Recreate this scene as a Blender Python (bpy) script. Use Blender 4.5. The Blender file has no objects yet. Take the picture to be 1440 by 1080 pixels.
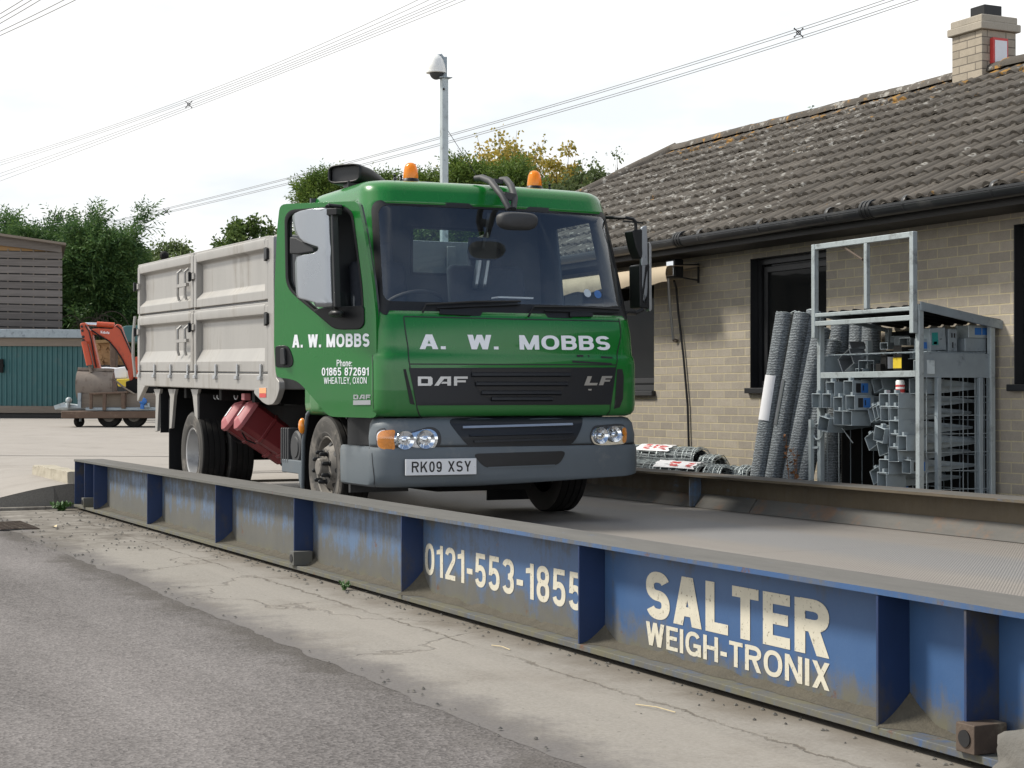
import bpy, bmesh, math, random
import numpy as np
from mathutils import Vector, Matrix, noise as mnoise
R = math.radians
scene = bpy.context.scene
COL = scene.collection

# ---------------------------------------------------------------- camera, sky, sun
FPX, VP1 = 2400.0, 1159.0            # focal length in photo pixels; offset of the weighbridge's vanishing point
YAW, PITCH, ZC = math.atan(VP1 / FPX), math.atan(18 / FPX), 1.14
cam_d = bpy.data.cameras.new("camera"); cam = bpy.data.objects.new("camera", cam_d); COL.objects.link(cam)
cam_d.sensor_width = 36; cam_d.lens = 36 * FPX / 1440; cam_d.clip_end = 2000; cam_d.clip_start = 0.05
FW = Vector((-math.cos(YAW) * math.cos(PITCH), math.sin(YAW) * math.cos(PITCH), math.sin(PITCH)))
RT = Vector((math.sin(YAW), math.cos(YAW), 0)); UP = RT.cross(FW); CAM = Vector((0, 0, ZC))
cam.matrix_world = Matrix((RT.to_4d()[:3] + (0,), UP.to_4d()[:3] + (0,), (-FW).to_4d()[:3] + (0,), (0, 0, 0, 1))).transposed()
cam.location = CAM
scene.camera = cam
scene.view_settings.view_transform = 'Standard'; scene.view_settings.look = 'None'
scene.view_settings.exposure = 0.12; scene.view_settings.gamma = 1

SUN_AZ = Vector((-0.60, -0.78, 0)).normalized(); SUN_EL = R(46)
w = bpy.data.worlds.new("World"); scene.world = w; w.use_nodes = True
nt = w.node_tree; nt.nodes.clear()
wo = nt.nodes.new('ShaderNodeOutputWorld'); bg = nt.nodes.new('ShaderNodeBackground'); bg.inputs['Strength'].default_value = 0.15
sky = nt.nodes.new('ShaderNodeTexSky'); sky.sky_type = 'NISHITA'; sky.sun_disc = False
sky.sun_elevation = SUN_EL; sky.sun_rotation = math.atan2(SUN_AZ.x, SUN_AZ.y)
tc = nt.nodes.new('ShaderNodeTexCoord')
sx = nt.nodes.new('ShaderNodeSeparateXYZ'); nt.links.new(tc.outputs['Generated'], sx.inputs[0])
zz = nt.nodes.new('ShaderNodeMath'); zz.operation = 'ADD'; zz.inputs[1].default_value = 0.22; nt.links.new(sx.outputs['Z'], zz.inputs[0])
dv = nt.nodes.new('ShaderNodeVectorMath'); dv.operation = 'DIVIDE'; nt.links.new(tc.outputs['Generated'], dv.inputs[0])
cz = nt.nodes.new('ShaderNodeCombineXYZ')
for i in range(3): nt.links.new(zz.outputs[0], cz.inputs[i])
nt.links.new(cz.outputs[0], dv.inputs[1])
nz = nt.nodes.new('ShaderNodeTexNoise'); nz.inputs['Scale'].default_value = 1.15; nz.inputs['Detail'].default_value = 7; nz.inputs['Roughness'].default_value = 0.52
nt.links.new(dv.outputs[0], nz.inputs['Vector'])
# more broken cloud towards +X (behind the photographer's right), solid bright cloud ahead
ax = nt.nodes.new('ShaderNodeMath'); ax.operation = 'MULTIPLY_ADD'; ax.inputs[1].default_value = -0.38; ax.inputs[2].default_value = 0.10
nt.links.new(sx.outputs['X'], ax.inputs[0])
ad = nt.nodes.new('ShaderNodeMath'); ad.operation = 'ADD'; nt.links.new(nz.outputs['Fac'], ad.inputs[0]); nt.links.new(ax.outputs[0], ad.inputs[1])
mr = nt.nodes.new('ShaderNodeMapRange'); mr.interpolation_type = 'SMOOTHSTEP'; mr.inputs['From Min'].default_value = 0.36; mr.inputs['From Max'].default_value = 0.66
nt.links.new(ad.outputs[0], mr.inputs['Value'])
n2 = nt.nodes.new('ShaderNodeTexNoise'); n2.inputs['Scale'].default_value = 2.1; n2.inputs['Detail'].default_value = 5; nt.links.new(dv.outputs[0], n2.inputs['Vector'])
cr = nt.nodes.new('ShaderNodeValToRGB'); nt.links.new(n2.outputs['Fac'], cr.inputs[0])
cr.color_ramp.elements[0].position = 0.30; cr.color_ramp.elements[0].color = (5.4, 5.9, 6.3, 1)
cr.color_ramp.elements[1].position = 0.55; cr.color_ramp.elements[1].color = (7.2, 7.2, 7.1, 1)
mx = nt.nodes.new('ShaderNodeMix'); mx.data_type = 'RGBA'
nt.links.new(mr.outputs[0], mx.inputs[0]); nt.links.new(sky.outputs[0], mx.inputs[6]); nt.links.new(cr.outputs[0], mx.inputs[7])
# bright hazy cloud low down on every side
lo = nt.nodes.new('ShaderNodeMapRange'); lo.interpolation_type = 'SMOOTHSTEP'; lo.inputs['From Min'].default_value = 0.20; lo.inputs['From Max'].default_value = 0.44; lo.inputs['To Min'].default_value = 0.96; lo.inputs['To Max'].default_value = 0.0
nt.links.new(sx.outputs['Z'], lo.inputs['Value'])
m2_ = nt.nodes.new('ShaderNodeMix'); m2_.data_type = 'RGBA'; nt.links.new(lo.outputs[0], m2_.inputs[0]); nt.links.new(mx.outputs[2], m2_.inputs[6]); 
cr2 = nt.nodes.new('ShaderNodeValToRGB'); nt.links.new(n2.outputs['Fac'], cr2.inputs[0]); cr2.color_ramp.elements[0].position = 0.34; cr2.color_ramp.elements[0].color = (6.25, 6.6, 6.85, 1); cr2.color_ramp.elements[1].position = 0.52; cr2.color_ramp.elements[1].color = (7.7, 7.7, 7.65, 1)
bx_ = nt.nodes.new('ShaderNodeMath'); bx_.operation = 'MULTIPLY_ADD'; bx_.use_clamp = False; bx_.inputs[1].default_value = 0.34; bx_.inputs[2].default_value = 1.22; nt.links.new(sx.outputs['X'], bx_.inputs[0])
vs_ = nt.nodes.new('ShaderNodeVectorMath'); vs_.operation = 'SCALE'; nt.links.new(cr2.outputs[0], vs_.inputs[0]); nt.links.new(bx_.outputs[0], vs_.inputs['Scale']); nt.links.new(vs_.outputs[0], m2_.inputs[7])
nt.links.new(m2_.outputs[2], bg.inputs['Color']); nt.links.new(bg.outputs[0], wo.inputs[0])

sd = bpy.data.lights.new("sun", 'SUN'); sd.energy = 4.1; sd.angle = R(10); sd.color = (1, 0.95, 0.86)
sun = bpy.data.objects.new("sun", sd); COL.objects.link(sun)
sdir = SUN_AZ * math.cos(SUN_EL) + Vector((0, 0, math.sin(SUN_EL)))
sun.rotation_euler = sdir.to_track_quat('Z', 'Y').to_euler(); sun.location = (-6, -10, 12)

# ---------------------------------------------------------------- measuring helpers (photo pixel -> point on a real plane)
def ray(u, v): return FW + RT * ((u - 720) / FPX) - UP * ((v - 540) / FPX)
def P(u, v, X=None, Y=None, Z=None):
    d = ray(u, v)
    s = X / d.x if X is not None else Y / d.y if Y is not None else (Z - ZC) / d.z
    return CAM + d * s
def PP(u, v, o, n):
    d = ray(u, v); return CAM + d * ((Vector(o) - CAM).dot(n) / d.dot(n))
def PD(u, v, z): return CAM + ray(u, v) * z
def proj(p):
    d = Vector(p) - CAM; z = d.dot(FW)
    return 720 + FPX * d.dot(RT) / z, 540 - FPX * d.dot(UP) / z

# ---------------------------------------------------------------- mesh builder
class MB:
    def __init__(s): s.v = []; s.f = []; s.m = []
    def add(s, vs, fs, mi=0):
        b = len(s.v); s.v += [tuple(p) for p in vs]; s.f += [tuple(i + b for i in f) for f in fs]; s.m += [mi] * len(fs); return s
    def box(s, x0, x1, y0, y1, z0, z1, mi=0):
        return s.add([(x, y, z) for z in (z0, z1) for y in (y0, y1) for x in (x0, x1)],
                     [(0, 2, 3, 1), (4, 5, 7, 6), (0, 1, 5, 4), (2, 6, 7, 3), (0, 4, 6, 2), (1, 3, 7, 5)], mi)
    def obox(s, c, ax, ay, az, mi=0):
        c, ax, ay, az = map(Vector, (c, ax, ay, az))
        return s.add([c + ax * i + ay * j + az * k for k in (-1, 1) for j in (-1, 1) for i in (-1, 1)],
                     [(0, 2, 3, 1), (4, 5, 7, 6), (0, 1, 5, 4), (2, 6, 7, 3), (0, 4, 6, 2), (1, 3, 7, 5)], mi)
    def bar(s, p, q, w, h, up=(0, 0, 1), mi=0):
        p, q = Vector(p), Vector(q); d = (q - p); l = d.length
        if l < 1e-6: return s
        d /= l; sd_ = d.cross(Vector(up))
        if sd_.length < 1e-4: sd_ = d.cross(Vector((1, 0, 0)))
        sd_.normalize(); u_ = sd_.cross(d)
        return s.obox((p + q) / 2, d * l / 2, sd_ * w / 2, u_ * h / 2, mi)
    def tube(s, pts, r, n=8, mi=0, cap=True, closed=False):
        pts = [Vector(p) for p in pts]; k = len(pts); rr = r if isinstance(r, (list, tuple)) else [r] * k
        vs = []; ref = None
        for i, p in enumerate(pts):
            a = pts[(i - 1) % k] if closed else pts[max(i - 1, 0)]; b = pts[(i + 1) % k] if closed else pts[min(i + 1, k - 1)]
            t = (b - a).normalized()
            if ref is None: ref = t.orthogonal().normalized()
            ref = (ref - t * ref.dot(t))
            ref = ref.normalized() if ref.length > 1e-5 else t.orthogonal().normalized()
            o = t.cross(ref)
            vs += [p + (ref * math.cos(2 * math.pi * j / n) + o * math.sin(2 * math.pi * j / n)) * rr[i] for j in range(n)]
        fs = [(i * n + j, i * n + (j + 1) % n, ((i + 1) % k) * n + (j + 1) % n, ((i + 1) % k) * n + j) for i in range(k if closed else k - 1) for j in range(n)]
        if cap and not closed: fs += [tuple(range(n))[::-1], tuple((k - 1) * n + j for j in range(n))]
        return s.add(vs, fs, mi)
    def prism(s, poly, vec, mi=0):
        n = len(poly); vec = Vector(vec); vs = [Vector(p) for p in poly] + [Vector(p) + vec for p in poly]
        return s.add(vs, [tuple(range(n))[::-1], tuple(range(n, 2 * n))] + [(i, (i + 1) % n, n + (i + 1) % n, n + i) for i in range(n)], mi)
    def lathe(s, prof, c, axis=(0, 0, 1), n=24, mi=0, cap=True, a0=0.0, a1=2 * math.pi):
        c = Vector(c); ax_ = Vector(axis).normalized(); e1 = ax_.orthogonal().normalized(); e2 = ax_.cross(e1); k = len(prof)
        full = abs(a1 - a0 - 2 * math.pi) < 1e-6; m = n if full else n + 1
        vs = [c + ax_ * h + (e1 * math.cos(a0 + (a1 - a0) * j / n) + e2 * math.sin(a0 + (a1 - a0) * j / n)) * r for (r, h) in prof for j in range(m)]
        fs = [(i * m + j, i * m + (j + 1) % m, (i + 1) * m + (j + 1) % m, (i + 1) * m + j) for i in range(k - 1) for j in range(n if full else m - 1)]
        if cap and full:
            if prof[0][0] > 1e-6: fs.append(tuple(range(m))[::-1])
            if prof[-1][0] > 1e-6: fs.append(tuple((k - 1) * m + j for j in range(m)))
        return s.add(vs, fs, mi)
    def grid(s, fn, nu, nv, mi=0):
        vs = [fn(i / nu, j / nv) for j in range(nv + 1) for i in range(nu + 1)]
        return s.add(vs, [(j * (nu + 1) + i, j * (nu + 1) + i + 1, (j + 1) * (nu + 1) + i + 1, (j + 1) * (nu + 1) + i) for j in range(nv) for i in range(nu)], mi)
    def sphere(s, c, r, nu=16, nv=10, mi=0, h0=-1.0, h1=1.0):
        r = r if isinstance(r, (tuple, list)) else (r, r, r); c = Vector(c)
        def fn(a, b):
            t = math.asin(h0) + (math.asin(h1) - math.asin(h0)) * b
            return c + Vector((r[0] * math.cos(t) * math.cos(2 * math.pi * a), r[1] * math.cos(t) * math.sin(2 * math.pi * a), r[2] * math.sin(t)))
        return s.grid(fn, nu, nv, mi)
    def build(s, name, mats, parent=None, smooth=35, bevel=0, seg=2, solid=0, recalc=True, uv=True, weld=True):
        me = bpy.data.meshes.new(name); me.from_pydata(s.v, [], s.f)
        mats = mats if isinstance(mats, (list, tuple)) else [mats]
        for m_ in mats: me.materials.append(m_)
        me.polygons.foreach_set('material_index', s.m)
        if recalc:
            b = bmesh.new(); b.from_mesh(me)
            if weld: bmesh.ops.remove_doubles(b, verts=b.verts, dist=1e-5)
            bmesh.ops.recalc_face_normals(b, faces=b.faces); b.to_mesh(me); b.free()
        if uv: box_uv(me)
        if smooth:
            me.polygons.foreach_set('use_smooth', [True] * len(me.polygons)); me.set_sharp_from_angle(angle=R(smooth))
        o = bpy.data.objects.new(name, me); COL.objects.link(o)
        if parent is not None: adopt(o, parent)
        if solid:
            md = o.modifiers.new('Solidify', 'SOLIDIFY'); md.thickness = solid; md.offset = -1
            if len(mats) > 1: md.material_offset = 1; md.material_offset_rim = 1
        if bevel:
            md = o.modifiers.new('Bevel', 'BEVEL'); md.width = bevel; md.segments = seg; md.limit_method = 'ANGLE'; md.angle_limit = R(40); md.harden_normals = True
        return o

def mw(o):
    m_ = Matrix.Translation(o.location) @ o.rotation_euler.to_matrix().to_4x4() @ Matrix.Diagonal(o.scale.to_4d())
    return m_ if o.parent is None else mw(o.parent) @ o.matrix_parent_inverse @ m_
def adopt(o, parent):
    o.parent = parent; o.matrix_parent_inverse = mw(parent).inverted()
def box_uv(me):
    n = len(me.loops)
    if n == 0: return
    co = np.empty(len(me.vertices) * 3); me.vertices.foreach_get('co', co); co = co.reshape(-1, 3)
    vi = np.empty(n, dtype=np.int32); me.loops.foreach_get('vertex_index', vi)
    pn = np.empty(len(me.polygons) * 3); me.polygons.foreach_get('normal', pn); pn = np.abs(pn.reshape(-1, 3))
    lt = np.empty(len(me.polygons), dtype=np.int32); me.polygons.foreach_get('loop_total', lt)
    dom = np.repeat(np.argmax(pn, axis=1), lt); c = co[vi]
    uv = np.where((dom == 0)[:, None], c[:, [1, 2]], np.where((dom == 1)[:, None], c[:, [0, 2]], c[:, [0, 1]]))
    me.uv_layers.new(name='UVMap').data.foreach_set('uv', uv.astype(np.float32).ravel())
def tag(o, label=None, cat=None, group=None, kind=None):
    if label: o['label'] = label
    if cat: o['category'] = cat
    if group: o['group'] = group
    if kind: o['kind'] = kind
    return o
def empty(name, loc, label, cat, group=None, rz=0):
    o = bpy.data.objects.new(name, None); COL.objects.link(o); o.location = loc; o.rotation_euler = (0, 0, rz); o.empty_display_size = 0.2
    return tag(o, label, cat, group)
def copy_tree(o, parent=None):
    c = o.copy(); COL.objects.link(c)
    if parent is not None: c.parent = parent; c.matrix_parent_inverse = o.matrix_parent_inverse.copy()
    for ch in [x for x in bpy.data.objects if x.parent == o]: copy_tree(ch, c)
    return c

# ---------------------------------------------------------------- text
def _arc(cx, cy, rx, ry, a0, a1, n=14, pw=0.86):
    o = []
    for i in range(n + 1):
        t = R(a0 + (a1 - a0) * i / n); c, s_ = math.cos(t), math.sin(t)
        o.append((cx + rx * math.copysign(abs(c) ** pw, c), cy + ry * math.copysign(abs(s_) ** pw, s_)))
    return o
def glyph(ch, w):
    """grotesque capitals and figures as strokes: returns (advance width, list of polygons)"""
    P_ = []; h = w / 2
    def rib(pts, closed=False):
        n = len(pts); L, Rr = [], []
        for i in range(n):
            p0 = pts[(i - 1) % n] if closed else pts[max(i - 1, 0)]; p1 = pts[(i + 1) % n] if closed else pts[min(i + 1, n - 1)]
            dx, dy = p1[0] - p0[0], p1[1] - p0[1]; l = math.hypot(dx, dy) or 1; k = 1.0
            if 0 < i < n - 1 or closed:
                ax_, ay_ = pts[i][0] - p0[0], pts[i][1] - p0[1]; la = math.hypot(ax_, ay_) or 1; cs = max(.5, (ax_ * dx + ay_ * dy) / (la * l)); k = 1 / cs
            nx_, ny_ = -dy / l * h * k, dx / l * h * k; L.append((pts[i][0] + nx_, pts[i][1] + ny_)); Rr.append((pts[i][0] - nx_, pts[i][1] - ny_))
        P_.append([[Rr[i], Rr[(i + 1) % n], L[(i + 1) % n], L[i]] for i in range(n if closed else n - 1)])
    def V(x, y0=0, y1=1): P_.append([[(x - h, y0), (x + h, y0), (x + h, y1), (x - h, y1)]])
    def H(y, x0, x1, k=.92): P_.append([[(x0, y - h * k), (x1, y - h * k), (x1, y + h * k), (x0, y + h * k)]])
    def D_(x0, y0, x1, y1, k=1.12): q = h * k; P_.append([[(x0 - q, y0), (x0 + q, y0), (x1 + q, y1), (x1 - q, y1)]])
    r = (1 - w) / 4; t4 = 1 - h - r; b4 = h + r
    if ch == ' ': return .30, []
    if ch == '.': V(h, 0, w); return w, P_
    if ch == ',': V(h, 0, w); D_(h * .7, -.16, h * 1.3, 0, .7); return w, P_
    if ch == ':': V(h, 0, w); V(h, .5, .5 + w); return w, P_
    if ch == '-': H(.40, 0, .30, 1.0); return .30, P_
    g = {'M': .86, 'W': .98, 'A': .74, 'O': .80, 'G': .78, 'N': .72, 'X': .70, 'Y': .70, 'H': .72, 'D': .74, 'R': .72, 'B': .70, 'K': .72, 'P': .66, 'S': .66, 'E': .60, 'T': .62, 'L': .56, 'F': .58, 'I': w}.get(ch, .56)
    if ch == 'I': V(h)
    elif ch == 'A': D_(h * 1.1, 0, g / 2 - .02, 1); D_(g - h * 1.1, 0, g / 2 + .02, 1); H(.29, g * .25, g * .75, .85)
    elif ch == 'W': q = h * 1.05; D_(q, 1, g * .27, 0); D_(g * .27, 0, g / 2, 1); D_(g / 2, 1, g * .73, 0); D_(g * .73, 0, g - q, 1)
    elif ch == 'M': V(h); V(g - h); D_(h * 1.2, 1, g / 2, 0, 1.05); D_(g - h * 1.2, 1, g / 2, 0, 1.05)
    elif ch == 'N': V(h); V(g - h); D_(h * 1.1, 1, g - h * 1.1, 0)
    elif ch == 'X': D_(h * 1.2, 0, g - h * 1.2, 1); D_(h * 1.2, 1, g - h * 1.2, 0)
    elif ch == 'Y': V(g / 2, 0, .45); D_(h * 1.1, 1, g / 2, .40); D_(g - h * 1.1, 1, g / 2, .40)
    elif ch == 'K': V(h); D_(w * .95, .36, g - h * 1.2, 1, 1.2); D_(g - h * 1.2, 0, g * .46, .62, 1.2)
    elif ch == 'H': V(h); V(g - h); H(.52, h, g - h)
    elif ch == 'T': V(g / 2); H(1 - h * .92, 0, g)
    elif ch == 'L': V(h); H(h * .92, h, g)
    elif ch in 'EF':
        V(h); H(1 - h * .92, h, g); H(.52, h, g * .93)
        if ch == 'E': H(h * .92, h, g)
    elif ch in 'OQ': rib(_arc(g / 2, .5, g / 2 - h, .5 - h * .95, 0, 360, 40)[:-1], True)
    elif ch == 'G': rib(_arc(g / 2, .5, g / 2 - h, .5 - h * .95, 38, 322, 32)); H(.44, g * .52, g); V(g - h, 0.02, .44)
    elif ch == 'D': V(h); rib([(h, 1 - h * .92), (g * .42, 1 - h * .92)] + _arc(g * .42, .5, g * .58 - h, .5 - h * .92, 90, -90, 18)[1:] + [(h, h * .92)])
    elif ch in 'BPR':
        V(h); m_ = .525; xr = g * .52; ru = (1 - h * .92 - m_) / 2; k = .96 if ch == 'B' else 1
        rib([(h, 1 - h * .92), (xr, 1 - h * .92)] + _arc(xr, m_ + ru, (g * k - xr) - h, ru, 90, -90, 14)[1:] + [(h, m_)])
        if ch == 'B': rl = (m_ - h * .92) / 2; rib([(h, m_), (xr, m_)] + _arc(xr, h * .92 + rl, g - xr - h, rl, 90, -90, 14)[1:] + [(h, h * .92)])
        if ch == 'R': D_(g - h * 1.15, 0, g * .52, m_, 1.15)
    elif ch == 'S': rib(_arc(g / 2, t4, g / 2 - h, r, 22, 270, 20)[:-1] + _arc(g / 2, b4, g / 2 - h, r, 90, -158, 20))
    elif ch == '0': rib(_arc(g / 2, .5, g / 2 - h, .5 - h * .95, 0, 360, 36)[:-1], True)
    elif ch == '1': g = .36; V(g - h); P_.append([[(0, .70), (g - h, .74), (g - h, .90), (0, .84)]]); P_.append([[(g - w, .82), (g, .82), (g, 1), (g - w * .7, 1)]])
    elif ch == '2': rib(_arc(g / 2, t4, g / 2 - h, r, 168, -38, 18) + [(h * 1.15, w * .75)]); H(h * .92, 0, g)
    elif ch == '3': rib(_arc(g / 2, t4, g / 2 - h, r, 160, -90, 18)); rib(_arc(g / 2, b4, g / 2 - h, r, 90, -160, 18))
    elif ch == '4': V(g * .70); H(.27, 0, g); D_(h * 1.1, .27, g * .64, 1, 1.05)
    elif ch == '5': H(1 - h * .92, g * .14, g * .94); D_(g * .11 + h * .5, .42, g * .17 + h * .5, 1, .95); rib(_arc(g / 2, .325, g / 2 - h, .325 - h * .92, 140, -160, 20))
    elif ch in '69':
        ry = .315 - h * .5; q = [_arc(g / 2, h + ry, g / 2 - h, ry, 0, 360, 28)[:-1], [(g - h * 1.3, .80)] + _arc(g / 2 + .01, .62, g / 2 - h + .01, .38 - h * .95, 60, 180, 14) + [(h, .36)]]
        if ch == '9': q = [[(g - x, 1 - y) for x, y in z] for z in q]
        rib(q[0], True); rib(q[1])
    elif ch == '7': H(1 - h * .92, 0, g); D_(g * .28, 0, g - h * 1.1, 1 - h)
    elif ch == '8': rib(_arc(g / 2, 1 - h - r * .94, g / 2 - h * 1.1, r * .94, 0, 360, 28)[:-1], True); rib(_arc(g / 2, h + r * 1.06, g / 2 - h, r * 1.06, 0, 360, 28)[:-1], True)
    elif ch in 'hnu':
        g = .50; V(h, 0, 1 if ch == 'h' else .72) if ch != 'u' else V(g - h, 0, .72)
        if ch == 'u': rib([(h, .72)] + _arc(g / 2, .30, g / 2 - h, .30 - h * .9, 180, 360, 14))
        else: rib(_arc(g / 2, .44, g / 2 - h, .28 - h * .9, 180, 0, 14) + [(g - h, 0)])
    elif ch in 'oeba':
        g = .52
        if ch == 'b': V(h, 0, 1)
        if ch == 'a': V(g - h, 0, .72)
        if ch == 'e': rib(_arc(g / 2, .36, g / 2 - h, .36 - h * .9, 0, 318, 26)); H(.37, h, g - h * .6, .8)
        else: rib(_arc(g / 2, .36, g / 2 - h, .36 - h * .9, 0, 360, 28)[:-1], True)
    elif ch == 't': g = .32; V(g / 2, 0, .95); H(.66, 0, g)
    return g, P_
def text_on(name, s, fn, m_, parent, bold=0.0, shear=0.0, w=None, gap=0.15):
    """fn maps (0..1, 0..1) of the text's box to a point of the surface it is painted on."""
    w = w or (.13 + bold * 2.2); x = 0; items = []
    for ch in s:
        g, ps = glyph(ch, w); items.append((x, ps)); x += g + gap
    W = x - gap; b = MB(); k = 0
    for x0, ps in items:
        for strokes in ps:
            k += 1; d = .00006 * (k % 5)
            for pl in strokes:
                vs = []
                for (px, py) in pl:
                    a, c = (x0 + px + shear * py) / W, py; p = fn(a, c); n = (fn(a + .01, c) - p).cross(fn(a, c + .05) - p).normalized(); vs.append(p + n * d)
                b.add(vs, [tuple(range(len(vs)))])
    return b.build(name, m_, parent, smooth=0, recalc=False, uv=False)
def flat(p0, p1, h, off):
    """text box on a plane: p0 lower left, p1 lower right, height h (vertical), pushed out by off."""
    p0, p1, off = Vector(p0), Vector(p1), Vector(off)
    return lambda a, c: p0 + (p1 - p0) * a + Vector((0, 0, h * c)) + off
# ---------------------------------------------------------------- materials
def newmat(name):
    m_ = bpy.data.materials.new(name); m_.use_nodes = True; t = m_.node_tree
    return m_, t, t.nodes['Principled BSDF']
def nd(t, typ, **kw):
    n = t.nodes.new(typ)
    for k, v in kw.items():
        if hasattr(n, k) and not k[0].isupper(): setattr(n, k, v)
        else:
            i = n.inputs[k.replace('_', ' ')]
            if isinstance(v, bpy.types.NodeSocket): t.links.new(v, i)
            else: i.default_value = v
    return n
def coord(t, kind='Object', scale=(1, 1, 1), rot=(0, 0, 0)):
    c = t.nodes.new('ShaderNodeTexCoord'); mp = t.nodes.new('ShaderNodeMapping'); t.links.new(c.outputs[kind], mp.inputs[0])
    mp.inputs['Scale'].default_value = scale; mp.inputs['Rotation'].default_value = rot; return mp.outputs[0]
def noi(t, vec, scale, detail=4, rough=0.6, dist=0.0):
    return nd(t, 'ShaderNodeTexNoise', Vector=vec, Scale=scale, Detail=detail, Roughness=rough, Distortion=dist).outputs['Fac']
def vor(t, vec, scale, feature='F1', out='Distance', rnd=1.0):
    n = nd(t, 'ShaderNodeTexVoronoi', feature=feature, Vector=vec, Scale=scale, Randomness=rnd); return n.outputs[out]
def sstep(t, val, a, b):
    n = nd(t, 'ShaderNodeMapRange', interpolation_type='SMOOTHSTEP'); n.inputs['From Min'].default_value = a; n.inputs['From Max'].default_value = b
    if a > b: n.inputs['From Min'].default_value, n.inputs['From Max'].default_value = b, a; n.inputs['To Min'].default_value = 1; n.inputs['To Max'].default_value = 0
    t.links.new(val, n.inputs['Value']); return n.outputs[0]
def mth(t, op, a, b=None, c=None):
    n = t.nodes.new('ShaderNodeMath'); n.operation = op
    for i, x in enumerate((a, b, c)):
        if x is None: continue
        if isinstance(x, bpy.types.NodeSocket): t.links.new(x, n.inputs[i])
        else: n.inputs[i].default_value = x
    return n.outputs[0]
def mix(t, fac, a, b, mode='MIX'):
    n = t.nodes.new('ShaderNodeMix'); n.data_type = 'RGBA'; n.blend_type = mode
    for i, x in ((0, fac), (6, a), (7, b)):
        if isinstance(x, bpy.types.NodeSocket): t.links.new(x, n.inputs[i])
        elif i == 0: n.inputs[0].default_value = x
        else: n.inputs[i].default_value = (*x, 1) if len(x) == 3 else x
    return n.outputs[2]
def bmp(t, h, strength=0.3, dist=0.01, normal=None):
    n = nd(t, 'ShaderNodeBump', Strength=strength, Distance=dist, Height=h)
    if normal is not None: t.links.new(normal, n.inputs['Normal'])
    return n.outputs[0]
def xyz(t, vec):
    n = t.nodes.new('ShaderNodeSeparateXYZ'); t.links.new(vec, n.inputs[0]); return n.outputs
def sc(c, k): return tuple(min(1, x * k) for x in c)
def M(name, col, rough=0.5, metal=0.0, var=0.18, vs=5.0, dirt=None, da=0.5, ds=3.0, stretch=(1, 1, 1), bump=0.0, bs=80.0, coat=0.0, spec=0.5, col2=None):
    m_, t, p = newmat(name); v = coord(t, scale=stretch)
    n = noi(t, v, vs, 5)
    c = mix(t, n, sc(col, 1 - var), col2 or sc(col, 1 + var))
    if dirt:
        d = noi(t, v, ds, 8, 0.68); f_ = sstep(t, d, 0.62 - 0.25 * da, 0.78 - 0.2 * da)
        f_ = mth(t, 'MULTIPLY', f_, min(1, 0.4 + da)); c = mix(t, f_, c, dirt)
        t.links.new(mth(t, 'MULTIPLY_ADD', f_, 0.25, rough), p.inputs['Roughness'])
    else:
        t.links.new(mth(t, 'MULTIPLY_ADD', n, 0.16, rough - 0.08), p.inputs['Roughness'])
    t.links.new(c, p.inputs['Base Color']); p.inputs['Metallic'].default_value = metal
    p.inputs['Coat Weight'].default_value = coat; p.inputs['Coat Roughness'].default_value = 0.04; p.inputs['Specular IOR Level'].default_value = spec
    if bump: t.links.new(bmp(t, noi(t, v, bs, 4), bump, 0.01), p.inputs['Normal'])
    return m_
def glass(name, tint=(0.86, 0.93, 0.92), refl=1.0, dust=0.0):
    m_, t, p = newmat(name); t.nodes.remove(p); out = t.nodes['Material Output']
    tr = t.nodes.new('ShaderNodeBsdfTransparent'); tr.inputs[0].default_value = (*tint, 1)
    gl = t.nodes.new('ShaderNodeBsdfGlossy'); gl.inputs['Roughness'].default_value = 0.015; gl.inputs['Color'].default_value = (0.95, 0.97, 1, 1)
    fr = t.nodes.new('ShaderNodeFresnel'); t.links.new(mth(t, 'MULTIPLY_ADD', t.nodes.new('ShaderNodeNewGeometry').outputs['Backfacing'], -0.8333, 1.5), fr.inputs[0])   # thin pane: the same from both sides
    f_ = mth(t, 'MULTIPLY', fr.outputs[0], refl)
    ms = t.nodes.new('ShaderNodeMixShader'); t.links.new(f_, ms.inputs[0]); t.links.new(tr.outputs[0], ms.inputs[1]); t.links.new(gl.outputs[0], ms.inputs[2])
    last = ms
    if dust:
        df = t.nodes.new('ShaderNodeBsdfDiffuse'); df.inputs[0].default_value = (0.45, 0.45, 0.43, 1)
        d = sstep(t, noi(t, coord(t), 2.5, 6, 0.65), 0.35, 0.85); m2 = t.nodes.new('ShaderNodeMixShader')
        t.links.new(mth(t, 'MULTIPLY', d, dust), m2.inputs[0]); t.links.new(ms.outputs[0], m2.inputs[1]); t.links.new(df.outputs[0], m2.inputs[2]); last = m2
    t.links.new(last.outputs[0], out.inputs[0]); return m_
def pane(name, col=(0.012, 0.013, 0.013), spec=0.25):
    m_, t, p = newmat(name); p.inputs['Base Color'].default_value = (*col, 1); p.inputs['Roughness'].default_value = 0.03; p.inputs['Specular IOR Level'].default_value = spec
    t.links.new(bmp(t, noi(t, coord(t), 1.3, 2), 0.06, 0.05), p.inputs['Normal']); return m_

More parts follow.
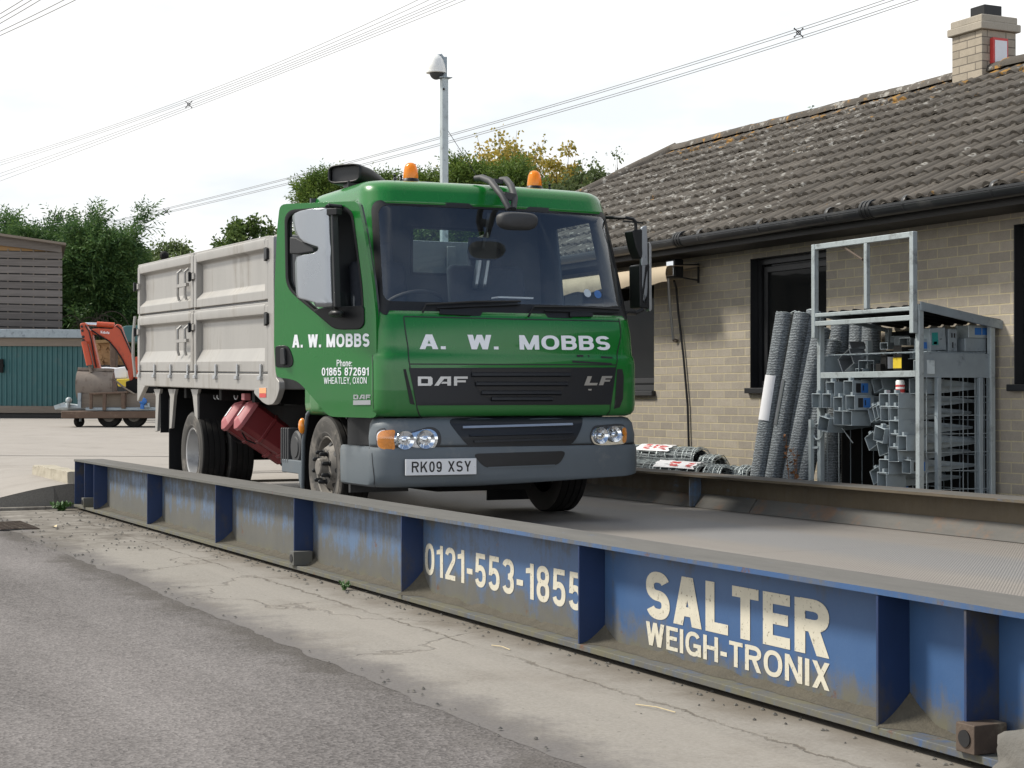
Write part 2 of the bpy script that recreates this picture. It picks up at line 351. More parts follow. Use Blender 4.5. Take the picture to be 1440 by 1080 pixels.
def m_asphalt():
    m_, t, p = newmat('asphalt'); v = coord(t); s = xyz(t, v)
    big = noi(t, coord(t, scale=(0.35, 1.1, 1)), 1.0, 5, 0.6); c = mix(t, sstep(t, big, 0.3, 0.72), (0.060, 0.053, 0.050), (0.148, 0.134, 0.128))
    band = sstep(t, noi(t, coord(t, scale=(0.05, 1.3, 1)), 1.0, 3), 0.40, 0.62); c = mix(t, mth(t, 'MULTIPLY', band, 0.30), c, (0.205, 0.190, 0.183))
    g1 = vor(t, v, 85.0, out='Color'); sepc = nd(t, 'ShaderNodeSeparateColor', Color=g1).outputs[0]
    c = mix(t, 0.24, c, mix(t, sepc, (0.04, 0.037, 0.037), (0.42, 0.39, 0.375)))
    sp = sstep(t, vor(t, v, 60.0), 0.16, 0.05); hole = sstep(t, noi(t, v, 20, 4), 0.62, 0.70)
    c = mix(t, mth(t, 'MULTIPLY', hole, 0.5), c, (0.075, 0.068, 0.065)); c = mix(t, mth(t, 'MULTIPLY', sp, 0.30), c, (0.48, 0.45, 0.42))
    st = sstep(t, noi(t, v, 0.9, 6, 0.65), 0.62, 0.74); c = mix(t, mth(t, 'MULTIPLY', st, 0.45), c, (0.085, 0.078, 0.072))
    yb = mth(t, 'ADD', s[1], mth(t, 'MULTIPLY', mth(t, 'SUBTRACT', noi(t, v, 2.6, 7, 0.7), 0.5), 0.75))      # oil and silt washed against the joint with the concrete
    jn = mth(t, 'MULTIPLY', mth(t, 'MULTIPLY', sstep(t, yb, 2.22, 2.44), sstep(t, yb, 2.75, 2.60)), sstep(t, noi(t, v, 0.7, 4), 0.30, 0.62)); c = mix(t, mth(t, 'MULTIPLY', jn, 0.75), c, (0.060, 0.052, 0.044))
    t.links.new(c, p.inputs['Base Color']); p.inputs['Roughness'].default_value = 0.92; p.inputs['Specular IOR Level'].default_value = 0.3
    h = mth(t, 'ADD', mth(t, 'MULTIPLY', vor(t, v, 85.0), 0.8), mth(t, 'MULTIPLY', hole, -1.0)); t.links.new(bmp(t, h, 0.55, 0.007), p.inputs['Normal']); return m_
def m_concrete(name, a=(0.155, 0.140, 0.119), b=(0.262, 0.239, 0.206), stain=(0.115, 0.095, 0.072), stains=0.62, crack=True, fine=1.0, joint=False):
    m_, t, p = newmat(name); v = coord(t)
    c = mix(t, noi(t, coord(t, scale=(0.4, 1, 1)), 0.9, 6, 0.62), a, b)
    st = sstep(t, noi(t, v, 1.4, 8, 0.68, 0.3), 0.50, 0.72); c = mix(t, mth(t, 'MULTIPLY', st, stains), c, stain)
    f_ = noi(t, v, 70, 3); c = mix(t, 0.22 * fine, c, mix(t, f_, (0.1, 0.09, 0.08), (0.7, 0.67, 0.62)))
    pit = sstep(t, noi(t, v, 30, 4), 0.66, 0.74); c = mix(t, mth(t, 'MULTIPLY', pit, 0.6), c, sc(stain, 0.6))
    h = mth(t, 'ADD', mth(t, 'MULTIPLY', f_, 0.5), mth(t, 'MULTIPLY', pit, -1.0))
    if crack:
        vv = nd(t, 'ShaderNodeVectorMath', operation='ADD'); t.links.new(v, vv.inputs[0])
        wn = nd(t, 'ShaderNodeTexNoise', Vector=v, Scale=1.8, Detail=6); t.links.new(wn.outputs['Color'], vv.inputs[1])
        ck = sstep(t, vor(t, vv.outputs[0], 0.30, 'DISTANCE_TO_EDGE'), 0.0060, 0.0015)
        c = mix(t, mth(t, 'MULTIPLY', ck, 0.40), c, (0.09, 0.075, 0.06)); h = mth(t, 'ADD', h, mth(t, 'MULTIPLY', ck, -3.0))
    if joint:
        s = xyz(t, v); wob = mth(t, 'MULTIPLY', mth(t, 'SUBTRACT', noi(t, v, 2.2, 7, 0.7), 0.5), 0.55); yb = mth(t, 'ADD', s[1], wob)
        pt = sstep(t, noi(t, v, 0.8, 4), 0.28, 0.60)
        for a0, a1, am, cc in ((2.72, 2.50, 0.70, (0.085, 0.072, 0.056)), (3.28, 3.50, 0.80, (0.125, 0.105, 0.080))):
            c = mix(t, mth(t, 'MULTIPLY', mth(t, 'MULTIPLY', sstep(t, yb, a0, a1), pt), am), c, cc)
        br = sstep(t, mth(t, 'ADD', yb, mth(t, 'MULTIPLY', noi(t, v, 9, 7, 0.78), 0.42)), 3.02, 2.66); c = mix(t, mth(t, 'MULTIPLY', br, 0.92), c, mix(t, f_, (0.085, 0.078, 0.075), (0.175, 0.162, 0.155)))
        far = mth(t, 'MULTIPLY', sstep(t, mth(t, 'ADD', s[0], mth(t, 'MULTIPLY', wob, 3.0)), -12.3, -13.6), sstep(t, noi(t, v, 3.0, 7, 0.7), 0.34, 0.62)); c = mix(t, mth(t, 'MULTIPLY', far, 0.75), c, (0.095, 0.082, 0.066))
        jl = mth(t, 'ABSOLUTE', mth(t, 'SUBTRACT', mth(t, 'ADD', s[1], mth(t, 'MULTIPLY', mth(t, 'SUBTRACT', noi(t, v, 5.0, 6, 0.72), 0.5), 0.16)), 3.24)); jk = mth(t, 'MULTIPLY', sstep(t, jl, 0.014, 0.003), sstep(t, noi(t, v, 1.1, 3), 0.38, 0.52)); c = mix(t, mth(t, 'MULTIPLY', jk, 0.7), c, (0.085, 0.070, 0.052)); h = mth(t, 'ADD', h, mth(t, 'MULTIPLY', jk, -2.5))
        tyre = sstep(t, noi(t, coord(t, scale=(0.07, 2.2, 1)), 1.0, 4), 0.55, 0.68); c = mix(t, mth(t, 'MULTIPLY', tyre, 0.25), c, (0.31, 0.285, 0.25))
    t.links.new(c, p.inputs['Base Color']); p.inputs['Roughness'].default_value = 0.9; p.inputs['Specular IOR Level'].default_value = 0.3
    t.links.new(bmp(t, h, 0.4, 0.006), p.inputs['Normal']); return m_
def m_brick(name, c1=(0.372, 0.330, 0.268), c2=(0.285, 0.255, 0.214), mortar=(0.48, 0.415, 0.275)):
    m_, t, p = newmat(name); v = coord(t, 'UV')
    b = nd(t, 'ShaderNodeTexBrick', Vector=v, Color1=(*c1, 1), Color2=(*c2, 1), Mortar=(*mortar, 1), Scale=1.0)
    b.inputs['Mortar Size'].default_value = 0.0052; b.inputs['Mortar Smooth'].default_value = 0.25; b.inputs['Brick Width'].default_value = 0.225; b.inputs['Row Height'].default_value = 0.075
    b.inputs['Bias'].default_value = 0.0; b.offset = 0.5
    v3 = coord(t); c = mix(t, 0.5, b.outputs['Color'], mix(t, noi(t, v3, 14, 5, 0.7), (0.55, 0.55, 0.55), (1.3, 1.3, 1.3)), 'MULTIPLY')
    c = mix(t, 0.3, c, mix(t, noi(t, v3, 90, 3), (0.5, 0.5, 0.5), (1.45, 1.45, 1.45)), 'MULTIPLY')
    st = sstep(t, noi(t, coord(t, scale=(1.5, 1.5, 0.35)), 1.3, 6, 0.65), 0.55, 0.75); c = mix(t, mth(t, 'MULTIPLY', st, 0.30), c, (0.16, 0.135, 0.11))
    t.links.new(c, p.inputs['Base Color']); p.inputs['Roughness'].default_value = 0.88; p.inputs['Specular IOR Level'].default_value = 0.3
    h = mth(t, 'ADD', mth(t, 'MULTIPLY', b.outputs['Fac'], -1.0), mth(t, 'MULTIPLY', noi(t, v3, 60, 4), 0.5)); t.links.new(bmp(t, h, 0.6, 0.008), p.inputs['Normal']); return m_
def m_tile(name, orange=True):
    m_, t, p = newmat(name); v = coord(t); s = xyz(t, v)
    c = mix(t, noi(t, v, 2.2, 6, 0.65), (0.062, 0.055, 0.047), (0.135, 0.119, 0.100))
    rnd = t.nodes.new('ShaderNodeNewGeometry').outputs['Random Per Island']; c = mix(t, 0.5, c, mix(t, rnd, (0.55, 0.55, 0.55), (1.25, 1.25, 1.25)), 'MULTIPLY')
    dk = sstep(t, noi(t, v, 7, 6, 0.7), 0.52, 0.70); c = mix(t, mth(t, 'MULTIPLY', dk, 0.6), c, (0.045, 0.038, 0.030))
    fall = sstep(t, s[0], -10.5, -13.5); area = mth(t, 'MULTIPLY_ADD', fall, 0.10, 0.0)
    wn = mth(t, 'ADD', noi(t, v, 8.0, 7, 0.72), area)
    wl = sstep(t, wn, 0.655, 0.715); c = mix(t, mth(t, 'MULTIPLY', wl, 0.62), c, (0.40, 0.385, 0.35))
    vd = vor(t, v, 6.0); ring = mth(t, 'MULTIPLY', sstep(t, vd, 0.08, 0.12), sstep(t, vd, 0.22, 0.15)); rm = mth(t, 'MULTIPLY', ring, sstep(t, noi(t, v, 1.4, 3), 0.50, 0.62))
    c = mix(t, mth(t, 'MULTIPLY', rm, 0.55), c, (0.46, 0.45, 0.41))
    if orange:
        zr = sstep(t, s[2], 3.75, 4.42) if orange == 1 else None
        on = noi(t, v, 5.5, 6, 0.7); on = mth(t, 'ADD', on, mth(t, 'MULTIPLY', zr, 0.20)) if zr is not None else mth(t, 'ADD', on, 0.10)
        ol = sstep(t, on, 0.655, 0.72); c = mix(t, mth(t, 'MULTIPLY', ol, 0.85), c, mix(t, noi(t, v, 12, 3), (0.30, 0.135, 0.022), (0.42, 0.25, 0.06)))
    t.links.new(c, p.inputs['Base Color']); p.inputs['Roughness'].default_value = 0.92; p.inputs['Specular IOR Level'].default_value = 0.25
    t.links.new(bmp(t, noi(t, v, 45, 5, 0.7), 0.5, 0.01), p.inputs['Normal']); return m_
def m_girder(name, far=False):
    m_, t, p = newmat(name); v = coord(t); s = xyz(t, v)
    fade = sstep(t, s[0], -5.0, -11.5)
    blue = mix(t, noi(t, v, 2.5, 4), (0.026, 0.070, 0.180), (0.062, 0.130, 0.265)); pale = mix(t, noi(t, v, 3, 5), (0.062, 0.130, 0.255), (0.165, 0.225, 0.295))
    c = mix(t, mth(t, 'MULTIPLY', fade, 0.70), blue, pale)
    streak = noi(t, coord(t, scale=(9, 9, 0.9)), 1.6, 6, 0.65); grime = noi(t, v, 3.2, 8, 0.7)
    low = sstep(t, s[2], 0.30, 0.03)
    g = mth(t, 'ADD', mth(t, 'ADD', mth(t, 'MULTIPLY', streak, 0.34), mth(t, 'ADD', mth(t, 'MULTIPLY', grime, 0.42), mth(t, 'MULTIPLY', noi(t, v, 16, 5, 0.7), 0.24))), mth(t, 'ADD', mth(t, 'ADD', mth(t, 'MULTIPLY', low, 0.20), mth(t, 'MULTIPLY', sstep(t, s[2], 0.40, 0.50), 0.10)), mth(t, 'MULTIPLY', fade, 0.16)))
    gm = sstep(t, g, 0.545, 0.73); c = mix(t, mth(t, 'MULTIPLY', gm, 0.88), c, mix(t, grime, (0.070, 0.064, 0.047), (0.150, 0.137, 0.103)))
    moss = mth(t, 'MULTIPLY', sstep(t, s[2], 0.14, 0.05), sstep(t, noi(t, v, 9, 6, 0.7), 0.42, 0.6)); c = mix(t, mth(t, 'MULTIPLY', moss, 0.7), c, (0.135, 0.125, 0.072))
    speck = sstep(t, noi(t, v, 38, 4, 0.7), 0.70, 0.75); c = mix(t, mth(t, 'MULTIPLY', speck, 0.8), c, (0.07, 0.045, 0.03))
    rust = sstep(t, mth(t, 'ADD', noi(t, v, 5.5, 7, 0.72), mth(t, 'MULTIPLY', low, 0.04)), 0.655, 0.72); c = mix(t, mth(t, 'MULTIPLY', rust, 0.85), c, (0.125, 0.062, 0.034))
    if far: c = mix(t, sstep(t, noi(t, coord(t, scale=(0.9, 3, 3)), 1.5, 6, 0.7), 0.70, 0.58), c, mix(t, grime, (0.055, 0.043, 0.030), (0.145, 0.118, 0.078)))
    t.links.new(c, p.inputs['Base Color']); t.links.new(mth(t, 'MULTIPLY_ADD', gm, 0.4, 0.42), p.inputs['Roughness']); p.inputs['Specular IOR Level'].default_value = 0.4
    t.links.new(bmp(t, mth(t, 'ADD', grime, mth(t, 'MULTIPLY', rust, -0.4)), 0.25, 0.01), p.inputs['Normal']); return m_
def m_flange(name, brown=0.0):
    m_, t, p = newmat(name); v = coord(t)
    c = mix(t, noi(t, coord(t, scale=(1, 4, 4)), 2.5, 7, 0.68), (0.062, 0.060, 0.055), (0.145, 0.138, 0.125))
    bl = sstep(t, noi(t, v, 5, 6, 0.7), 0.64, 0.72); c = mix(t, mth(t, 'MULTIPLY', bl, 0.6), c, (0.08, 0.15, 0.27))
    rs = sstep(t, noi(t, v, 4.2, 7, 0.7), 0.66 - 0.16 * brown, 0.80 - 0.12 * brown); c = mix(t, mth(t, 'MULTIPLY', rs, 0.7), c, (0.185, 0.105, 0.06))
    dk = sstep(t, noi(t, v, 60, 3), 0.66, 0.74); c = mix(t, mth(t, 'MULTIPLY', dk, 0.6), c, (0.06, 0.05, 0.04))
    t.links.new(c, p.inputs['Base Color']); p.inputs['Roughness'].default_value = 0.8
    t.links.new(bmp(t, noi(t, v, 40, 4), 0.3, 0.005), p.inputs['Normal']); return m_
def m_deck():
    m_, t, p = newmat('checker_plate'); v = coord(t); s = xyz(t, v)
    c = mix(t, noi(t, coord(t, scale=(0.25, 1.6, 1)), 1.5, 7, 0.65), (0.160, 0.146, 0.134), (0.275, 0.249, 0.226))
    wy = mth(t, 'ADD', s[1], mth(t, 'MULTIPLY', mth(t, 'SUBTRACT', noi(t, coord(t, scale=(0.25, 1, 1)), 0.8, 6, 0.65), 0.5), 0.7)); tr = mth(t, 'ADD', mth(t, 'MULTIPLY', sstep(t, wy, 3.95, 4.25), sstep(t, wy, 4.95, 4.65)), mth(t, 'MULTIPLY', sstep(t, wy, 5.65, 6.05), sstep(t, wy, 6.85, 6.50)))
    c = mix(t, mth(t, 'MULTIPLY', tr, 0.72), c, (0.175, 0.182, 0.195))   # rubber and polish where wheels run
    k = 2 * math.pi / 0.042
    a_ = mth(t, 'SINE', mth(t, 'MULTIPLY', mth(t, 'ADD', s[0], s[1]), k)); b_ = mth(t, 'SINE', mth(t, 'MULTIPLY', mth(t, 'SUBTRACT', s[0], s[1]), k))
    h = sstep(t, mth(t, 'ABSOLUTE', mth(t, 'MULTIPLY', a_, b_)), 0.25, 0.6)
    c = mix(t, mth(t, 'MULTIPLY', h, 0.35), c, (0.42, 0.385, 0.34)); sp = sstep(t, noi(t, v, 22, 5, 0.7), 0.70, 0.76); c = mix(t, mth(t, 'MULTIPLY', sp, 0.7), c, (0.05, 0.045, 0.04))
    t.links.new(c, p.inputs['Base Color']); p.inputs['Roughness'].default_value = 0.62; p.inputs['Metallic'].default_value = 0.15
    t.links.new(bmp(t, h, 0.7, 0.004), p.inputs['Normal']); return m_
def m_wire(name, sc_=40.0, dark=(0.078, 0.090, 0.100), light=(0.31, 0.345, 0.370)):
    m_, t, p = newmat(name); v = coord(t, scale=(1, 1, 2.3)); vv = nd(t, 'ShaderNodeVectorMath', operation='ADD'); t.links.new(v, vv.inputs[0])
    wn = nd(t, 'ShaderNodeTexNoise', Vector=v, Scale=9.0, Detail=3); sm = nd(t, 'ShaderNodeVectorMath', operation='SCALE', Scale=0.06); t.links.new(wn.outputs['Color'], sm.inputs[0]); t.links.new(sm.outputs[0], vv.inputs[1])
    e = vor(t, vv.outputs[0], sc_, 'DISTANCE_TO_EDGE'); w_ = sstep(t, e, 0.16, 0.05)
    e2 = vor(t, vv.outputs[0], sc_ * 1.7, 'DISTANCE_TO_EDGE'); w2 = mth(t, 'MULTIPLY', sstep(t, e2, 0.15, 0.05), 0.55); w_ = mth(t, 'MAXIMUM', w_, w2); sv = xyz(t, coord(t)); wav = mth(t, 'SINE', mth(t, 'ADD', mth(t, 'MULTIPLY', sv[2], 2 * math.pi / 0.021), mth(t, 'MULTIPLY', noi(t, coord(t), 26.0, 3), 13.0)))
    w_ = mth(t, 'ADD', mth(t, 'MULTIPLY', w_, 0.40), mth(t, 'MULTIPLY', sstep(t, wav, -0.2, 0.9), 0.60))
    c = mix(t, w_, dark, mix(t, noi(t, v, 7, 4), sc(light, 0.6), light)); t.links.new(c, p.inputs['Base Color']); p.inputs['Metallic'].default_value = 0.25; p.inputs['Roughness'].default_value = 0.55
    t.links.new(bmp(t, w_, 0.8, 0.006), p.inputs['Normal']); return m_
def m_leaf(name, cols, trans=0.25):
    m_, t, p = newmat(name); out = t.nodes['Material Output']
    rnd = t.nodes.new('ShaderNodeNewGeometry').outputs['Random Per Island']
    cr_ = t.nodes.new('ShaderNodeValToRGB'); e = cr_.color_ramp.elements
    e[0].color = (*cols[0], 1); e[1].color = (*cols[-1], 1)
    for i, c in enumerate(cols[1:-1]): x = e.new((i + 1) / (len(cols) - 1)); x.color = (*c, 1)
    cl = noi(t, coord(t), 0.9, 3)
    t.links.new(mth(t, 'ADD', mth(t, 'MULTIPLY', rnd, 0.6), mth(t, 'MULTIPLY', mth(t, 'SUBTRACT', cl, 0.3), 1.0)), cr_.inputs[0])
    t.links.new(cr_.outputs[0], p.inputs['Base Color']); p.inputs['Roughness'].default_value = 0.6; p.inputs['Specular IOR Level'].default_value = 0.3
    tl = t.nodes.new('ShaderNodeBsdfTranslucent'); t.links.new(cr_.outputs[0], tl.inputs[0]); ms = t.nodes.new('ShaderNodeMixShader'); ms.inputs[0].default_value = trans
    t.links.new(p.outputs[0], ms.inputs[1]); t.links.new(tl.outputs[0], ms.inputs[2]); t.links.new(ms.outputs[0], out.inputs[0]); return m_
def m_planks(name):
    m_, t, p = newmat(name); v = coord(t, scale=(0.3, 0.3, 6)); rnd = t.nodes.new('ShaderNodeNewGeometry').outputs['Random Per Island']
    c = mix(t, noi(t, v, 3, 6), (0.075, 0.066, 0.060), (0.235, 0.210, 0.192)); c = mix(t, 0.6, c, mix(t, rnd, (0.55, 0.55, 0.55), (1.3, 1.3, 1.3)), 'MULTIPLY')
    t.links.new(c, p.inputs['Base Color']); p.inputs['Roughness'].default_value = 0.85; return m_
def m_chip(name, col, under, amt=0.66, sc_=55):
    m_, t, p = newmat(name); v = coord(t)
    k = sstep(t, noi(t, v, sc_, 6, 0.75), amt, amt + 0.06); c = mix(t, k, mix(t, noi(t, v, 12, 5), sc(col, 0.78), sc(col, 1.08)), under)
    t.links.new(c, p.inputs['Base Color']); p.inputs['Roughness'].default_value = 0.6; return m_

K = dict(
    green=M('green_paint', (0.0060, 0.160, 0.0200), 0.30, 0, 0.06, 1.5, coat=0.35, spec=0.4),
    alu=M('aluminium_panel', (0.355, 0.341, 0.318), 0.42, 0.40, 0.22, 2.6, dirt=(0.255, 0.238, 0.212), da=0.42, ds=2.6, stretch=(1.4, 1.4, 0.35)),
    grey=M('grey_bumper', (0.105, 0.125, 0.140), 0.55, 0, 0.12, 3, dirt=(0.20, 0.20, 0.195), da=0.3, ds=4),
    black=M('black_plastic', (0.008, 0.0085, 0.0095), 0.45, 0, 0.2, 6, spec=0.35),
    grille=M('grille_plastic', (0.014, 0.016, 0.020), 0.40, 0, 0.15, 6, spec=0.35),
    rubber=M('tyre_rubber', (0.012, 0.0115, 0.011), 0.8, 0, 0.25, 9, dirt=(0.040, 0.036, 0.031), da=0.35, ds=5, spec=0.25),
    sidewall=M('tyre_sidewall', (0.060, 0.056, 0.051), 0.85, 0, 0.25, 7, dirt=(0.19, 0.172, 0.15), da=0.5, ds=5),
    hub=M('dusty_hub', (0.185, 0.170, 0.150), 0.7, 0.2, 0.3, 12, dirt=(0.05, 0.045, 0.04), da=0.4, ds=10),
    rim=M('silver_rim', (0.42, 0.42, 0.42), 0.4, 0.5, 0.2, 6, dirt=(0.22, 0.2, 0.18), da=0.4, ds=5),
    chassis=M('chassis_black', (0.007, 0.0068, 0.0065), 0.7, 0, 0.3, 6, dirt=(0.022, 0.019, 0.016), da=0.4, spec=0.25),
    darkgrey=M('dark_grey_plastic', (0.034, 0.035, 0.037), 0.6, 0, 0.2, 6),
    chrome=M('chrome', (0.75, 0.76, 0.78), 0.12, 1.0, 0.04, 8),
    silver=M('silver_badge', (0.45, 0.46, 0.47), 0.3, 0.8, 0.1, 8),
    steel=M('galvanised_steel', (0.39, 0.435, 0.445), 0.5, 0.35, 0.22, 14, dirt=(0.17, 0.185, 0.185), da=0.45, ds=7),
    steeld=M('dull_zinc', (0.290, 0.335, 0.360), 0.5, 0.3, 0.2, 9, dirt=(0.10, 0.115, 0.125), da=0.35, ds=6),
    mirrorplate=M('mirror_back_plate', (0.33, 0.35, 0.375), 0.30, 0.8, 0.12, 3, stretch=(1, 1, .4)),
    white=M('white_vinyl', (0.86, 0.88, 0.90), 0.45, 0, 0.05, 3),
    plate=M('plate_white', (0.70, 0.71, 0.72), 0.4, 0, 0.05, 3),
    ink=M('black_ink', (0.012, 0.012, 0.013), 0.5),
    amber=M('amber_plastic', (0.85, 0.27, 0.012), 0.25, 0, 0.2, 30, coat=0.6),
    red=M('red_plastic', (0.17, 0.017, 0.020), 0.40, 0, 0.15, 4, dirt=(0.16, 0.035, 0.032), da=0.3, ds=4),
    pink=M('faded_red_lid', (0.42, 0.125, 0.135), 0.5, 0, 0.12, 8),
    lamp=M('lamp_reflector', (0.80, 0.82, 0.84), 0.10, 0.95, 0.10, 40),
    seat=M('seat_cloth', (0.055, 0.060, 0.075), 0.9, 0, 0.3, 30),
    lining=M('cab_lining', (0.075, 0.080, 0.088), 0.8, 0, 0.2, 5),
    dash=M('dashboard', (0.085, 0.092, 0.10), 0.6, 0, 0.2, 5),
    gutter=M('gutter_black', (0.016, 0.017, 0.019), 0.34, 0, 0.25, 6, dirt=(0.05, 0.049, 0.046), da=0.4, ds=3),
    fascia=M('fascia_dark', (0.014, 0.012, 0.011), 0.6, 0, 0.25, 4),
    frame=M('window_frame_black', (0.017, 0.018, 0.020), 0.4, 0, 0.2, 6),
    canvas=M('awning_canvas', (0.50, 0.41, 0.29), 0.85, 0, 0.12, 4, dirt=(0.33, 0.26, 0.18), da=0.4, ds=3),
    polywhite=M('white_housing', (0.72, 0.72, 0.69), 0.45, 0, 0.08, 5),
    orange=M('digger_orange', (0.46, 0.062, 0.018), 0.42, 0, 0.16, 5, dirt=(0.20, 0.055, 0.03), da=0.4, ds=5),
    mud=M('muddy_steel', (0.20, 0.165, 0.135), 0.8, 0, 0.25, 8, dirt=(0.10, 0.075, 0.058), da=0.5, ds=4, bump=0.3),
    brownsteel=M('brown_steel', (0.105, 0.065, 0.042), 0.7, 0, 0.25, 5, dirt=(0.2, 0.14, 0.1), da=0.4, ds=6),
    wood=M('rough_wood', (0.20, 0.165, 0.13), 0.85, 0, 0.3, 6, stretch=(0.4, 0.4, 5)),
    boardwood=M('pale_board', (0.29, 0.175, 0.075), 0.8, 0, 0.25, 5, stretch=(0.5, 0.5, 5)),
    corrug=M('green_sheet', (0.026, 0.108, 0.112), 0.45, 0, 0.15, 3, dirt=(0.075, 0.12, 0.115), da=0.4, ds=3),
    bark=M('bark', (0.075, 0.058, 0.042), 0.9, 0, 0.35, 9, bump=0.4, bs=25),
    logend=M('log_end', (0.33, 0.19, 0.09), 0.9, 0, 0.3, 14),
    blue=M('blue_label', (0.03, 0.14, 0.42), 0.5, 0, 0.1, 20),
    teal=M('green_label', (0.02, 0.22, 0.20), 0.5, 0, 0.1, 20),
    yellow=M('yellow_label', (0.62, 0.45, 0.03), 0.5, 0, 0.1, 20),
    paper=M('paper_label', (0.70, 0.70, 0.72), 0.6, 0, 0.08, 20),
    redink=M('red_print', (0.52, 0.045, 0.04), 0.5, 0, 0.1, 20),
    rock=M('rock', (0.125, 0.118, 0.105), 0.95, 0, 0.3, 9, dirt=(0.13, 0.12, 0.105), da=0.5, ds=6, bump=0.8, bs=30),
    dirt=M('loose_dirt', (0.085, 0.075, 0.055), 0.95, 0, 0.35, 20, bump=0.6, bs=50),
    straw=M('straw', (0.55, 0.45, 0.27), 0.8, 0, 0.2, 20),
    rust=M('rusty_steel', (0.085, 0.060, 0.044), 0.8, 0, 0.35, 9, dirt=(0.22, 0.19, 0.14), da=0.4, ds=8, bump=0.2),
    cable=M('cable', (0.045, 0.045, 0.047), 0.6),
    wirefar=M('overhead_wire', (0.17, 0.175, 0.18), 0.6),
    grassleaf=M('weed_leaf', (0.045, 0.11, 0.02), 0.6, 0, 0.3, 30),
)
K['asphalt'] = m_asphalt(); K['apron'] = m_concrete('apron_concrete', joint=True); K['yardc'] = m_concrete('yard_concrete', (0.235, 0.212, 0.188), (0.330, 0.300, 0.268), (0.165, 0.145, 0.122), 0.5, False, 0.6)
K['rampside'] = m_concrete('ramp_side', (0.075, 0.068, 0.055), (0.15, 0.135, 0.11), (0.045, 0.043, 0.03), 0.6, False)
K['kerb'] = m_concrete('kerb_concrete', (0.33, 0.295, 0.215), (0.47, 0.42, 0.33), (0.18, 0.155, 0.095), 0.6, False)
K['brick'] = m_brick('brick'); K['chim'] = m_brick('chimney_brick', (0.40, 0.345, 0.27), (0.30, 0.26, 0.205), (0.15, 0.13, 0.105))
K['cap'] = m_concrete('chimney_cap', (0.30, 0.26, 0.20), (0.42, 0.37, 0.29), (0.17, 0.15, 0.12), 0.4, False)
K['tile'] = m_tile('roof_tile', 1); K['ridge'] = m_tile('ridge_tile', 2)
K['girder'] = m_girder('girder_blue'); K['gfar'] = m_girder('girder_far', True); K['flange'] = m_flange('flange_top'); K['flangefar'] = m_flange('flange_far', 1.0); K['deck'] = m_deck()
K['wire'] = m_wire('chicken_wire'); K['signpaint'] = m_chip('sign_paint', (0.62, 0.58, 0.47), (0.15, 0.125, 0.085), 0.575, 52)
K['screen'] = glass('windscreen_glass', (0.90, 0.95, 0.95), 2.1, 0.07); K['glass'] = glass('side_glass', (0.75, 0.83, 0.83), 1.0); K['lens'] = glass('lamp_lens', (0.95, 0.96, 0.97), 1.0)
K['pane'] = pane('window_pane', spec=0.06); K['mirror'] = M('mirror_glass', (0.8, 0.82, 0.84), 0.03, 1.0, 0.02)
K['planks'] = m_planks('grey_planks')
K['stiff'] = M('girder_blue_shaded', (0.012, 0.032, 0.100), 0.5, 0, 0.35, 4, dirt=(0.060, 0.055, 0.047), da=0.52, ds=3.5, stretch=(1, 1, 0.7))  # stiffener blue darkened: shade of the bays put into the colour, under real dirt
def m_amber():
    m_, t, p = newmat('amber_dome'); p.inputs['Base Color'].default_value = (1.0, 0.40, 0.03, 1); p.inputs['Roughness'].default_value = 0.15; p.inputs['Coat Weight'].default_value = 0.5
    tl = t.nodes.new('ShaderNodeBsdfTranslucent'); tl.inputs[0].default_value = (1.0, 0.42, 0.02, 1); ms = t.nodes.new('ShaderNodeMixShader'); ms.inputs[0].default_value = 0.5
    t.links.new(p.outputs[0], ms.inputs[1]); t.links.new(tl.outputs[0], ms.inputs[2]); t.links.new(ms.outputs[0], t.nodes['Material Output'].inputs[0]); return m_
K['dome'] = m_amber()
K['indic'] = M('indicator_amber', (0.72, 0.25, 0.03), 0.18, 0, 0.35, 60, coat=0.7)
def m_green():
    m_, t, p = newmat('green_cab_paint'); v = coord(t); s = xyz(t, v)
    c = mix(t, noi(t, v, 1.5, 4), (0.0056, 0.150, 0.0190), (0.0066, 0.168, 0.0215))
    film = mth(t, 'MULTIPLY', sstep(t, mth(t, 'ADD', s[2], mth(t, 'MULTIPLY', noi(t, v, 5, 6, 0.7), 0.5)), 1.75, 1.20), 0.22)   # road film thrown up over the lower panels
    run = mth(t, 'MULTIPLY', sstep(t, noi(t, coord(t, scale=(14, 14, 1.2)), 1.5, 5, 0.7), 0.58, 0.74), 0.10); d = mth(t, 'ADD', film, run); c = mix(t, d, c, (0.085, 0.125, 0.075))
    chip = sstep(t, noi(t, v, 70, 3, 0.7), 0.735, 0.76); c = mix(t, mth(t, 'MULTIPLY', chip, 0.55), c, (0.30, 0.33, 0.30))
    t.links.new(c, p.inputs['Base Color']); t.links.new(mth(t, 'MULTIPLY_ADD', d, 0.8, 0.27), p.inputs['Roughness']); p.inputs['Coat Weight'].default_value = 0.38; p.inputs['Coat Roughness'].default_value = 0.03; p.inputs['Specular IOR Level'].default_value = 0.4
    t.links.new(bmp(t, noi(t, v, 3.0, 2), 0.05, 0.02), p.inputs['Normal']); return m_
K['green'] = m_green()
# ---------------------------------------------------------------- ground, apron, raised yard
rng = random.Random(7)
def structure(o): o['kind'] = 'structure'; return o
def yard_z(x, y):
    z = min(0.6, 0.245 + max(0, -17.65 - x) * 0.0064); t = min(1, max(0, (y - 2.15) / 1.35)); t = t * t * (3 - 2 * t) * 0.5 + t * 0.5
    return z * t
g = MB(); g.add([(-700, -500, 0), (500, -500, 0), (500, 700, 0), (-700, 700, 0)], [(0, 1, 2, 3)]); structure(g.build('ground', K['asphalt'], smooth=0))
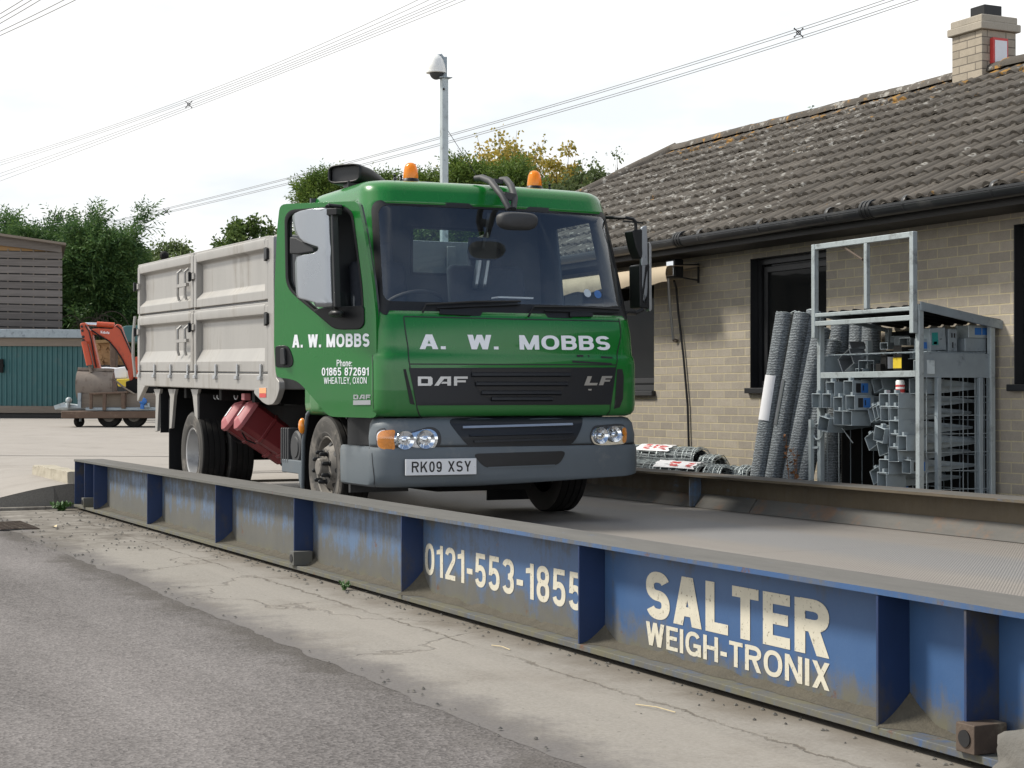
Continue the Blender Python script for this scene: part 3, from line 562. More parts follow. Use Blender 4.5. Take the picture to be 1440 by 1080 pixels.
# strip of concrete between the asphalt and the weighbridge, with a broken edge
def edge_y(x): return 2.47 + 0.05 * mnoise.noise((x * 0.8, 0, 0)) + 0.035 * mnoise.noise((x * 4, 3, 0)) + 0.015 * mnoise.noise((x * 17, 7, 0))
a_ = MB(); n_ = 500; xs = [-24 + 27 * i / n_ for i in range(n_ + 1)]
a_.add([(x, edge_y(x), 0.0012) for x in xs] + [(x, edge_y(x) + 0.16, 0.005) for x in xs] + [(x, 8.6, 0.005) for x in xs], [(r_ * (n_ + 1) + i, r_ * (n_ + 1) + i + 1, (r_ + 1) * (n_ + 1) + i + 1, (r_ + 1) * (n_ + 1) + i) for r_ in (0, 1) for i in range(n_)])
structure(a_.build('concrete_apron', K['apron'], smooth=0))
yx = [-17.65, -18.2, -19, -20, -22, -25, -30, -38, -48, -60, -90, -150, -400]; yy = [-120, 0, 2.1] + [2.15 + 0.135 * i for i in range(11)] + [4.2, 5, 7, 10, 16, 30, 80, 300]
def yv(a, b): x = yx[a]; y = yy[b]; return (x, y, yard_z(x, y) + 0.008)
b_ = MB(); nx, ny = len(yx), len(yy)
b_.add([yv(i, j) for j in range(ny) for i in range(nx)], [(j * nx + i, j * nx + i + 1, (j + 1) * nx + i + 1, (j + 1) * nx + i) for j in range(ny - 1) for i in range(nx - 1)])
structure(b_.build('yard', K['yardc'], smooth=60))
f_ = MB(); ys = [2.15 + 0.1 * i for i in range(60)]
f_.add([(-17.652, y, yard_z(-17.65, y) + 0.006) for y in ys] + [(-17.60 if y < 3.4 else -17.652, y, -0.02) for y in ys], [(i, i + 1, 60 + i + 1, 60 + i) for i in range(59)])
structure(f_.build('ramp_face', K['rampside'], smooth=0))
structure(MB().box(-17.60, -17.50, 1.9, 3.44, 0.0, 0.035).build('ramp_foot', K['apron'], bevel=0.01))
# tyre-worn joints across the yard behind the bridge
for x_, w_ in ((-19.0, 0.05), (-19.35, 0.035), (-24.5, 0.06)):
    j_ = MB(); n_ = 60
    vs = []
    for i in range(n_ + 1):
        y = 3.9 + 12 * i / n_ if x_ > -22 else 3.0 + 15 * i / n_; xx = x_ + (0.0 if x_ > -22 else 0.55 * (y - 5)) + 0.02 * mnoise.noise((y * 2, x_, 0))
        vs += [(xx - w_, y, yard_z(xx, y) + 0.014), (xx + w_ * (0.7 + 0.5 * mnoise.noise((y * 3, 1, x_))), y, yard_z(xx, y) + 0.014)]
    j_.add(vs, [(2 * i, 2 * i + 1, 2 * i + 3, 2 * i + 2) for i in range(n_)]); structure(j_.build('yard_joint', K['asphalt'], smooth=0))

kb = MB()
def kbf(a, b_):
    x = -19.7 + 2.02 * a; z0_ = 0.20; top = 0.375 + 0.022 * mnoise.noise((x * 3, 0, 3)) + 0.012 * mnoise.noise((x * 11, 2, 0))
    if a < 0.04 or a > 0.985: top = z0_ + (top - z0_) * (0.0 if a in (0, 1) else 0.9)
    y = 3.50 + 0.17 * min(1, max(0, (b_ - 0.4) / 0.2)); z = z0_ + (top - z0_) * (min(1, b_ / 0.38) if b_ < 0.6 else min(1, (1 - b_) / 0.38))
    return (x, y + 0.012 * mnoise.noise((x * 8, b_ * 9, 0)), z + 0.008 * mnoise.noise((x * 19, b_ * 12, 5)))
kb.grid(kbf, 60, 16)
tag(kb.build('concrete_kerb', K['kerb'], smooth=50), 'crumbling pale yellow concrete kerb at the left end of the blue girder', 'kerb')

# ---------------------------------------------------------------- weighbridge
wb = empty('weighbridge', (-8.5, 5.5, 0), 'long steel weighbridge with blue lettered side girder and chequer plate deck', 'weighbridge')
GX0, GX1 = -17.48, 1.5
def girder(y0, yw, y1, m_, mf, name):
    b = MB(); b.box(GX0, GX1, yw - 0.009, yw + 0.009, 0.056, 0.487); g_ = b.build(name, m_, wb)
    b = MB()
    n = 90
    for i in range(n):                                   # flange with slightly uneven edges
        xa, xb = GX0 + (GX1 - GX0) * i / n, GX0 + (GX1 - GX0) * (i + 1) / n
        e = [0.0035 * mnoise.noise((x * 1.3, y0, 0)) for x in (xa, xb)]
        for z0, z1, mi in ((0.490, 0.508, 0),):
            b.add([(xa, y0 + e[0], z0), (xb, y0 + e[1], z0), (xb, y1, z0), (xa, y1, z0), (xa, y0 + e[0], z1 + e[0]), (xb, y0 + e[1], z1 + e[1]), (xb, y1, z1), (xa, y1, z1)],
                  [(0, 3, 2, 1), (4, 5, 6, 7), (2, 3, 7, 6)], 0)
            b.add([(xa, y0 + e[0], z0), (xb, y0 + e[1], z0), (xa, y0 + e[0], z1 + e[0]), (xb, y0 + e[1], z1 + e[1])], [(0, 1, 3, 2)], 1)
    b.box(GX0, GX0 + 0.002, y0, y1, 0.487, 0.508, 1)
    b.build('top_flange', [mf, m_], g_)
    MB().box(GX0, GX1, y0, y1, 0.030, 0.055).build('bottom_flange', [m_], g_, bevel=0.003)
    return g_
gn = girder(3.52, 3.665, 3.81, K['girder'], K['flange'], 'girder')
NEAR_ST = [-17.47, -17.0, -16.57, -14.45, -12.36, -10.54, -8.70, -6.63, -4.54, -4.11, -2.0, 0.0]
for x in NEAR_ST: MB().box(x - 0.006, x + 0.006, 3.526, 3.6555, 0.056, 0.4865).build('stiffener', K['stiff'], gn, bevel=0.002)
for x in (-17.0, -10.54, -4.11):
    b = MB(); y0, y1, z0, z1, x0, x1 = 3.50, 3.63, 0.056, 0.146, x - 0.015, x + 0.070
    b.box(x0, x1, y0 + 0.001, y1, z0, z1); o = b.build('jacking_bracket', K['rust'] if x > -5 else K['girder'], gn, bevel=0.004)
    MB().lathe([(0.0, 0.0), (0.026, 0.0), (0.026, 0.004), (0, 0.004)], ((x0 + x1) / 2, y0 + 0.0005, (z0 + z1) / 2), (0, -1, 0), 20).build('bracket_hole', K['ink'], o)
# dirt banked in the bottom corners of the bays
d_ = MB()
for k, x in enumerate(NEAR_ST[2:-1]):
    xn = NEAR_ST[k + 3]
    L = xn - x - 0.02
    for side in (0,):
        def pile(a, b, x=x, L=L, k=k):
            X_ = x + 0.008 + L * a; hh = 0.018 + 0.020 * (mnoise.noise((X_ * 5, k, 0)) + 0.5 * mnoise.noise((X_ * 14, k, 2))) + 0.11 * max(0, 1 - a * L / 0.16) ** 2 * (0.4 + 0.6 * abs(mnoise.noise((k * 3.1, 5, 0.3))) * 2) + 0.06 * max(0, 1 - (1 - a) * L / 0.1) ** 2
            hh = max(0.004, hh)
            return (X_, 3.6553 - (1 - b) * (0.05 + hh * 0.9), 0.0562 + hh * b ** 1.5)
        d_.grid(pile, max(8, int(L * 40)), 4)
tag(d_.build('grime', K['dirt'], gn, smooth=60), kind='stuff')
yt = 3.6555
text_on('phone_lettering', '0121-553-1855', flat((-8.668, yt, 0.166), (-6.835, yt, 0.166), 0.172, (0, -0.0015, 0)), K['signpaint'], gn, w=.165, gap=.13)
text_on('sign_lettering', 'SALTER', flat((-6.262, yt, 0.209), (-4.975, yt, 0.209), 0.199, (0, -0.0015, 0)), K['signpaint'], gn, w=.225, gap=.10)
text_on('sign_lettering', 'WEIGH-TRONIX', flat((-6.262, yt, 0.094), (-4.972, yt, 0.094), 0.098, (0, -0.0015, 0)), K['signpaint'], gn, w=.175, gap=.11)
gf = girder(7.34, 7.49, 7.64, K['gfar'], K['flangefar'], 'girder')
for x in (-17.47, -14.4, -11.93): MB().box(x - 0.006, x + 0.006, 7.37, 7.48, 0.245, 0.486).build('stiffener', K['girder'], gf)
b = MB()
for xa, xb, o_ in ((-17.4, -14.42, 0.0), (-14.39, -11.95, -0.004), (-11.91, -11.12, 0.004), (-11.10, -7.2, 0.0), (-7.18, -3.2, 0.004), (-3.18, 1.4, 0)):
    b.prism([(xa, 7.40 + o_, 0.2395), (xa, 7.476, 0.345 + o_), (xa, 7.476, 0.2395)], (xb - xa, 0, 0))
b.build('kerb_plate', K['flangefar'], wb)
b = MB()
for i, x in enumerate([-17.46, -14.4, -11.4, -8.3, -5.3, -2.2]): b.box(x + 0.003, [-14.4, -11.4, -8.3, -5.3, -2.2, 1.4][i] - 0.003, 3.812, 7.478, 0.20, 0.2355)
b.build('deck_plate', K['deck'], wb, bevel=0.002)

# ---------------------------------------------------------------- brick building
bd = empty('brick_building', (-12, 9, 0), 'low brown brick office with tiled roof, black gutter and dark windows', 'building')
WY, WX0, WX1 = 8.43, -20.2, -2.0
WINS = [(-16.6, -14.29, 1.18, 2.36), (-12.63, -11.51, 1.20, 2.355), (-9.31, -7.3, 1.21, 2.355)]
b = MB(); x = WX0
for (a, c, z0, z1) in WINS:
    b.box(x, a, WY, WY + 0.25, 0, 2.62); b.box(a, c, WY, WY + 0.25, 0, z0); b.box(a, c, WY, WY + 0.25, z1, 2.62); x = c
b.box(x, WX1, WY, WY + 0.25, 0, 2.62); b.box(WX0, WX0 + 0.25, WY + 0.25, 13.6, 0, 2.62); b.box(WX1 - 0.25, WX1, WY + 0.25, 13.6, 0, 2.62)
b.build('wall', K['brick'], bd)
for (a, c, z0, z1) in WINS:
    y = WY + 0.085; b = MB(); t_ = 0.055
    b.box(a, a + t_, y, y + 0.06, z0 + 0.02, z1); b.box(c - t_, c, y, y + 0.06, z0 + 0.02, z1); b.box(a + t_, c - t_, y, y + 0.06, z1 - t_, z1); b.box(a + t_, c - t_, y, y + 0.06, z0 + 0.02, z0 + 0.02 + t_)
    # opening casement inside the frame
    i0, i1, j0, j1 = a + 0.075, c - 0.075, z0 + 0.095, z1 - 0.075
    for q in ((i0, i0 + 0.05, j0, j1), (i1 - 0.05, i1, j0, j1), (i0 + 0.05, i1 - 0.05, j1 - 0.05, j1), (i0 + 0.05, i1 - 0.05, j0, j0 + 0.05)): b.box(q[0], q[1], y + 0.012, y + 0.05, q[2], q[3])
    # painted reveals
    b.box(a, a + 0.006, WY + 0.002, y, z0 + 0.02, z1); b.box(c - 0.006, c, WY + 0.002, y, z0 + 0.02, z1); b.box(a + 0.006, c - 0.006, WY + 0.002, y, z1 - 0.006, z1)
    wn = b.build('window', K['frame'], bd, bevel=0.004)
    MB().box(a + 0.05, c - 0.05, y + 0.03, y + 0.036, z0 + 0.07, z1 - 0.05).build('pane', K['pane'], wn)
    MB().box(a - 0.03, c + 0.03, WY - 0.045, y, z0 - 0.03, z0 + 0.018).build('sill', K['frame'], wn, bevel=0.006)
    MB().box(a + 0.02, c - 0.02, WY + 0.2, WY + 0.24, z0, z1).build('blind', K['lining'], wn)
# roof: real interlocking tiles laid course by course
EY, EZ, RY = 8.005, 2.548, 11.0
RZ = 4.160; RIDX = -18.14; HIPX = -19.7; REND = -2.0
SL = math.hypot(RY - EY, RZ - EZ); su = Vector((0, (RY - EY) / SL, (RZ - EZ) / SL)); sn = Vector((0, -su.z, su.y))
NC = 12; GA = SL / NC; TW = 0.14
b = MB(); prof = [0, .06, .14, .24, .36, .48, .58, .66, .72, .86, 1.0]
def hgt(a): return 0.033 * math.sin(math.pi * a / 0.72) ** 0.75 if 0 < a < 0.72 else 0.0
for k in range(NC):
    s0, s1 = k * GA - 0.03, (k + 1) * GA + 0.03
    x = HIPX + (RIDX - HIPX) * (k / NC); x = math.ceil((x - (k % 2) * 0.0) / TW) * TW - TW
    while x < REND:
        dz = rng.uniform(-0.005, 0.007); tl = rng.uniform(-0.007, 0.007); dx = rng.uniform(-0.006, 0.006); ds = rng.uniform(-0.008, 0.008)
        top, lo, back = [], [], []
        for a in prof:
            X_ = x + dx + a * (TW + 0.012); lim = HIPX + (RIDX - HIPX) * min(1, max(0, s0 / SL)) - 0.04; limt = HIPX + (RIDX - HIPX) * min(1, s1 / SL) - 0.04
            h = hgt(a); f0 = Vector((max(X_, lim), EY, EZ)); f1 = Vector((max(X_, limt), EY, EZ))
            top.append(f0 + su * (s0 + ds) + sn * (h + 0.040 + dz + tl * a)); back.append(f1 + su * s1 + sn * (h + 0.006 + dz + tl * a)); lo.append(f0 + su * (s0 + ds) + sn * (h + 0.016 + dz + tl * a))
        n = len(prof)
        b.add(lo + top + back, [(i, i + 1, n + i + 1, n + i) for i in range(n - 1)] + [(n + i, n + i + 1, 2 * n + i + 1, 2 * n + i) for i in range(n - 1)])
        x += TW
roof = b.build('roof', K['tile'], bd, smooth=50, weld=False, recalc=False)
b = MB()   # felt/underside, back slope and hip end
c0, c1, c2, c3 = Vector((HIPX, EY, EZ - 0.01)), Vector((REND, EY, EZ - 0.01)), Vector((REND, RY, RZ - 0.01)), Vector((RIDX, RY, RZ - 0.01))
d0, d1 = Vector((HIPX, 2 * RY - EY, EZ - 0.01)), Vector((REND, 2 * RY - EY, EZ - 0.01))
b.add([c0, c1, c2, c3, d0, d1], [(0, 1, 2, 3), (4, 3, 2, 5), (0, 3, 4), (0, 4, 5, 1), (1, 5, 2)]); b.build('roof_deck', K['tile'], bd, smooth=0)
b = MB()
def ridge_run(p, q, r=0.105, step=0.42):
    p, q = Vector(p), Vector(q); L = (q - p).length; d = (q - p) / L; n = max(1, round(L / step)); sd_ = d.cross(Vector((0, 0, 1))).normalized(); u_ = sd_.cross(d)
    for i in range(n):
        a = p + d * (L * i / n - 0.02); e = p + d * (L * (i + 1) / n + 0.03); o1, o2 = rng.uniform(-.008, .008), rng.uniform(-.006, .01); m_ = 10
        vs = [c + sd_ * (rr * math.cos(math.pi * j / m_)) + u_ * (rr * 0.85 * math.sin(math.pi * j / m_) - 0.03 + oo) for c, rr, oo in ((a, r * 1.04, o1), (e, r * 0.96, o2)) for j in range(m_ + 1)]
        b.add(vs, [(j, j + 1, m_ + 2 + j, m_ + 1 + j) for j in range(m_)] + [tuple(range(m_ + 1))])
ridge_run((RIDX, RY, RZ + 0.05), (REND, RY, RZ + 0.05)); ridge_run((HIPX - 0.02, EY, EZ + 0.06), (RIDX, RY, RZ + 0.06))
b.build('ridge_tile', K['ridge'], roof, smooth=50, weld=False, recalc=False)
# gutter, fascia, soffit
b = MB(); gy, gz, gr = 7.985, 2.545, 0.06
def gut(a, c): t = math.pi * c; return (HIPX + (REND - HIPX) * a, gy - gr * math.cos(t) * 1.0, gz - gr * math.sin(t) * 1.05)
b.grid(gut, 60, 12); b.bar((HIPX, gy - gr, gz + 0.004), (REND, gy - gr, gz + 0.004), 0.010, 0.014); gt = b.build('gutter', K['gutter'], bd, smooth=50, recalc=False, solid=0.004)
for x in np.arange(-19.2, REND, 0.93):
    b = MB(); b.lathe([(0.0645, -0.018), (0.0665, -0.006), (0.0665, 0.006), (0.0645, 0.018)], (x, gy, gz), (1, 0, 0), 32, cap=False)
    b.build('gutter_bracket', K['gutter'], gt)
for x in (-13.05, -10.35, -16.6):
    b = MB()
    for q in (-0.045, 0.0, 0.045): b.lathe([(0.063, q - 0.02), (0.071, q - 0.015), (0.071, q + 0.012), (0.063, q + 0.016)], (x, gy, gz), (1, 0, 0), 32, cap=False)
    b.build('gutter_union', K['black'], gt)
b = MB(); b.box(HIPX, REND, 8.05, 8.07, 2.435, 2.56); b.build('fascia', K['fascia'], bd); MB().box(HIPX, REND, 8.07, WY - 0.002, 2.437, 2.449).build('soffit', K['fascia'], bd)
# chimney
cx1 = P(1381, 60, Y=10.85).x; cx0 = cx1 - 0.42; cy0, cy1 = 10.85, 11.26; zt = P(1381, 41, X=cx1).z
b = MB().box(cx0, cx1, cy0, cy1, 4.0, zt); ch = b.build('chimney', K['chim'], bd, bevel=0.006)
b = MB(); b.box(cx0 - 0.035, cx1 + 0.035, cy0 - 0.035, cy1 + 0.035, zt, zt + 0.075); b.box(cx0 - 0.012, cx1 + 0.012, cy0 - 0.012, cy1 + 0.012, zt + 0.075, zt + 0.145); b.build('chimney_cap', K['cap'], ch, bevel=0.012)
MB().box(cx0 + 0.13, cx1 - 0.09, cy0 + 0.11, cy1 - 0.09, zt + 0.145, zt + 0.265).build('chimney_pot', K['black'], ch, bevel=0.006)
ab = empty('alarm_box', (cx1, 11.05, 4.3), 'red alarm box with white front on the brick chimney', 'alarm box')
y0, y1 = P(1397, 60, X=cx1 + 0.05).y, P(1418, 60, X=cx1 + 0.05).y; z1, z0 = P(1405, 53, X=cx1 + 0.05).z, P(1405, 90, X=cx1 + 0.05).z
MB().box(cx1, cx1 + 0.05, y0, y1, z0, z1).build('case', K['redink'], ab, bevel=0.004); MB().box(cx1 + 0.05, cx1 + 0.054, y0 + 0.018, y1 - 0.018, z0 + 0.01, z1 - 0.025).build('front_panel', K['paper'], ab)
MB().box(cx1, cx1 + 0.052, y0, y1, z0 - 0.05, z0 - 0.001).build('strobe', K['blue'], ab, bevel=0.004)

# awning, flood light, cable on the wall
aw = empty('awning', (-15, 8.3, 2.3), 'folded beige canvas awning under the gutter beside the green cab', 'awning')
ax1 = P(938, 372, Y=8.02).x; b = MB()
def cloth(a, c):
    x = -17.0 + (ax1 + 17.0) * a; s_ = c * 0.62; zf = 2.335; bot = 2.335 - 0.155 + 0.012 * math.sin(a * 40)
    if s_ < 0.40: return (x, 8.42 - s_, 2.345 - 0.02 * s_)
    k = (s_ - 0.40) / 0.22; return (x + 0.01 * k, 8.02 - 0.02 * math.sin(k * 3), zf + (bot - zf) * k)
b.grid(cloth, 40, 12); b.build('fabric', K['canvas'], aw, smooth=40, recalc=False)
p, q = P(939, 385, Y=8.15), P(947, 478, Y=8.40)
MB().tube([p + Vector((0, 0, 0.02)), (p + q) / 2 + Vector((-0.02, 0, 0.05)), q], 0.013, 8).build('arm', K['silver'], aw); MB().tube([q, q + Vector((0.035, 0.02, -0.01))], 0.016, 8).build('arm_bracket', K['rust'], aw)
fl = empty('floodlight', tuple(P(948, 378, Y=8.3)), 'small square floodlight on a wall bracket under the eaves', 'floodlight')
c = P(949, 378, Y=8.2); b = MB().obox(c, (0.075, 0, 0), (0, 0.05, 0), (0, 0, 0.085)); b.build('housing', K['black'], fl, bevel=0.012)
MB().obox(c + Vector((0, -0.052, 0.0)), (0.060, 0, 0), (0, 0.004, 0), (0, 0, 0.068)).build('lamp_glass', K['lamp'], fl, bevel=0.003)
w0, w1 = P(982, 370, Y=8.42), P(982, 398, Y=8.42); b = MB().bar(w0, w1, 0.02, 0.012, (0, 1, 0)); b.bar(c + Vector((0.08, 0, 0.03)), P(982, 372, Y=8.41), 0.018, 0.012); b.bar(c + Vector((0.06, 0, -0.08)), P(980, 394, Y=8.41), 0.018, 0.012); b.build('bracket', K['gutter'], fl)
pts = [P(948, 395, Y=8.25), P(951, 405, Y=8.36), P(954, 440, Y=8.405), P(961, 500, Y=8.41), P(967, 570, Y=8.41), P(969, 640, Y=8.41)]; pts.append(Vector((pts[-1].x, 8.41, 0.0)))
tag(MB().tube(pts, 0.011, 8).build('wall_cable', K['black']), 'black cable hanging down the brick wall from the floodlight', 'cable')
hk = [P(1172, 343, Y=8.42), P(1178, 344, Y=8.3), P(1190, 350, Y=8.1), P(1213, 365, Y=7.85)]
tag(MB().tube(hk, 0.009, 6).build('wall_stay', K['rust']), 'thin rusty stay rod from the brick wall to the rack frame', 'rod')
# ---------------------------------------------------------------- tipper truck
CY, DECKZ = 5.28, 0.2355
tk = empty('tipper_truck', (-12.03, CY, DECKZ), 'green tipper lorry with silver drop side body standing on the weighbridge, door ajar', 'lorry')

def rounded(pts, r=0.25, k=4):
    """cut the corners of a pixel outline with short curves"""
    out = []; n = len(pts)
    for i in range(n):
        p0, p, p1 = Vector((*pts[i - 1], 0)), Vector((*pts[i], 0)), Vector((*pts[(i + 1) % n], 0)); q = pts[i][2] if len(pts[i]) > 2 else r
        a, c = p + (p0 - p).normalized() * min(q, (p0 - p).length * .45), p + (p1 - p).normalized() * min(q, (p1 - p).length * .45)
        for j in range(k + 1): t = j / k; w_ = a * (1 - t) ** 2 + p * 2 * t * (1 - t) + c * t * t; out.append((w_.x, w_.y))
    return out
def rnd(pts, rad):
    return rounded([(p[0], p[1]) for p in pts], rad, 4)
def make_T(lv, xr):
    lv = sorted(lv); zs = [l[0] for l in lv]
    def T(u, z):
        f, bow, r, w_ = (float(np.interp(z, zs, [l[i] for l in lv])) for i in (1, 2, 3, 4))
        sg = -1 if u < 0 else 1; u = abs(u); L = w_ - r; ph = math.atan(2 * bow / L); L = w_ - r + r * math.sin(ph)
        cxx, cyy = f - bow - r * math.cos(ph), L - r * math.sin(ph)
        if u <= 1: x, y = f - bow * u * u, L * u
        elif u <= 2: th = ph + (u - 1) * (math.pi / 2 - ph); x, y = cxx + r * math.cos(th), cyy + r * math.sin(th)
        else: x, y = cxx + (xr - cxx) * (u - 2), cyy + r
        return Vector((x, CY + sg * y, z))
    return T
def nrm(T, u, z):
    e = 1e-3; a = T(u + e, z) - T(u - e, z); b = T(u, z + e) - T(u, z - e); n = a.cross(b).normalized()
    return n if n.dot(T(u, z) - Vector((-12.0, CY, z))) > 0 else -n
def off(T, u, z, d): return T(u, z) + nrm(T, u, z) * d
def pick(T, pu, pv, z=1.5, lim=2.2):
    us = [-lim + 2 * lim * i / 300 for i in range(301)]
    for _ in range(6):
        best = min(us, key=lambda q: abs(proj(T(q, z))[0] - pu) + (0 if nrm(T, q, z).dot(CAM - T(q, z)) > 0 else 1e4))
        lo, hi = best - 2 * lim / 300, best + 2 * lim / 300
        for _k in range(18):
            m1, m2 = lo + (hi - lo) / 3, hi - (hi - lo) / 3
            if abs(proj(T(m1, z))[0] - pu) < abs(proj(T(m2, z))[0] - pu): hi = m2
            else: lo = m1
        q = (lo + hi) / 2; p = T(q, z); dz = (proj(p)[1] - pv) / (FPX / (p - CAM).dot(FW)); z += dz
        if abs(dz) < 1e-4: break
    return q, z
def rrect(u0, u1, z0, z1, ru, rz, n=7):
    o = []
    for cu, czz, a0 in ((u1 - ru, z1 - rz, 0), (u0 + ru, z1 - rz, 90), (u0 + ru, z0 + rz, 180), (u1 - ru, z0 + rz, 270)):
        for i in range(n + 1): a = R(a0 + 90 * i / n); o.append((cu + ru * math.cos(a), czz + rz * math.sin(a)))
    return o
def densify(o, k=6):
    r = []
    for i, p in enumerate(o):
        q = o[(i + 1) % len(o)]
        r += [(p[0] + (q[0] - p[0]) * j / k, p[1] + (q[1] - p[1]) * j / k) for j in range(k)]
    return r
def patch(T, outl, d, b=None, mi=0, rings=10, rim=0.0):
    """a skin that follows the bodywork inside an outline given in surface coordinates"""
    b = b or MB(); n = len(outl); cu, cz_ = sum(p[0] for p in outl) / n, sum(p[1] for p in outl) / n
    vs = [off(T, cu + (p[0] - cu) * k / rings, cz_ + (p[1] - cz_) * k / rings, d) for k in range(1, rings + 1) for p in outl] + [off(T, cu, cz_, d)]
    fs = [(k * n + i, k * n + (i + 1) % n, (k + 1) * n + (i + 1) % n, (k + 1) * n + i) for k in range(rings - 1) for i in range(n)] + [(n * rings, i, (i + 1) % n) for i in range(n)]
    if rim:
        m_ = len(vs); vs += [off(T, p[0], p[1], d - rim) for p in outl]; fs += [((rings - 1) * n + i, (rings - 1) * n + (i + 1) % n, m_ + (i + 1) % n, m_ + i) for i in range(n)]
    return b.add(vs, fs, mi)
def ringp(T, o1, o2, d, b=None, rim=0.0):
    b = b or MB(); n = len(o1); seq = [(o1, d - rim), (o1, d)] if rim else [(o1, d)]
    seq += [([(p[0] + (q[0] - p[0]) * k / 3, p[1] + (q[1] - p[1]) * k / 3) for p, q in zip(o1, o2)], d) for k in (1, 2, 3)] + ([(o2, d - rim)] if rim else [])
    vs = [off(T, p[0], p[1], dd) for o, dd in seq for p in o]
    return b.add(vs, [(k * n + i, k * n + (i + 1) % n, (k + 1) * n + (i + 1) % n, (k + 1) * n + i) for k in range(len(seq) - 1) for i in range(n)])
def strip(T, pts, wd, d, b=None, k=8):
    b = b or MB(); L = []
    for p, q in zip(pts[:-1], pts[1:]): L += [(p[0] + (q[0] - p[0]) * j / k, p[1] + (q[1] - p[1]) * j / k) for j in range(k)]
    L.append(pts[-1]); P3 = [off(T, *p, d) for p in L]; vs = []
    for i, p in enumerate(P3):
        t = (P3[min(i + 1, len(P3) - 1)] - P3[max(i - 1, 0)]).normalized(); sd_ = t.cross(nrm(T, *L[i])); vs += [p - sd_ * wd / 2, p + sd_ * wd / 2]
    return b.add(vs, [(2 * i, 2 * i + 1, 2 * i + 3, 2 * i + 2) for i in range(len(P3) - 1)])
def shell(T, us, zs, holes, name, mats, cap=False, solid=0.03, parent=tk, zfn=None):
    b = MB(); zf = zfn or (lambda u, z: z)
    vs = [T(u, zf(u, z)) for z in zs for u in us]; n = len(us); fs = []
    for j in range(len(zs) - 1):
        for i in range(n - 1):
            um, zm = (us[i] + us[i + 1]) / 2, (zs[j] + zs[j + 1]) / 2
            if not any(h[0] < um < h[1] and h[2] < zm < h[3] for h in holes): fs.append((j * n + i, j * n + i + 1, (j + 1) * n + i + 1, (j + 1) * n + i))
    if cap: fs.append(tuple(range((len(zs) - 1) * n, len(zs) * n)))
    b.add(vs, fs); return b.build(name, mats, parent, smooth=42, solid=solid)

CAB = make_T([(1.000, -10.900, .03, .14, 0.985), (1.012, -10.870, .03, .14, 1.012), (1.04, -10.848, .035, .145, 1.030), (1.09, -10.840, .035, .15, 1.036), (1.36, -10.838, .04, .15, 1.036), (1.415, -10.846, .04, .15, 1.034),
              (1.45, -10.852, .045, .16, 1.026), (1.60, -10.866, .045, .165, 1.024), (1.70, -10.885, .05, .18, 1.022), (1.78, -10.913, .05, .19, 1.018), (2.20, -11.035, .05, .21, 1.000), (2.48, -11.125, .05, .22, 0.982),
              (2.56, -11.155, .05, .22, .972), (2.62, -11.178, .05, .215, .962), (2.652, -11.205, .05, .21, .948), (2.675, -11.25, .05, .205, .925), (2.69, -11.32, .05, .2, .89), (2.698, -11.44, .05, .19, .82), (2.70, -11.58, .05, .18, .72)], -12.42)
us = sorted({round(s * x, 4) for s in (-1, 1) for x in [i / 12 for i in range(13)] + [1 + i / 10 for i in range(11)] + [2.05, 2.15, 2.3, 2.45, 2.6, 2.72, 2.8, 2.9, 3.0]})
zs = [1.0, 1.006, 1.012, 1.025, 1.04, 1.06, 1.09, 1.2, 1.3, 1.36, 1.39, 1.415, 1.43, 1.45, 1.5, 1.6, 1.65, 1.70, 1.735, 1.78, 1.9, 2.05, 2.2, 2.35, 2.48, 2.505, 2.53, 2.56, 2.59, 2.62, 2.637, 2.652, 2.664, 2.675, 2.683, 2.69, 2.698, 2.70]
cab_ = shell(CAB, us, zs, [(-1.5, 1.5, 1.735, 2.505), (-2.72, -2.05, 1.04, 2.53), (2.15, 2.72, 1.78, 2.48)], 'cab_shell', [K['green'], K['lining']], cap=True)
o1 = densify(rrect(-1.57, 1.57, 1.705, 2.525, .22, .085), 3); o2 = densify(rrect(-1.40, 1.40, 1.800, 2.488, .20, .07), 3)
seal = ringp(CAB, o1, o2, 0.005, rim=0.012).build('windscreen_seal', K['black'], tk, smooth=40)
ws_ = patch(CAB, o2, 0.002, rings=14).build('windscreen', K['screen'], tk, smooth=60)
# stickers low in the far corner of the screen
for (pu, pv, m_) in ((826.5, 412, K['paper']), (841, 413.5, K['blue'])):
    u_, z_ = pick(CAB, pu, pv, 1.85); c = off(CAB, u_, z_, -0.004); n_ = nrm(CAB, u_, z_)
    MB().lathe([(0.0, 0), (0.031, 0), (0.031, .001), (0.0, .001)], c, n_, 20).build('sticker', m_, ws_)
# rear wall of the cab with its window
b = MB(); xr = -12.42
wy0, wy1, wz0, wz1 = P(577, 385, X=xr).y, P(690, 385, X=xr).y, P(630, 388, X=xr).z, P(630, 320, X=xr).z
for q in ((CY - .99, wy0, 1.0, 2.66), (wy1, CY + .99, 1.0, 2.66), (wy0, wy1, 1.0, wz0), (wy0, wy1, wz1, 2.66)): b.box(xr - 0.03, xr, *q)
rw = b.build('rear_panel', K['lining'], tk); MB().box(xr - 0.018, xr - 0.013, wy0, wy1, wz0, wz1).build('rear_window', K['glass'], rw)
b = MB(); 
for q in ((wy0, wy1, wz0, wz0 + .02), (wy0, wy1, wz1 - .02, wz1), (wy0, wy0 + .02, wz0 + .02, wz1 - .02), (wy1 - .02, wy1, wz0 + .02, wz1 - .02)): b.box(xr - .01, xr + .008, *q)
b.build('window_seal', K['darkgrey'], rw)
MB().box(-12.4, -10.98, CY - .98, CY + .98, 1.02, 1.06).build('cab_floor', K['lining'], tk)
patch(CAB, [(2.15, 1.78), (2.72, 1.78), (2.72, 2.48), (2.15, 2.48)], -0.012).build('side_window', K['glass'], tk, smooth=0)
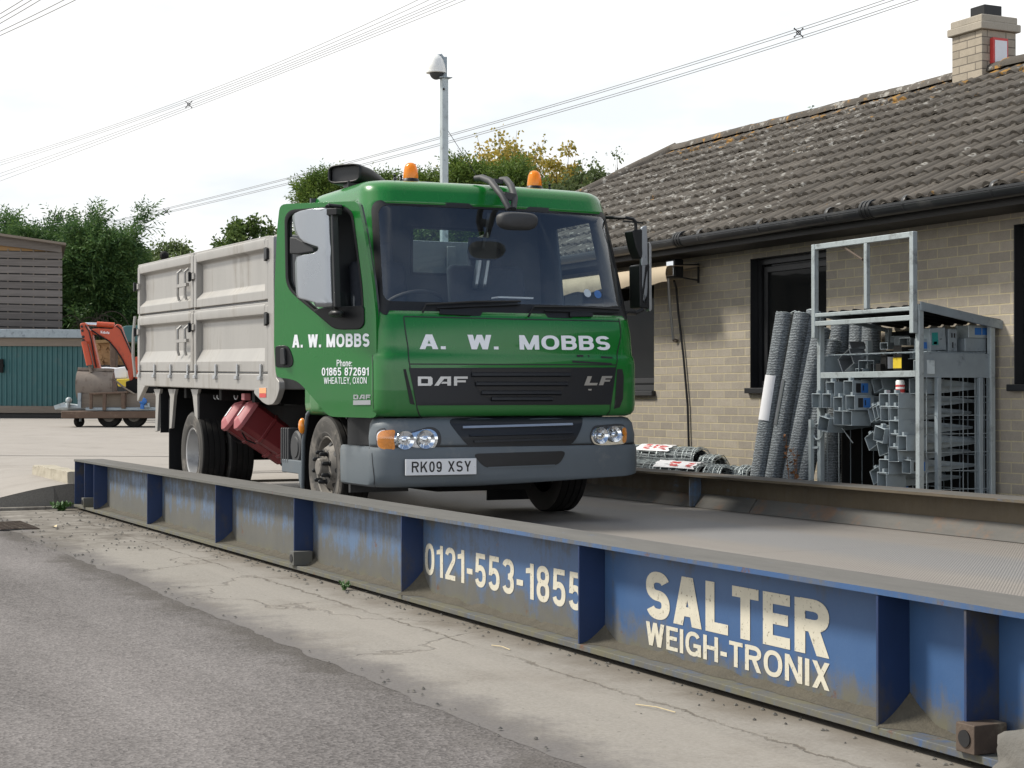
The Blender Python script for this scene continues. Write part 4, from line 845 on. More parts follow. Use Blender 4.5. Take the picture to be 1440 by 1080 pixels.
# interior
b = MB(); b.grid(lambda a, c: Vector((-11.02 - 0.42 * c + 0.0 * a - 0.09 * abs(2 * a - 1) ** 4, CY - 0.9 + 1.8 * a, 1.735 + 0.055 * math.sin(math.pi * min(1, c * 1.2)) - 0.12 * max(0, c - 0.8) * 5 + 0.03 * math.exp(-((a - .27) / .13) ** 2) * c)), 40, 10)
b.box(-11.5, -11.3, CY - .9, CY + .9, 1.1, 1.68); dash = b.build('dashboard', K['dash'], tk, smooth=50, recalc=False)
for y_, wd in ((CY - 0.50, 0.25), (CY + 0.42, 0.36)):
    b = MB(); b.box(-12.25, -11.75, y_ - wd, y_ + wd, 1.25, 1.42); b.obox((-12.24, y_, 1.78), (0.055, 0, 0), (0, wd * .92, 0), (-0.05, 0, 0.40)); st = b.build('seat', K['seat'], tk, bevel=0.05, seg=3)
    MB().obox((-12.31, y_, 2.24), (0.045, 0, 0), (0, .14, 0), (-0.01, 0, .09)).build('headrest', K['seat'], st, bevel=0.03)
c = Vector((-11.52, CY - .52, 1.80)); ax_ = Vector((-0.45, 0, 0.9)).normalized(); e1 = Vector((0, 1, 0)); e2 = ax_.cross(e1)
MB().tube([c + (e1 * math.cos(t) + e2 * math.sin(t)) * 0.22 for t in [2 * math.pi * i / 28 for i in range(28)]], 0.014, 8, closed=True).bar(c - e1 * .21, c + e1 * .21, .03, .02).bar(c, c - ax_ * .25, .06, .06).build('steering_wheel', K['darkgrey'], tk)
u0_, z0_ = pick(CAB, 688, 341, 2.1); c = off(CAB, u0_, z0_, -0.12)
im = MB().obox(c, (0.015, 0, 0), (0, 0.115, 0), (0, 0, 0.082)).build('interior_mirror', K['black'], tk, bevel=0.014, seg=3); MB().bar(c, off(CAB, u0_ + .05, 2.47, -0.03), .05, .02).build('mirror_stem', K['black'], im)
MB().obox(off(CAB, *pick(CAB, 735, 404, 1.85), -0.12) + Vector((-.05, 0, -.035)), (.06, 0, .0), (0, .14, 0), (0, 0, .006)).build('paper_sheet', K['paper'], tk)
b = MB(); c = P(681, 378, X=-12.12); b.grid(lambda a, d: c + Vector((0.03 * math.sin(a * 9), -0.05 + 0.10 * a - .05 * d, 0.14 - 0.30 * d)), 10, 6); b.build('hanging_jacket', K['mirrorplate'], tk, recalc=False, solid=0.01)

# ---- front panel furniture
def pk(pts, T=CAB, z=1.3): return [pick(T, a, c, z) for a, c in pts]
seamL = pk([(567.5, 446), (576.5, 516), (586, 572), (593, 588)]); seamR = pk([(870, 448), (866, 516), (858, 571), (853, 583)])
b = MB(); strip(CAB, seamL, 0.008, 0.0025, b); strip(CAB, seamR, 0.008, 0.0025, b); strip(CAB, [(seamL[0][0], 1.694), (0, 1.690), (seamR[0][0], 1.694)], 0.008, 0.0025, b, 24); strip(CAB, [(seamL[1][0], 1.365), (0, 1.368), (seamR[1][0], 1.372)], 0.008, 0.0022, b, 24)
b.build('panel_gap', K['ink'], cab_, smooth=0)
b = MB(); strip(CAB, [(-1.86, z) for z in (1.03, 1.43, 1.6, 1.75)], 0.007, 0.0025, b); strip(CAB, [(-1.86, 1.74), (-1.6, 1.715)], 0.006, 0.0025, b); b.build('panel_gap', K['ink'], cab_, smooth=0)
gp_o = densify(pk([(575, 517.5), (866, 516.5), (858, 569), (586, 570)]), 10)
gp = patch(CAB, gp_o, 0.004, rim=0.006, rings=12).build('grille_panel', K['grille'], tk, smooth=30)
gl_o = densify(pk([(662, 518.5), (803, 518.5), (800, 534), (790, 550), (775, 560), (690, 561), (676, 555), (668, 540)]), 6)
patch(CAB, gl_o, 0.0065).build('grille_recess', K['ink'], gp, smooth=0)
for (v, ua, ub) in ((526, 662.5, 801), (539, 668, 797), (551.5, 676, 788), (560, 690, 776)):
    (a, za), (c, zc_) = pick(CAB, ua, v, 1.2), pick(CAB, ub, v, 1.2); b = MB(); n = 16; vs = []
    for i in range(n + 1):
        u_ = a + (c - a) * i / n; z_ = za + (zc_ - za) * i / n
        vs += [off(CAB, u_, z_ + .012, 0.005), off(CAB, u_, z_ + .006, 0.022), off(CAB, u_, z_ - .012, 0.024), off(CAB, u_, z_ - .022, 0.006)]
    b.add(vs, [(4 * i + j, 4 * i + (j + 1) % 4, 4 * i + 4 + (j + 1) % 4, 4 * i + 4 + j) for i in range(n) for j in range(4)] + [(0, 1, 2, 3), (4 * n + 3, 4 * n + 2, 4 * n + 1, 4 * n)]); b.build('slat', K['grille'], gp, smooth=50)
def surf_text(T, x0, x1, vt, vb, d, z=1.4):
    A = pick(T, x0, vb[0], z); B = pick(T, x1, vb[1], z); h = pick(T, (x0 + x1) / 2, vt, z)[1] - pick(T, (x0 + x1) / 2, sum(vb) / 2, z)[1]
    return lambda a, c: off(T, A[0] + (B[0] - A[0]) * a, A[1] + (B[1] - A[1]) * a + h * c, d)
text_on('company_lettering', 'A.  W.  MOBBS', surf_text(CAB, 590, 858, 471.5, (491, 492.5), 0.003), K['white'], tk, w=.20, gap=.10)
def poly_text(name, polys, fn, m_, parent, th=0.0):
    b = MB()
    for pl in polys: b.add([fn(*p) for p in pl], [tuple(range(len(pl)))])
    return b.build(name, m_, parent, smooth=0, recalc=False, uv=False)
# block letters of the maker's badge, drawn as convex bars
DAF = [[(0, 0), (.065, 0), (.065, 1), (0, 1)], [(.065, 0), (.22, 0), (.22, .25), (.065, .25)], [(.065, .75), (.065, 1), (.22, 1), (.22, .75)], [(.20, 0), (.255, 0), (.29, .18), (.29, .82), (.255, 1), (.20, 1)],
       [(.325, 0), (.41, 0), (.525, .75), (.525, 1), (.455, 1)], [(.525, 1), (.525, .75), (.60, 0.75), (.60, 1)], [(.585, 1), (.585, 0), (.66, 0), (.66, 1)], [(.46, .22), (.585, .22), (.585, .42), (.49, .42)],
       [(.72, 0), (.785, 0), (.785, 1), (.72, 1)], [(.785, .75), (1, .75), (1, 1), (.785, 1)], [(.785, .36), (.96, .36), (.96, .58), (.785, .58)]]
poly_text('maker_badge', DAF, surf_text(CAB, 587, 657, 529.5, (542.5, 542.2), 0.010), K['silver'], gp)
LF = [[(0, 0), (.16, 0), (.28, 1), (.12, 1)], [(.16, 0), (.46, 0), (.49, .26), (.19, .26)], [(.53, 0), (.69, 0), (.81, 1), (.65, 1)], [(.78, .75), (1, .75), (1.03, 1), (.81, 1)], [(.735, .38), (.93, .38), (.96, .60), (.76, .60)]]
poly_text('model_badge', LF, surf_text(CAB, 820.5, 859, 529, (542, 541.5), 0.010), K['silver'], gp)
patch(CAB, densify(pk([(826.5, 547), (831.5, 547), (831, 549.2), (827, 549)]), 2), 0.006).build('badge_remnant', K['silver'], gp, smooth=0)
b = MB()
for q in ([(804.5, 507), (860.5, 510.5), (860, 513), (804.5, 510)], [(811, 499), (820, 499.3), (820, 502), (811, 502)], [(845, 501), (861, 502), (861, 504.5), (845, 503.5)], [(826.5, 499.5), (828, 499.5), (829, 502), (827, 502)]): patch(CAB, densify(pk(q, z=1.45), 4), 0.003, b)
b.build('tape_mark', K['ink'], tk, smooth=0)
# slots behind the corner deflectors
for q, m_ in (([(867.5, 519), (875, 519), (877, 530), (876, 560), (871, 573), (863, 575)], K['ink']), ([(567, 519), (570.5, 519), (583, 569), (576.5, 568)], K['black'])):
    patch(CAB, densify(pk(q), 4), 0.003).build('air_slot', m_, cab_, smooth=0)
# wipers on the black base of the screen
for (a, c, e) in (((593, 441), (597, 431), (730, 425)), ((741, 447), (748, 434), (868, 437))):
    q = [pick(CAB, *p, 1.76) for p in (a, c, e)]; b = MB(); b.tube([off(CAB, *q[0], .022), off(CAB, *q[1], .032), off(CAB, (q[1][0] + q[2][0]) / 2, (q[1][1] + q[2][1]) / 2 + .006, .034), off(CAB, *q[2], .02)], 0.0085, 6)
    pts = [off(CAB, q[1][0] + (q[2][0] - q[1][0]) * t, q[1][1] + (q[2][1] - q[1][1]) * t - .020, .014) for t in (0.12, .4, .7, 1.0)]; b.tube(pts, 0.007, 6); b.build('wiper', K['black'], tk)
for q in ([(617, 436), (662, 438), (661, 444.5), (618, 443)], [(800, 440), (832, 440), (832, 446), (800, 446.5)]): patch(CAB, densify(pk(q), 3), 0.018, rim=.014).build('wiper_motor_cover', K['black'], seal, smooth=30)

# ---- bumper
LB = make_T([(.515, -10.86, .05, .20, 1.02), (.53, -10.825, .05, .21, 1.045), (.56, -10.805, .05, .19, 1.048), (.66, -10.800, .05, .19, 1.052), (.765, -10.803, .05, .19, 1.050), (.79, -10.810, .05, .19, 1.044), (.798, -10.83, .05, .2, 1.03)], -11.60)
UB = make_T([(.795, -10.815, .05, .17, 1.030), (.86, -10.815, .05, .17, 1.034), (.95, -10.84, .05, .16, 1.022), (.985, -10.87, .05, .15, 1.00), (.996, -10.91, .05, .14, .97)], -11.12)
us2 = sorted({s * x for s in (-1, 1) for x in [i / 10 for i in range(11)] + [1 + i / 8 for i in range(9)] + [2.25, 2.5, 2.75, 3]})
lift = lambda u, z: z + max(0, 1 - (z - .515) / .25) * 0.034 * max(0, u + .4)
bp = shell(LB, us2, [.515, .522, .53, .545, .56, .61, .66, .72, .765, .78, .79, .798], [], 'bumper', [K['grey']], solid=0.025, zfn=lift)
shell(UB, [u for u in us2 if abs(u) <= 2.5], [.795, .82, .86, .90, .93, .95, .97, .985, .992, .996], [], 'bumper_upper', [K['grey']], solid=0.025, parent=bp)
patch(UB, densify(pk(rnd([(628, 589), (821, 584.5), (816, 607), (803, 627.5), (662, 632), (642, 608)], 14), UB, .9), 2), 0.004, rim=.006).build('lower_grille', K['grille'], bp, smooth=30)
for v, a, c in ((601.5, 650, 804), (613, 660, 806), (621, 666, 802)):
    A, B = pick(UB, a, v, .9), pick(UB, c, v - 4.5, .9); wd = .008 if v < 605 else .007
    b = MB(); n = 14; vs = []
    for i in range(n + 1):
        u_, z_ = A[0] + (B[0] - A[0]) * i / n, A[1] + (B[1] - A[1]) * i / n
        vs += [off(UB, u_, z_ + wd, .005), off(UB, u_, z_ + wd, .016), off(UB, u_, z_ - wd, .018), off(UB, u_, z_ - wd, .005)]
    b.add(vs, [(4 * i + j, 4 * i + (j + 1) % 4, 4 * i + 4 + (j + 1) % 4, 4 * i + 4 + j) for i in range(n) for j in range(4)] + [(0, 1, 2, 3), (4 * n + 3, 4 * n + 2, 4 * n + 1, 4 * n)]); b.build('slat', K['silver'] if v < 605 else K['grille'], bp, smooth=40)
patch(LB, densify(pk(rnd([(664, 638), (797, 634), (786, 654), (681, 658)], 9), LB, .7), 2), 0.003).build('air_intake', K['ink'], bp, smooth=0)
strip(LB, pk([(686, 657.5), (780, 654)], LB, .65), .010, .006).build('intake_lip', K['grey'], bp, smooth=0)
b = MB(); strip(UB, [(-2.3, .7985), (-1, .7985), (0, .7985), (1, .7985), (2.3, .7985)], .009, .003, b, 12); strip(LB, pk([(523, 637), (525, 660), (529, 688)], LB, .65), .006, .002, b); b.build('panel_gap', K['ink'], bp, smooth=0)
npl = P(572, 669.5, X=-10.785), P(667.5, 666.5, X=-10.785); ph = P(571.5, 648, X=-10.785).z - npl[0].z
y0, y1, z0 = npl[0].y, npl[0].y + .52, (npl[0].z + npl[1].z) / 2
rot = R(-2.5); dY = Vector((-math.sin(rot), math.cos(rot), 0)); o_ = Vector((-10.800, y0, z0))
pl = MB().prism([o_, o_ + dY * .52, o_ + dY * .52 + Vector((0, 0, .111)), o_ + Vector((0, 0, .111))], (-.02, 0, 0)).build('number_plate', K['plate'], bp, bevel=.003)
text_on('plate_lettering', 'RK09 XSY', flat(o_ + dY * .042 + Vector((0, 0, .021)), o_ + dY * .478 + Vector((0, 0, .021)), .073, (.0015, 0, 0)), K['ink'], pl, w=.155, gap=.17)
for t in (.012, .508): MB().lathe([(0, 0), (.006, 0), (.005, .003), (0, .004)], o_ + dY * t + Vector((0, 0, .055)), (1, 0, 0), 10).build('plate_screw', K['plate'], pl)
def headlight(px, circ, amb):
    bz = densify(pk(rnd(px, 5), UB, .86), 1); n_b = len(bz); cb = (sum(p[0] for p in bz) / n_b, sum(p[1] for p in bz) / n_b); h = patch(UB, bz, .004, rim=.008).build('headlight', K['lamp'], tk, smooth=30); patch(UB, [(cb[0] + (p[0] - cb[0]) * 1.07, cb[1] + (p[1] - cb[1]) * 1.20) for p in bz], .0025).build('lamp_surround', K['darkgrey'], h, smooth=30)
    lens = MB(); 
    for (pu, pv, r_) in circ:
        u_, z_ = pick(UB, pu, pv, .86); n_ = nrm(UB, u_, z_); c = off(UB, u_, z_, .005)
        b = MB(); b.lathe([(r_, .0035), (r_ * .97, .0075), (r_ * .93, .006), (r_ * .8, .001), (r_ * .6, -.006), (r_ * .34, -.009), (r_ * .30, .002), (r_ * .16, .008), (0, .009)], c + n_ * .004, n_, 28, cap=False)
        for k in range(7): t = 2 * math.pi * k / 7; e1 = n_.orthogonal().normalized(); e2 = n_.cross(e1); d_ = e1 * math.cos(t) + e2 * math.sin(t); b.bar(c + n_ * .002 + d_ * r_ * .4, c + n_ * .010 + d_ * r_ * .9, .003, .004, n_)
        b.build('reflector', K['lamp'], h, smooth=40)
    a_o = densify(pk(rnd(amb, 4), UB, .86), 1); patch(UB, a_o, .0075, rim=.004).build('indicator', K['indic'], h, smooth=40)
    n = len(bz); cu = sum(p[0] for p in bz) / n; cz_ = sum(p[1] for p in bz) / n
    patch(UB, [(cu + (p[0] - cu) * .95, cz_ + (p[1] - cz_) * .92) for p in bz], .020, rim=.014).build('lens', K['lens'], h, smooth=40)
headlight([(530, 610), (536, 605), (606, 603.5), (614, 609), (616, 619), (612, 629), (604, 632.5), (538, 633), (531, 628)], [(569, 619, .066), (598, 618, .066)], [(531.2, 612), (537, 605.8), (556, 604.6), (554, 618), (556, 632.2), (539, 632.6), (532, 627)])
headlight([(830, 612), (836, 601), (868, 598.5), (878.5, 600), (880.5, 612), (879, 624), (846, 626.5), (834, 624)], [(844, 612.5, .062), (863, 611, .062)], [(874.5, 602), (879.5, 601.5), (881, 612), (879.5, 622.5), (875, 623)])
# step between bumper and wheel
b = MB(); b.box(-11.58, -11.03, 4.235, 4.50, .772, .790); stp = b.build('cab_step', K['black'], tk, bevel=.004)
for i in range(11): MB().box(-11.55 + i * .045, -11.53 + i * .045, 4.25, 4.48, .790, .797).build('tread', K['darkgrey'], stp)
b = MB(); b.grid(lambda a, c: Vector((-11.08 - .52 * a, 4.36 - .075 * math.cos(a * math.pi) ** 8 * (1 if a > .5 else 0) + .05 * math.sin(math.pi * a), .79 + .24 * c)), 16, 4); b.box(-11.62, -11.58, 4.30, 4.75, .45, 1.02); b.build('step_well', K['darkgrey'], tk, smooth=40)
MB().box(-12.4, -11.0, 4.50, 6.05, .86, 1.0).build('cab_underside', K['chassis'], tk)

# ---- open driver's door, hinged at its front edge
HG = Vector((-11.02, 4.245, 0)); DD = Vector((-math.cos(R(30)), -math.sin(R(30)), 0)); DN = Vector((-DD.y, DD.x, 0)); DN = DN if DN.y < 0 else -DN
def D(u, v, o=0.0): return PP(u, v, HG + DN * o, DN)
def filled(outer, holes):
    b = bmesh.new(); es = []
    for lp in [outer] + holes:
        vs = [b.verts.new(p) for p in lp]; es += [b.edges.new((vs[i], vs[(i + 1) % len(vs)])) for i in range(len(vs))]
    bmesh.ops.triangle_fill(b, use_beauty=True, use_dissolve=False, edges=es); b.verts.index_update()
    r = [v.co.copy() for v in b.verts], [tuple(v.index for v in f.verts) for f in b.faces]; b.free(); return r
def r2(l): return [(p[0], p[1]) for p in l]
def flip_to(o, n):
    me = o.data; b_ = bmesh.new(); b_.from_mesh(me); bmesh.ops.recalc_face_normals(b_, faces=b_.faces)
    if sum(f.normal.dot(n) * f.calc_area() for f in b_.faces) < 0: bmesh.ops.reverse_faces(b_, faces=b_.faces)
    b_.to_mesh(me); b_.free()
d_out = rnd([(393.5, 287), (503, 282.5), (511, 320), (523.5, 395), (528.5, 440), (529.6, 500), (529.8, 588), (464, 586), (457, 580), (432, 550), (420, 537.5), (408, 532.8), (390, 531), (387.4, 524), (385.2, 484), (386.2, 396), (389.7, 320)], 9)
hole = rnd([(400.5, 305), (408, 295), (440, 292.5), (484, 289), (496, 298), (502, 340), (509.5, 400), (511.6, 430), (511.5, 456), (506, 463), (477, 463.5), (468, 461), (446, 442), (416, 417), (406.5, 407), (402, 394)], 7)
for o_g in (ws_, [o for o in bpy.data.objects if o.name.startswith('lens')][0], [o for o in bpy.data.objects if o.name.startswith('lens')][-1]): flip_to(o_g, Vector((1, 0, 0)))
for o_g in [o for o in bpy.data.objects if o.name == 'side_window']: flip_to(o_g, Vector((0, 1, 0)))
do = [D(*p) for p in d_out]; ho = [D(*p) for p in hole]
vs, fs = filled(do, [ho]); b = MB(); b.add(vs, fs); door = b.build('door', K['green'], tk, smooth=30, solid=0)
flip_to(door, DN); md = door.modifiers.new('Solidify', 'SOLIDIFY'); md.thickness = .045; md.offset = -1
md = door.modifiers.new('Bevel', 'BEVEL'); md.width = .012; md.segments = 3; md.limit_method = 'ANGLE'; md.angle_limit = R(50); md.harden_normals = True
hc = sum(ho, Vector()) / len(ho); inn = [hc + (p - hc) * 0.94 for p in ho]
b = MB(); n = len(ho)
sq = [[p + DN * .004 for p in ho], [hc + (p - hc) * .97 + DN * .006 for p in ho], [p + DN * .002 for p in inn], [p - DN * .045 for p in inn]]
b.add([p for r_ in sq for p in r_], [(k * n + i, k * n + (i + 1) % n, (k + 1) * n + (i + 1) % n, (k + 1) * n + i) for k in range(3) for i in range(n)]); b.build('window_seal', K['black'], door, smooth=40)
# inner door card
vs, fs = filled([p - DN * .05 for p in [do[0] + (q - do[0]) * 1 for q in do]], [[p - DN * .05 for p in inn]]); MB().add(vs, fs).build('door_card', K['lining'], door, smooth=0, solid=.02)
gl = [D(*p, -.02) for p in rnd([(469, 412), (494, 411), (498, 416), (502, 432), (470, 432)], 3)]; vs, fs = filled(gl, []); MB().add(vs, fs).build('lowered_glass', K['glass'], door, smooth=0)
mm = [D(*p, .012) for p in rnd([(439, 436), (452, 433), (511, 429.5), (511.5, 456), (506, 463), (477, 463.5), (468, 461)], 5)]
b = MB().prism(mm, -DN * .05); b.build('mirror_mount', K['black'], door, bevel=.008)
c = D(473, 441, .075); b = MB(); b.sphere(c, (.085, .05, .028)); b.tube([c + Vector((0, 0, .02)), D(471, 424, .11)], .016, 8); b.build('mirror_foot', K['black'], door, smooth=60)
# mirror seen from behind: a bright two lobed plate
mp_o = rnd([(410.2, 303), (416, 297.5), (439, 292.5), (464, 293), (466.5, 360), (468.6, 431), (444, 431.8), (441.5, 425), (418, 420.5), (416.3, 410), (414.5, 361), (420, 357.5), (440, 356.5), (446.5, 352.5), (446, 346.5), (438, 344), (424, 340), (414, 325)], 4)
rows = [(292.8, 450), (294.5, 432), (297, 421), (300, 414.5), (304, 411.2), (312, 411.5), (324, 414), (334, 419), (340, 425), (344, 437), (346.5, 446), (349.5, 447.5), (352.5, 446.5), (356.5, 440), (358.5, 426), (361, 417), (370, 414.8), (390, 415.2), (410, 416.3), (418, 417.5), (421, 424), (425, 441), (431.5, 444)]
ncol = 14; vs = []
for v_, ul in rows:
    ur = 464 + 4.6 * (v_ - 293) / 138.5
    for i in range(ncol + 1): u_ = ul + (ur - ul) * i / ncol; vs.append(D(u_, v_, .115 - .075 * max(0, 1 - (u_ - 409) / 22) ** 2 - .02 * max(0, (u_ - 458) / 8)))
b = MB(); b.add(vs, [(j * (ncol + 1) + i, j * (ncol + 1) + i + 1, (j + 1) * (ncol + 1) + i + 1, (j + 1) * (ncol + 1) + i) for j in range(len(rows) - 1) for i in range(ncol)]); mir = b.build('mirror', K['mirrorplate'], door, smooth=60)
flip_to(mir, DN); md = mir.modifiers.new('Solidify', 'SOLIDIFY'); md.thickness = .035
MB().prism([D(464.2, 293, .125), D(467, 293, .125), D(471.5, 431.5, .125), D(468.8, 431.5, .125)], -DN * .06).build('mirror_rim', K['darkgrey'], mir, bevel=.004)
b = MB(); b.prism([D(*p, .10) for p in ((407, 333), (416, 334), (440, 347.5), (441, 354), (418, 357.5), (407, 357))], -DN * .09); b.build('mirror_bracket', K['darkgrey'], mir, bevel=.01)
b = MB(); b.tube([D(460, 291, .11), D(462, 289, .06), D(481, 291, .01)], .016, 8); b.obox(D(470, 298, .10), DD * .045, DN * .03, Vector((0, 0, .022))); b.build('mirror_arm', K['black'], mir, bevel=.004)
hp = [D(*p, .006) for p in rnd([(386.5, 486.5), (402, 485.5), (407, 490), (412, 505), (411.5, 513), (407.5, 517), (386.8, 516.5)], 4)]
hd = MB().prism(hp, -DN * .02).build('door_handle', K['black'], door, bevel=.004)
MB().prism([D(*p, .026) for p in rnd([(393.5, 490), (399, 489), (400.5, 513), (394, 513)], 2)], -DN * .02).build('grip', K['darkgrey'], hd, bevel=.005)
def door_text(name, s, x0, x1, vt, vb, m_, w, shear=0):
    p0, p1 = D(x0, vb[0], .0025), D(x1, vb[1], .0025); h = D((x0 + x1) / 2, vt, .0025).z - D((x0 + x1) / 2, (vb[0] + vb[1]) / 2, .0025).z
    text_on(name, s, flat(p0, p1, h, (0, 0, 0)), m_, door, 0, shear, w, .12)
door_text('company_lettering', 'A. W. MOBBS', 411, 519.5, 469.8, (488.8, 487.6), K['white'], .21)
door_text('phone_lettering', 'Phone:', 473.5, 495, 505.8, (515.3, 515), K['white'], .14)
door_text('phone_lettering', '01865 872691', 452.5, 518.5, 516.8, (528.3, 528), K['white'], .17)
door_text('town_lettering', 'WHEATLEY, OXON', 455.5, 515.5, 530.5, (539.8, 539.4), K['white'], .13)
bd_fn = lambda a, c: D(497 + 24 * a, 561.5 - 6.5 * c - 0 * a, .005); poly_text('maker_badge', DAF, bd_fn, K['silver'], door)
b = MB().prism([D(*p, .004) for p in ((496.5, 563), (521, 562.7), (521, 569.2), (496.5, 569.4))], -DN * .006); o = b.build('model_badge', K['silver'], door)
door_text('badge_lettering', '45.220', 498, 520, 563.8, (568.6, 568.4), K['ink'], .2)

# ---- mirrors on the far side and at the front
X_ = -11.16; fm = MB()
def FX(u, v, x=X_): return P(u, v, X=x)
fm.tube([P(846, 306, X=-11.35), P(880, 306, X=X_), P(890, 308, X=X_), P(894, 312, X=X_), P(894, 324, X=X_)], .013, 8); fm.bar(P(876, 311, X=X_), P(904, 313.5, X=X_), .012, .012); fmo = fm.build('mirror_arm', K['black'], tk); MB().tube([P(880, 440, X=-11.0), P(893, 440.5, X=X_), P(904, 435, X=X_)], .016, 8).build('lower_stay', K['black'], fmo)
def fbox(name, pts, th, m_, x=X_, bev=.012): return MB().prism([FX(*p, x) for p in rnd(pts, 3)], (th, 0, 0)).build(name, m_, fmo, bevel=bev)
fbox('mirror_housing', [(877, 326), (896, 323), (898, 326), (898, 367), (888, 365), (882, 350)], .13, K['black'], X_ - .12); fbox('mirror_housing', [(884, 374), (898, 372), (899, 376), (899, 436), (885, 434)], .16, K['black'], X_ - .15)
fbox('mirror_back', [(899.5, 320), (907, 317), (908, 340), (908.5, 433), (902, 428), (899.5, 420)], .03, K['mirrorplate'], X_ - .02, .004); fbox('mirror_edge', [(908.5, 340), (911.5, 346), (912, 436), (908.5, 439)], .05, K['silver'], X_ - .06, .006)
b = MB(); fx = -11.0
for pl in ([(668, 251, -11.32), (678, 250, -11.27), (690, 255, -11.12), (706, 275, -10.92), (716, 294, -10.86)], [(704, 253, -11.30), (712, 253, -11.24), (719, 262, -11.05), (724, 278, -10.92), (722, 294, -10.86)]):
    b.tube([P(u, v, X=x) for u, v, x in pl], [.022, .026, .026, .024, .022], 8)
b.bar(P(694, 254, X=-11.2), P(706, 256, X=-11.2), .03, .03); b.bar(P(708, 275, X=-10.92), P(724, 278, X=-10.92), .04, .05); fma = b.build('front_mirror_arm', K['darkgrey'], tk, smooth=60)
c = P(727, 309, X=-10.80); b = MB(); MB().grid
def head(a, t): ang = 2 * math.pi * a; r_ = math.sin(math.pi * t) ** .35; return c + Vector((-.07 * math.cos(math.pi * t), math.copysign(abs(math.cos(ang)) ** .6, math.cos(ang)) * .155 * r_, math.copysign(abs(math.sin(ang)) ** .7, math.sin(ang)) * (.075 if math.sin(ang) < 0 else .052) * r_))
b.grid(head, 32, 10); b.build('front_mirror', K['darkgrey'], fma, smooth=60)
# ---- roof gear
for (u, v) in ((577.5, 251), (751.5, 260)):
    x_ = -11.66; p = P(u, v, X=x_); p.z = 2.70; b = MB().lathe([(0, 0), (.070, 0), (.068, .02), (.060, .045), (.056, .05), (0, .05)], p, (0, 0, 1), 24); bc = b.build('beacon', K['black'], tk)
    MB().lathe([(.056, .05), (.056, .065), (.052, .105), (.046, .135), (.036, .155), (.020, .166), (0, .169)], p, (0, 0, 1), 24, cap=False).build('beacon_dome', K['dome'], bc, smooth=60)
m0, m1 = P(483, 250, X=-11.95), P(549, 252, X=-12.25); m0.z = 2.80; m1.z = 2.75; b = MB()
ax_ = (m1 - m0).normalized(); s_ = Vector((0, 0, 1)).cross(ax_).normalized(); n = 20
secs = [(0, .150, .070), (.06, .155, .074), (.3, .145, .070), (.55, .105, .054), (.8, .06, .032), (1, .03, .018)]; vs = []
for t, w_, h_ in secs:
    for k in range(n): a = 2 * math.pi * k / n; vs.append(m0 + (m1 - m0) * t + s_ * math.copysign(abs(math.cos(a)) ** .5, math.cos(a)) * w_ + Vector((0, 0, 1)) * math.copysign(abs(math.sin(a)) ** .5, math.sin(a)) * h_)
b.add(vs, [(i * n + k, i * n + (k + 1) % n, (i + 1) * n + (k + 1) % n, (i + 1) * n + k) for i in range(len(secs) - 1) for k in range(n)] + [tuple((len(secs) - 1) * n + k for k in range(n))])
b.box(m0.x - .05, m0.x + .05, m0.y + .02, m0.y + .1, 2.66, 2.74); sc_ = b.build('air_scoop', K['black'], tk, smooth=50, solid=.012)
b = MB(); b.prism([m0 + ax_ * .03 + s_ * x * .13 + Vector((0, 0, z * .056)) for x, z in ((-1, -1), (1, -1), (1, 1), (-1, 1))], ax_ * .01); b.build('scoop_mesh', K['darkgrey'], sc_)
b = MB()
for u, v in ((555, 256), (564, 256), (773, 262)): p = P(u, v, X=-11.6); p.z = 2.695; b.lathe([(0, 0), (.022, 0), (.016, .03), (.006, .05), (.012, .065), (0, .075)], p, (0, 0, 1), 10)
b.build('roof_bolt', K['black'], tk)
c = P(520, 267, X=-11.62); MB().sphere(c, (.06, .035, .03)).build('roof_lamp', K['black'], tk, smooth=60)
MB().tube([P(672, 250, X=-11.32), P(630, 184, X=-11.55)], .0022, 5).build('aerial', K['black'], tk)
b = MB()
for k, v in enumerate((291, 297, 303)): b.bar(P(511, v, X=-11.50), P(521, v + 1, X=-11.44), .03, .012)
b.build('pillar_vent', K['green'], cab_)
# ---------------------------------------------------------------- tipper body
RK = 0.016
def rk(x, z): return z + (-13.23 - x) * RK
BY = 4.21; BYF = 2 * CY - BY
body = MB()
def rbox(b, x0, x1, y0, y1, z0, z1, mi=0):
    vs = [(x, y, rk(x, z)) for z in (z0, z1) for y in (y0, y1) for x in (x0, x1)]
    return b.add(vs, [(0, 2, 3, 1), (4, 5, 7, 6), (0, 1, 5, 4), (2, 6, 7, 3), (0, 4, 6, 2), (1, 3, 7, 5)], mi)
XA, XB, XC = -17.66, -15.49, -13.235     # rear edge, middle post, front edge of the panels
rbox(body, XA, -13.1, BY + .03, BYF - .03, 1.20, 1.33); tb = body.build('tipper_bed', K['alu'], tk, bevel=.006)
b = MB(); rbox(b, XA - .01, -13.21, BY - .004, BY + .05, 1.183, 1.325)
b.prism([(XA - .012, BY - .004, rk(XA, 1.20)), (XA - .012, BY - .004, rk(XA, 1.02)), (XA + .02, BY - .004, rk(XA, 1.02)), (XA + .34, BY - .004, rk(XA, 1.185))], (0, .045, 0))
b.build('side_rail', K['alu'], tb, bevel=.012)
b = MB(); rbox(b, XA - .01, -13.21, BYF - .05, BYF + .004, 1.183, 1.325); b.build('side_rail', K['alu'], tb, bevel=.012)
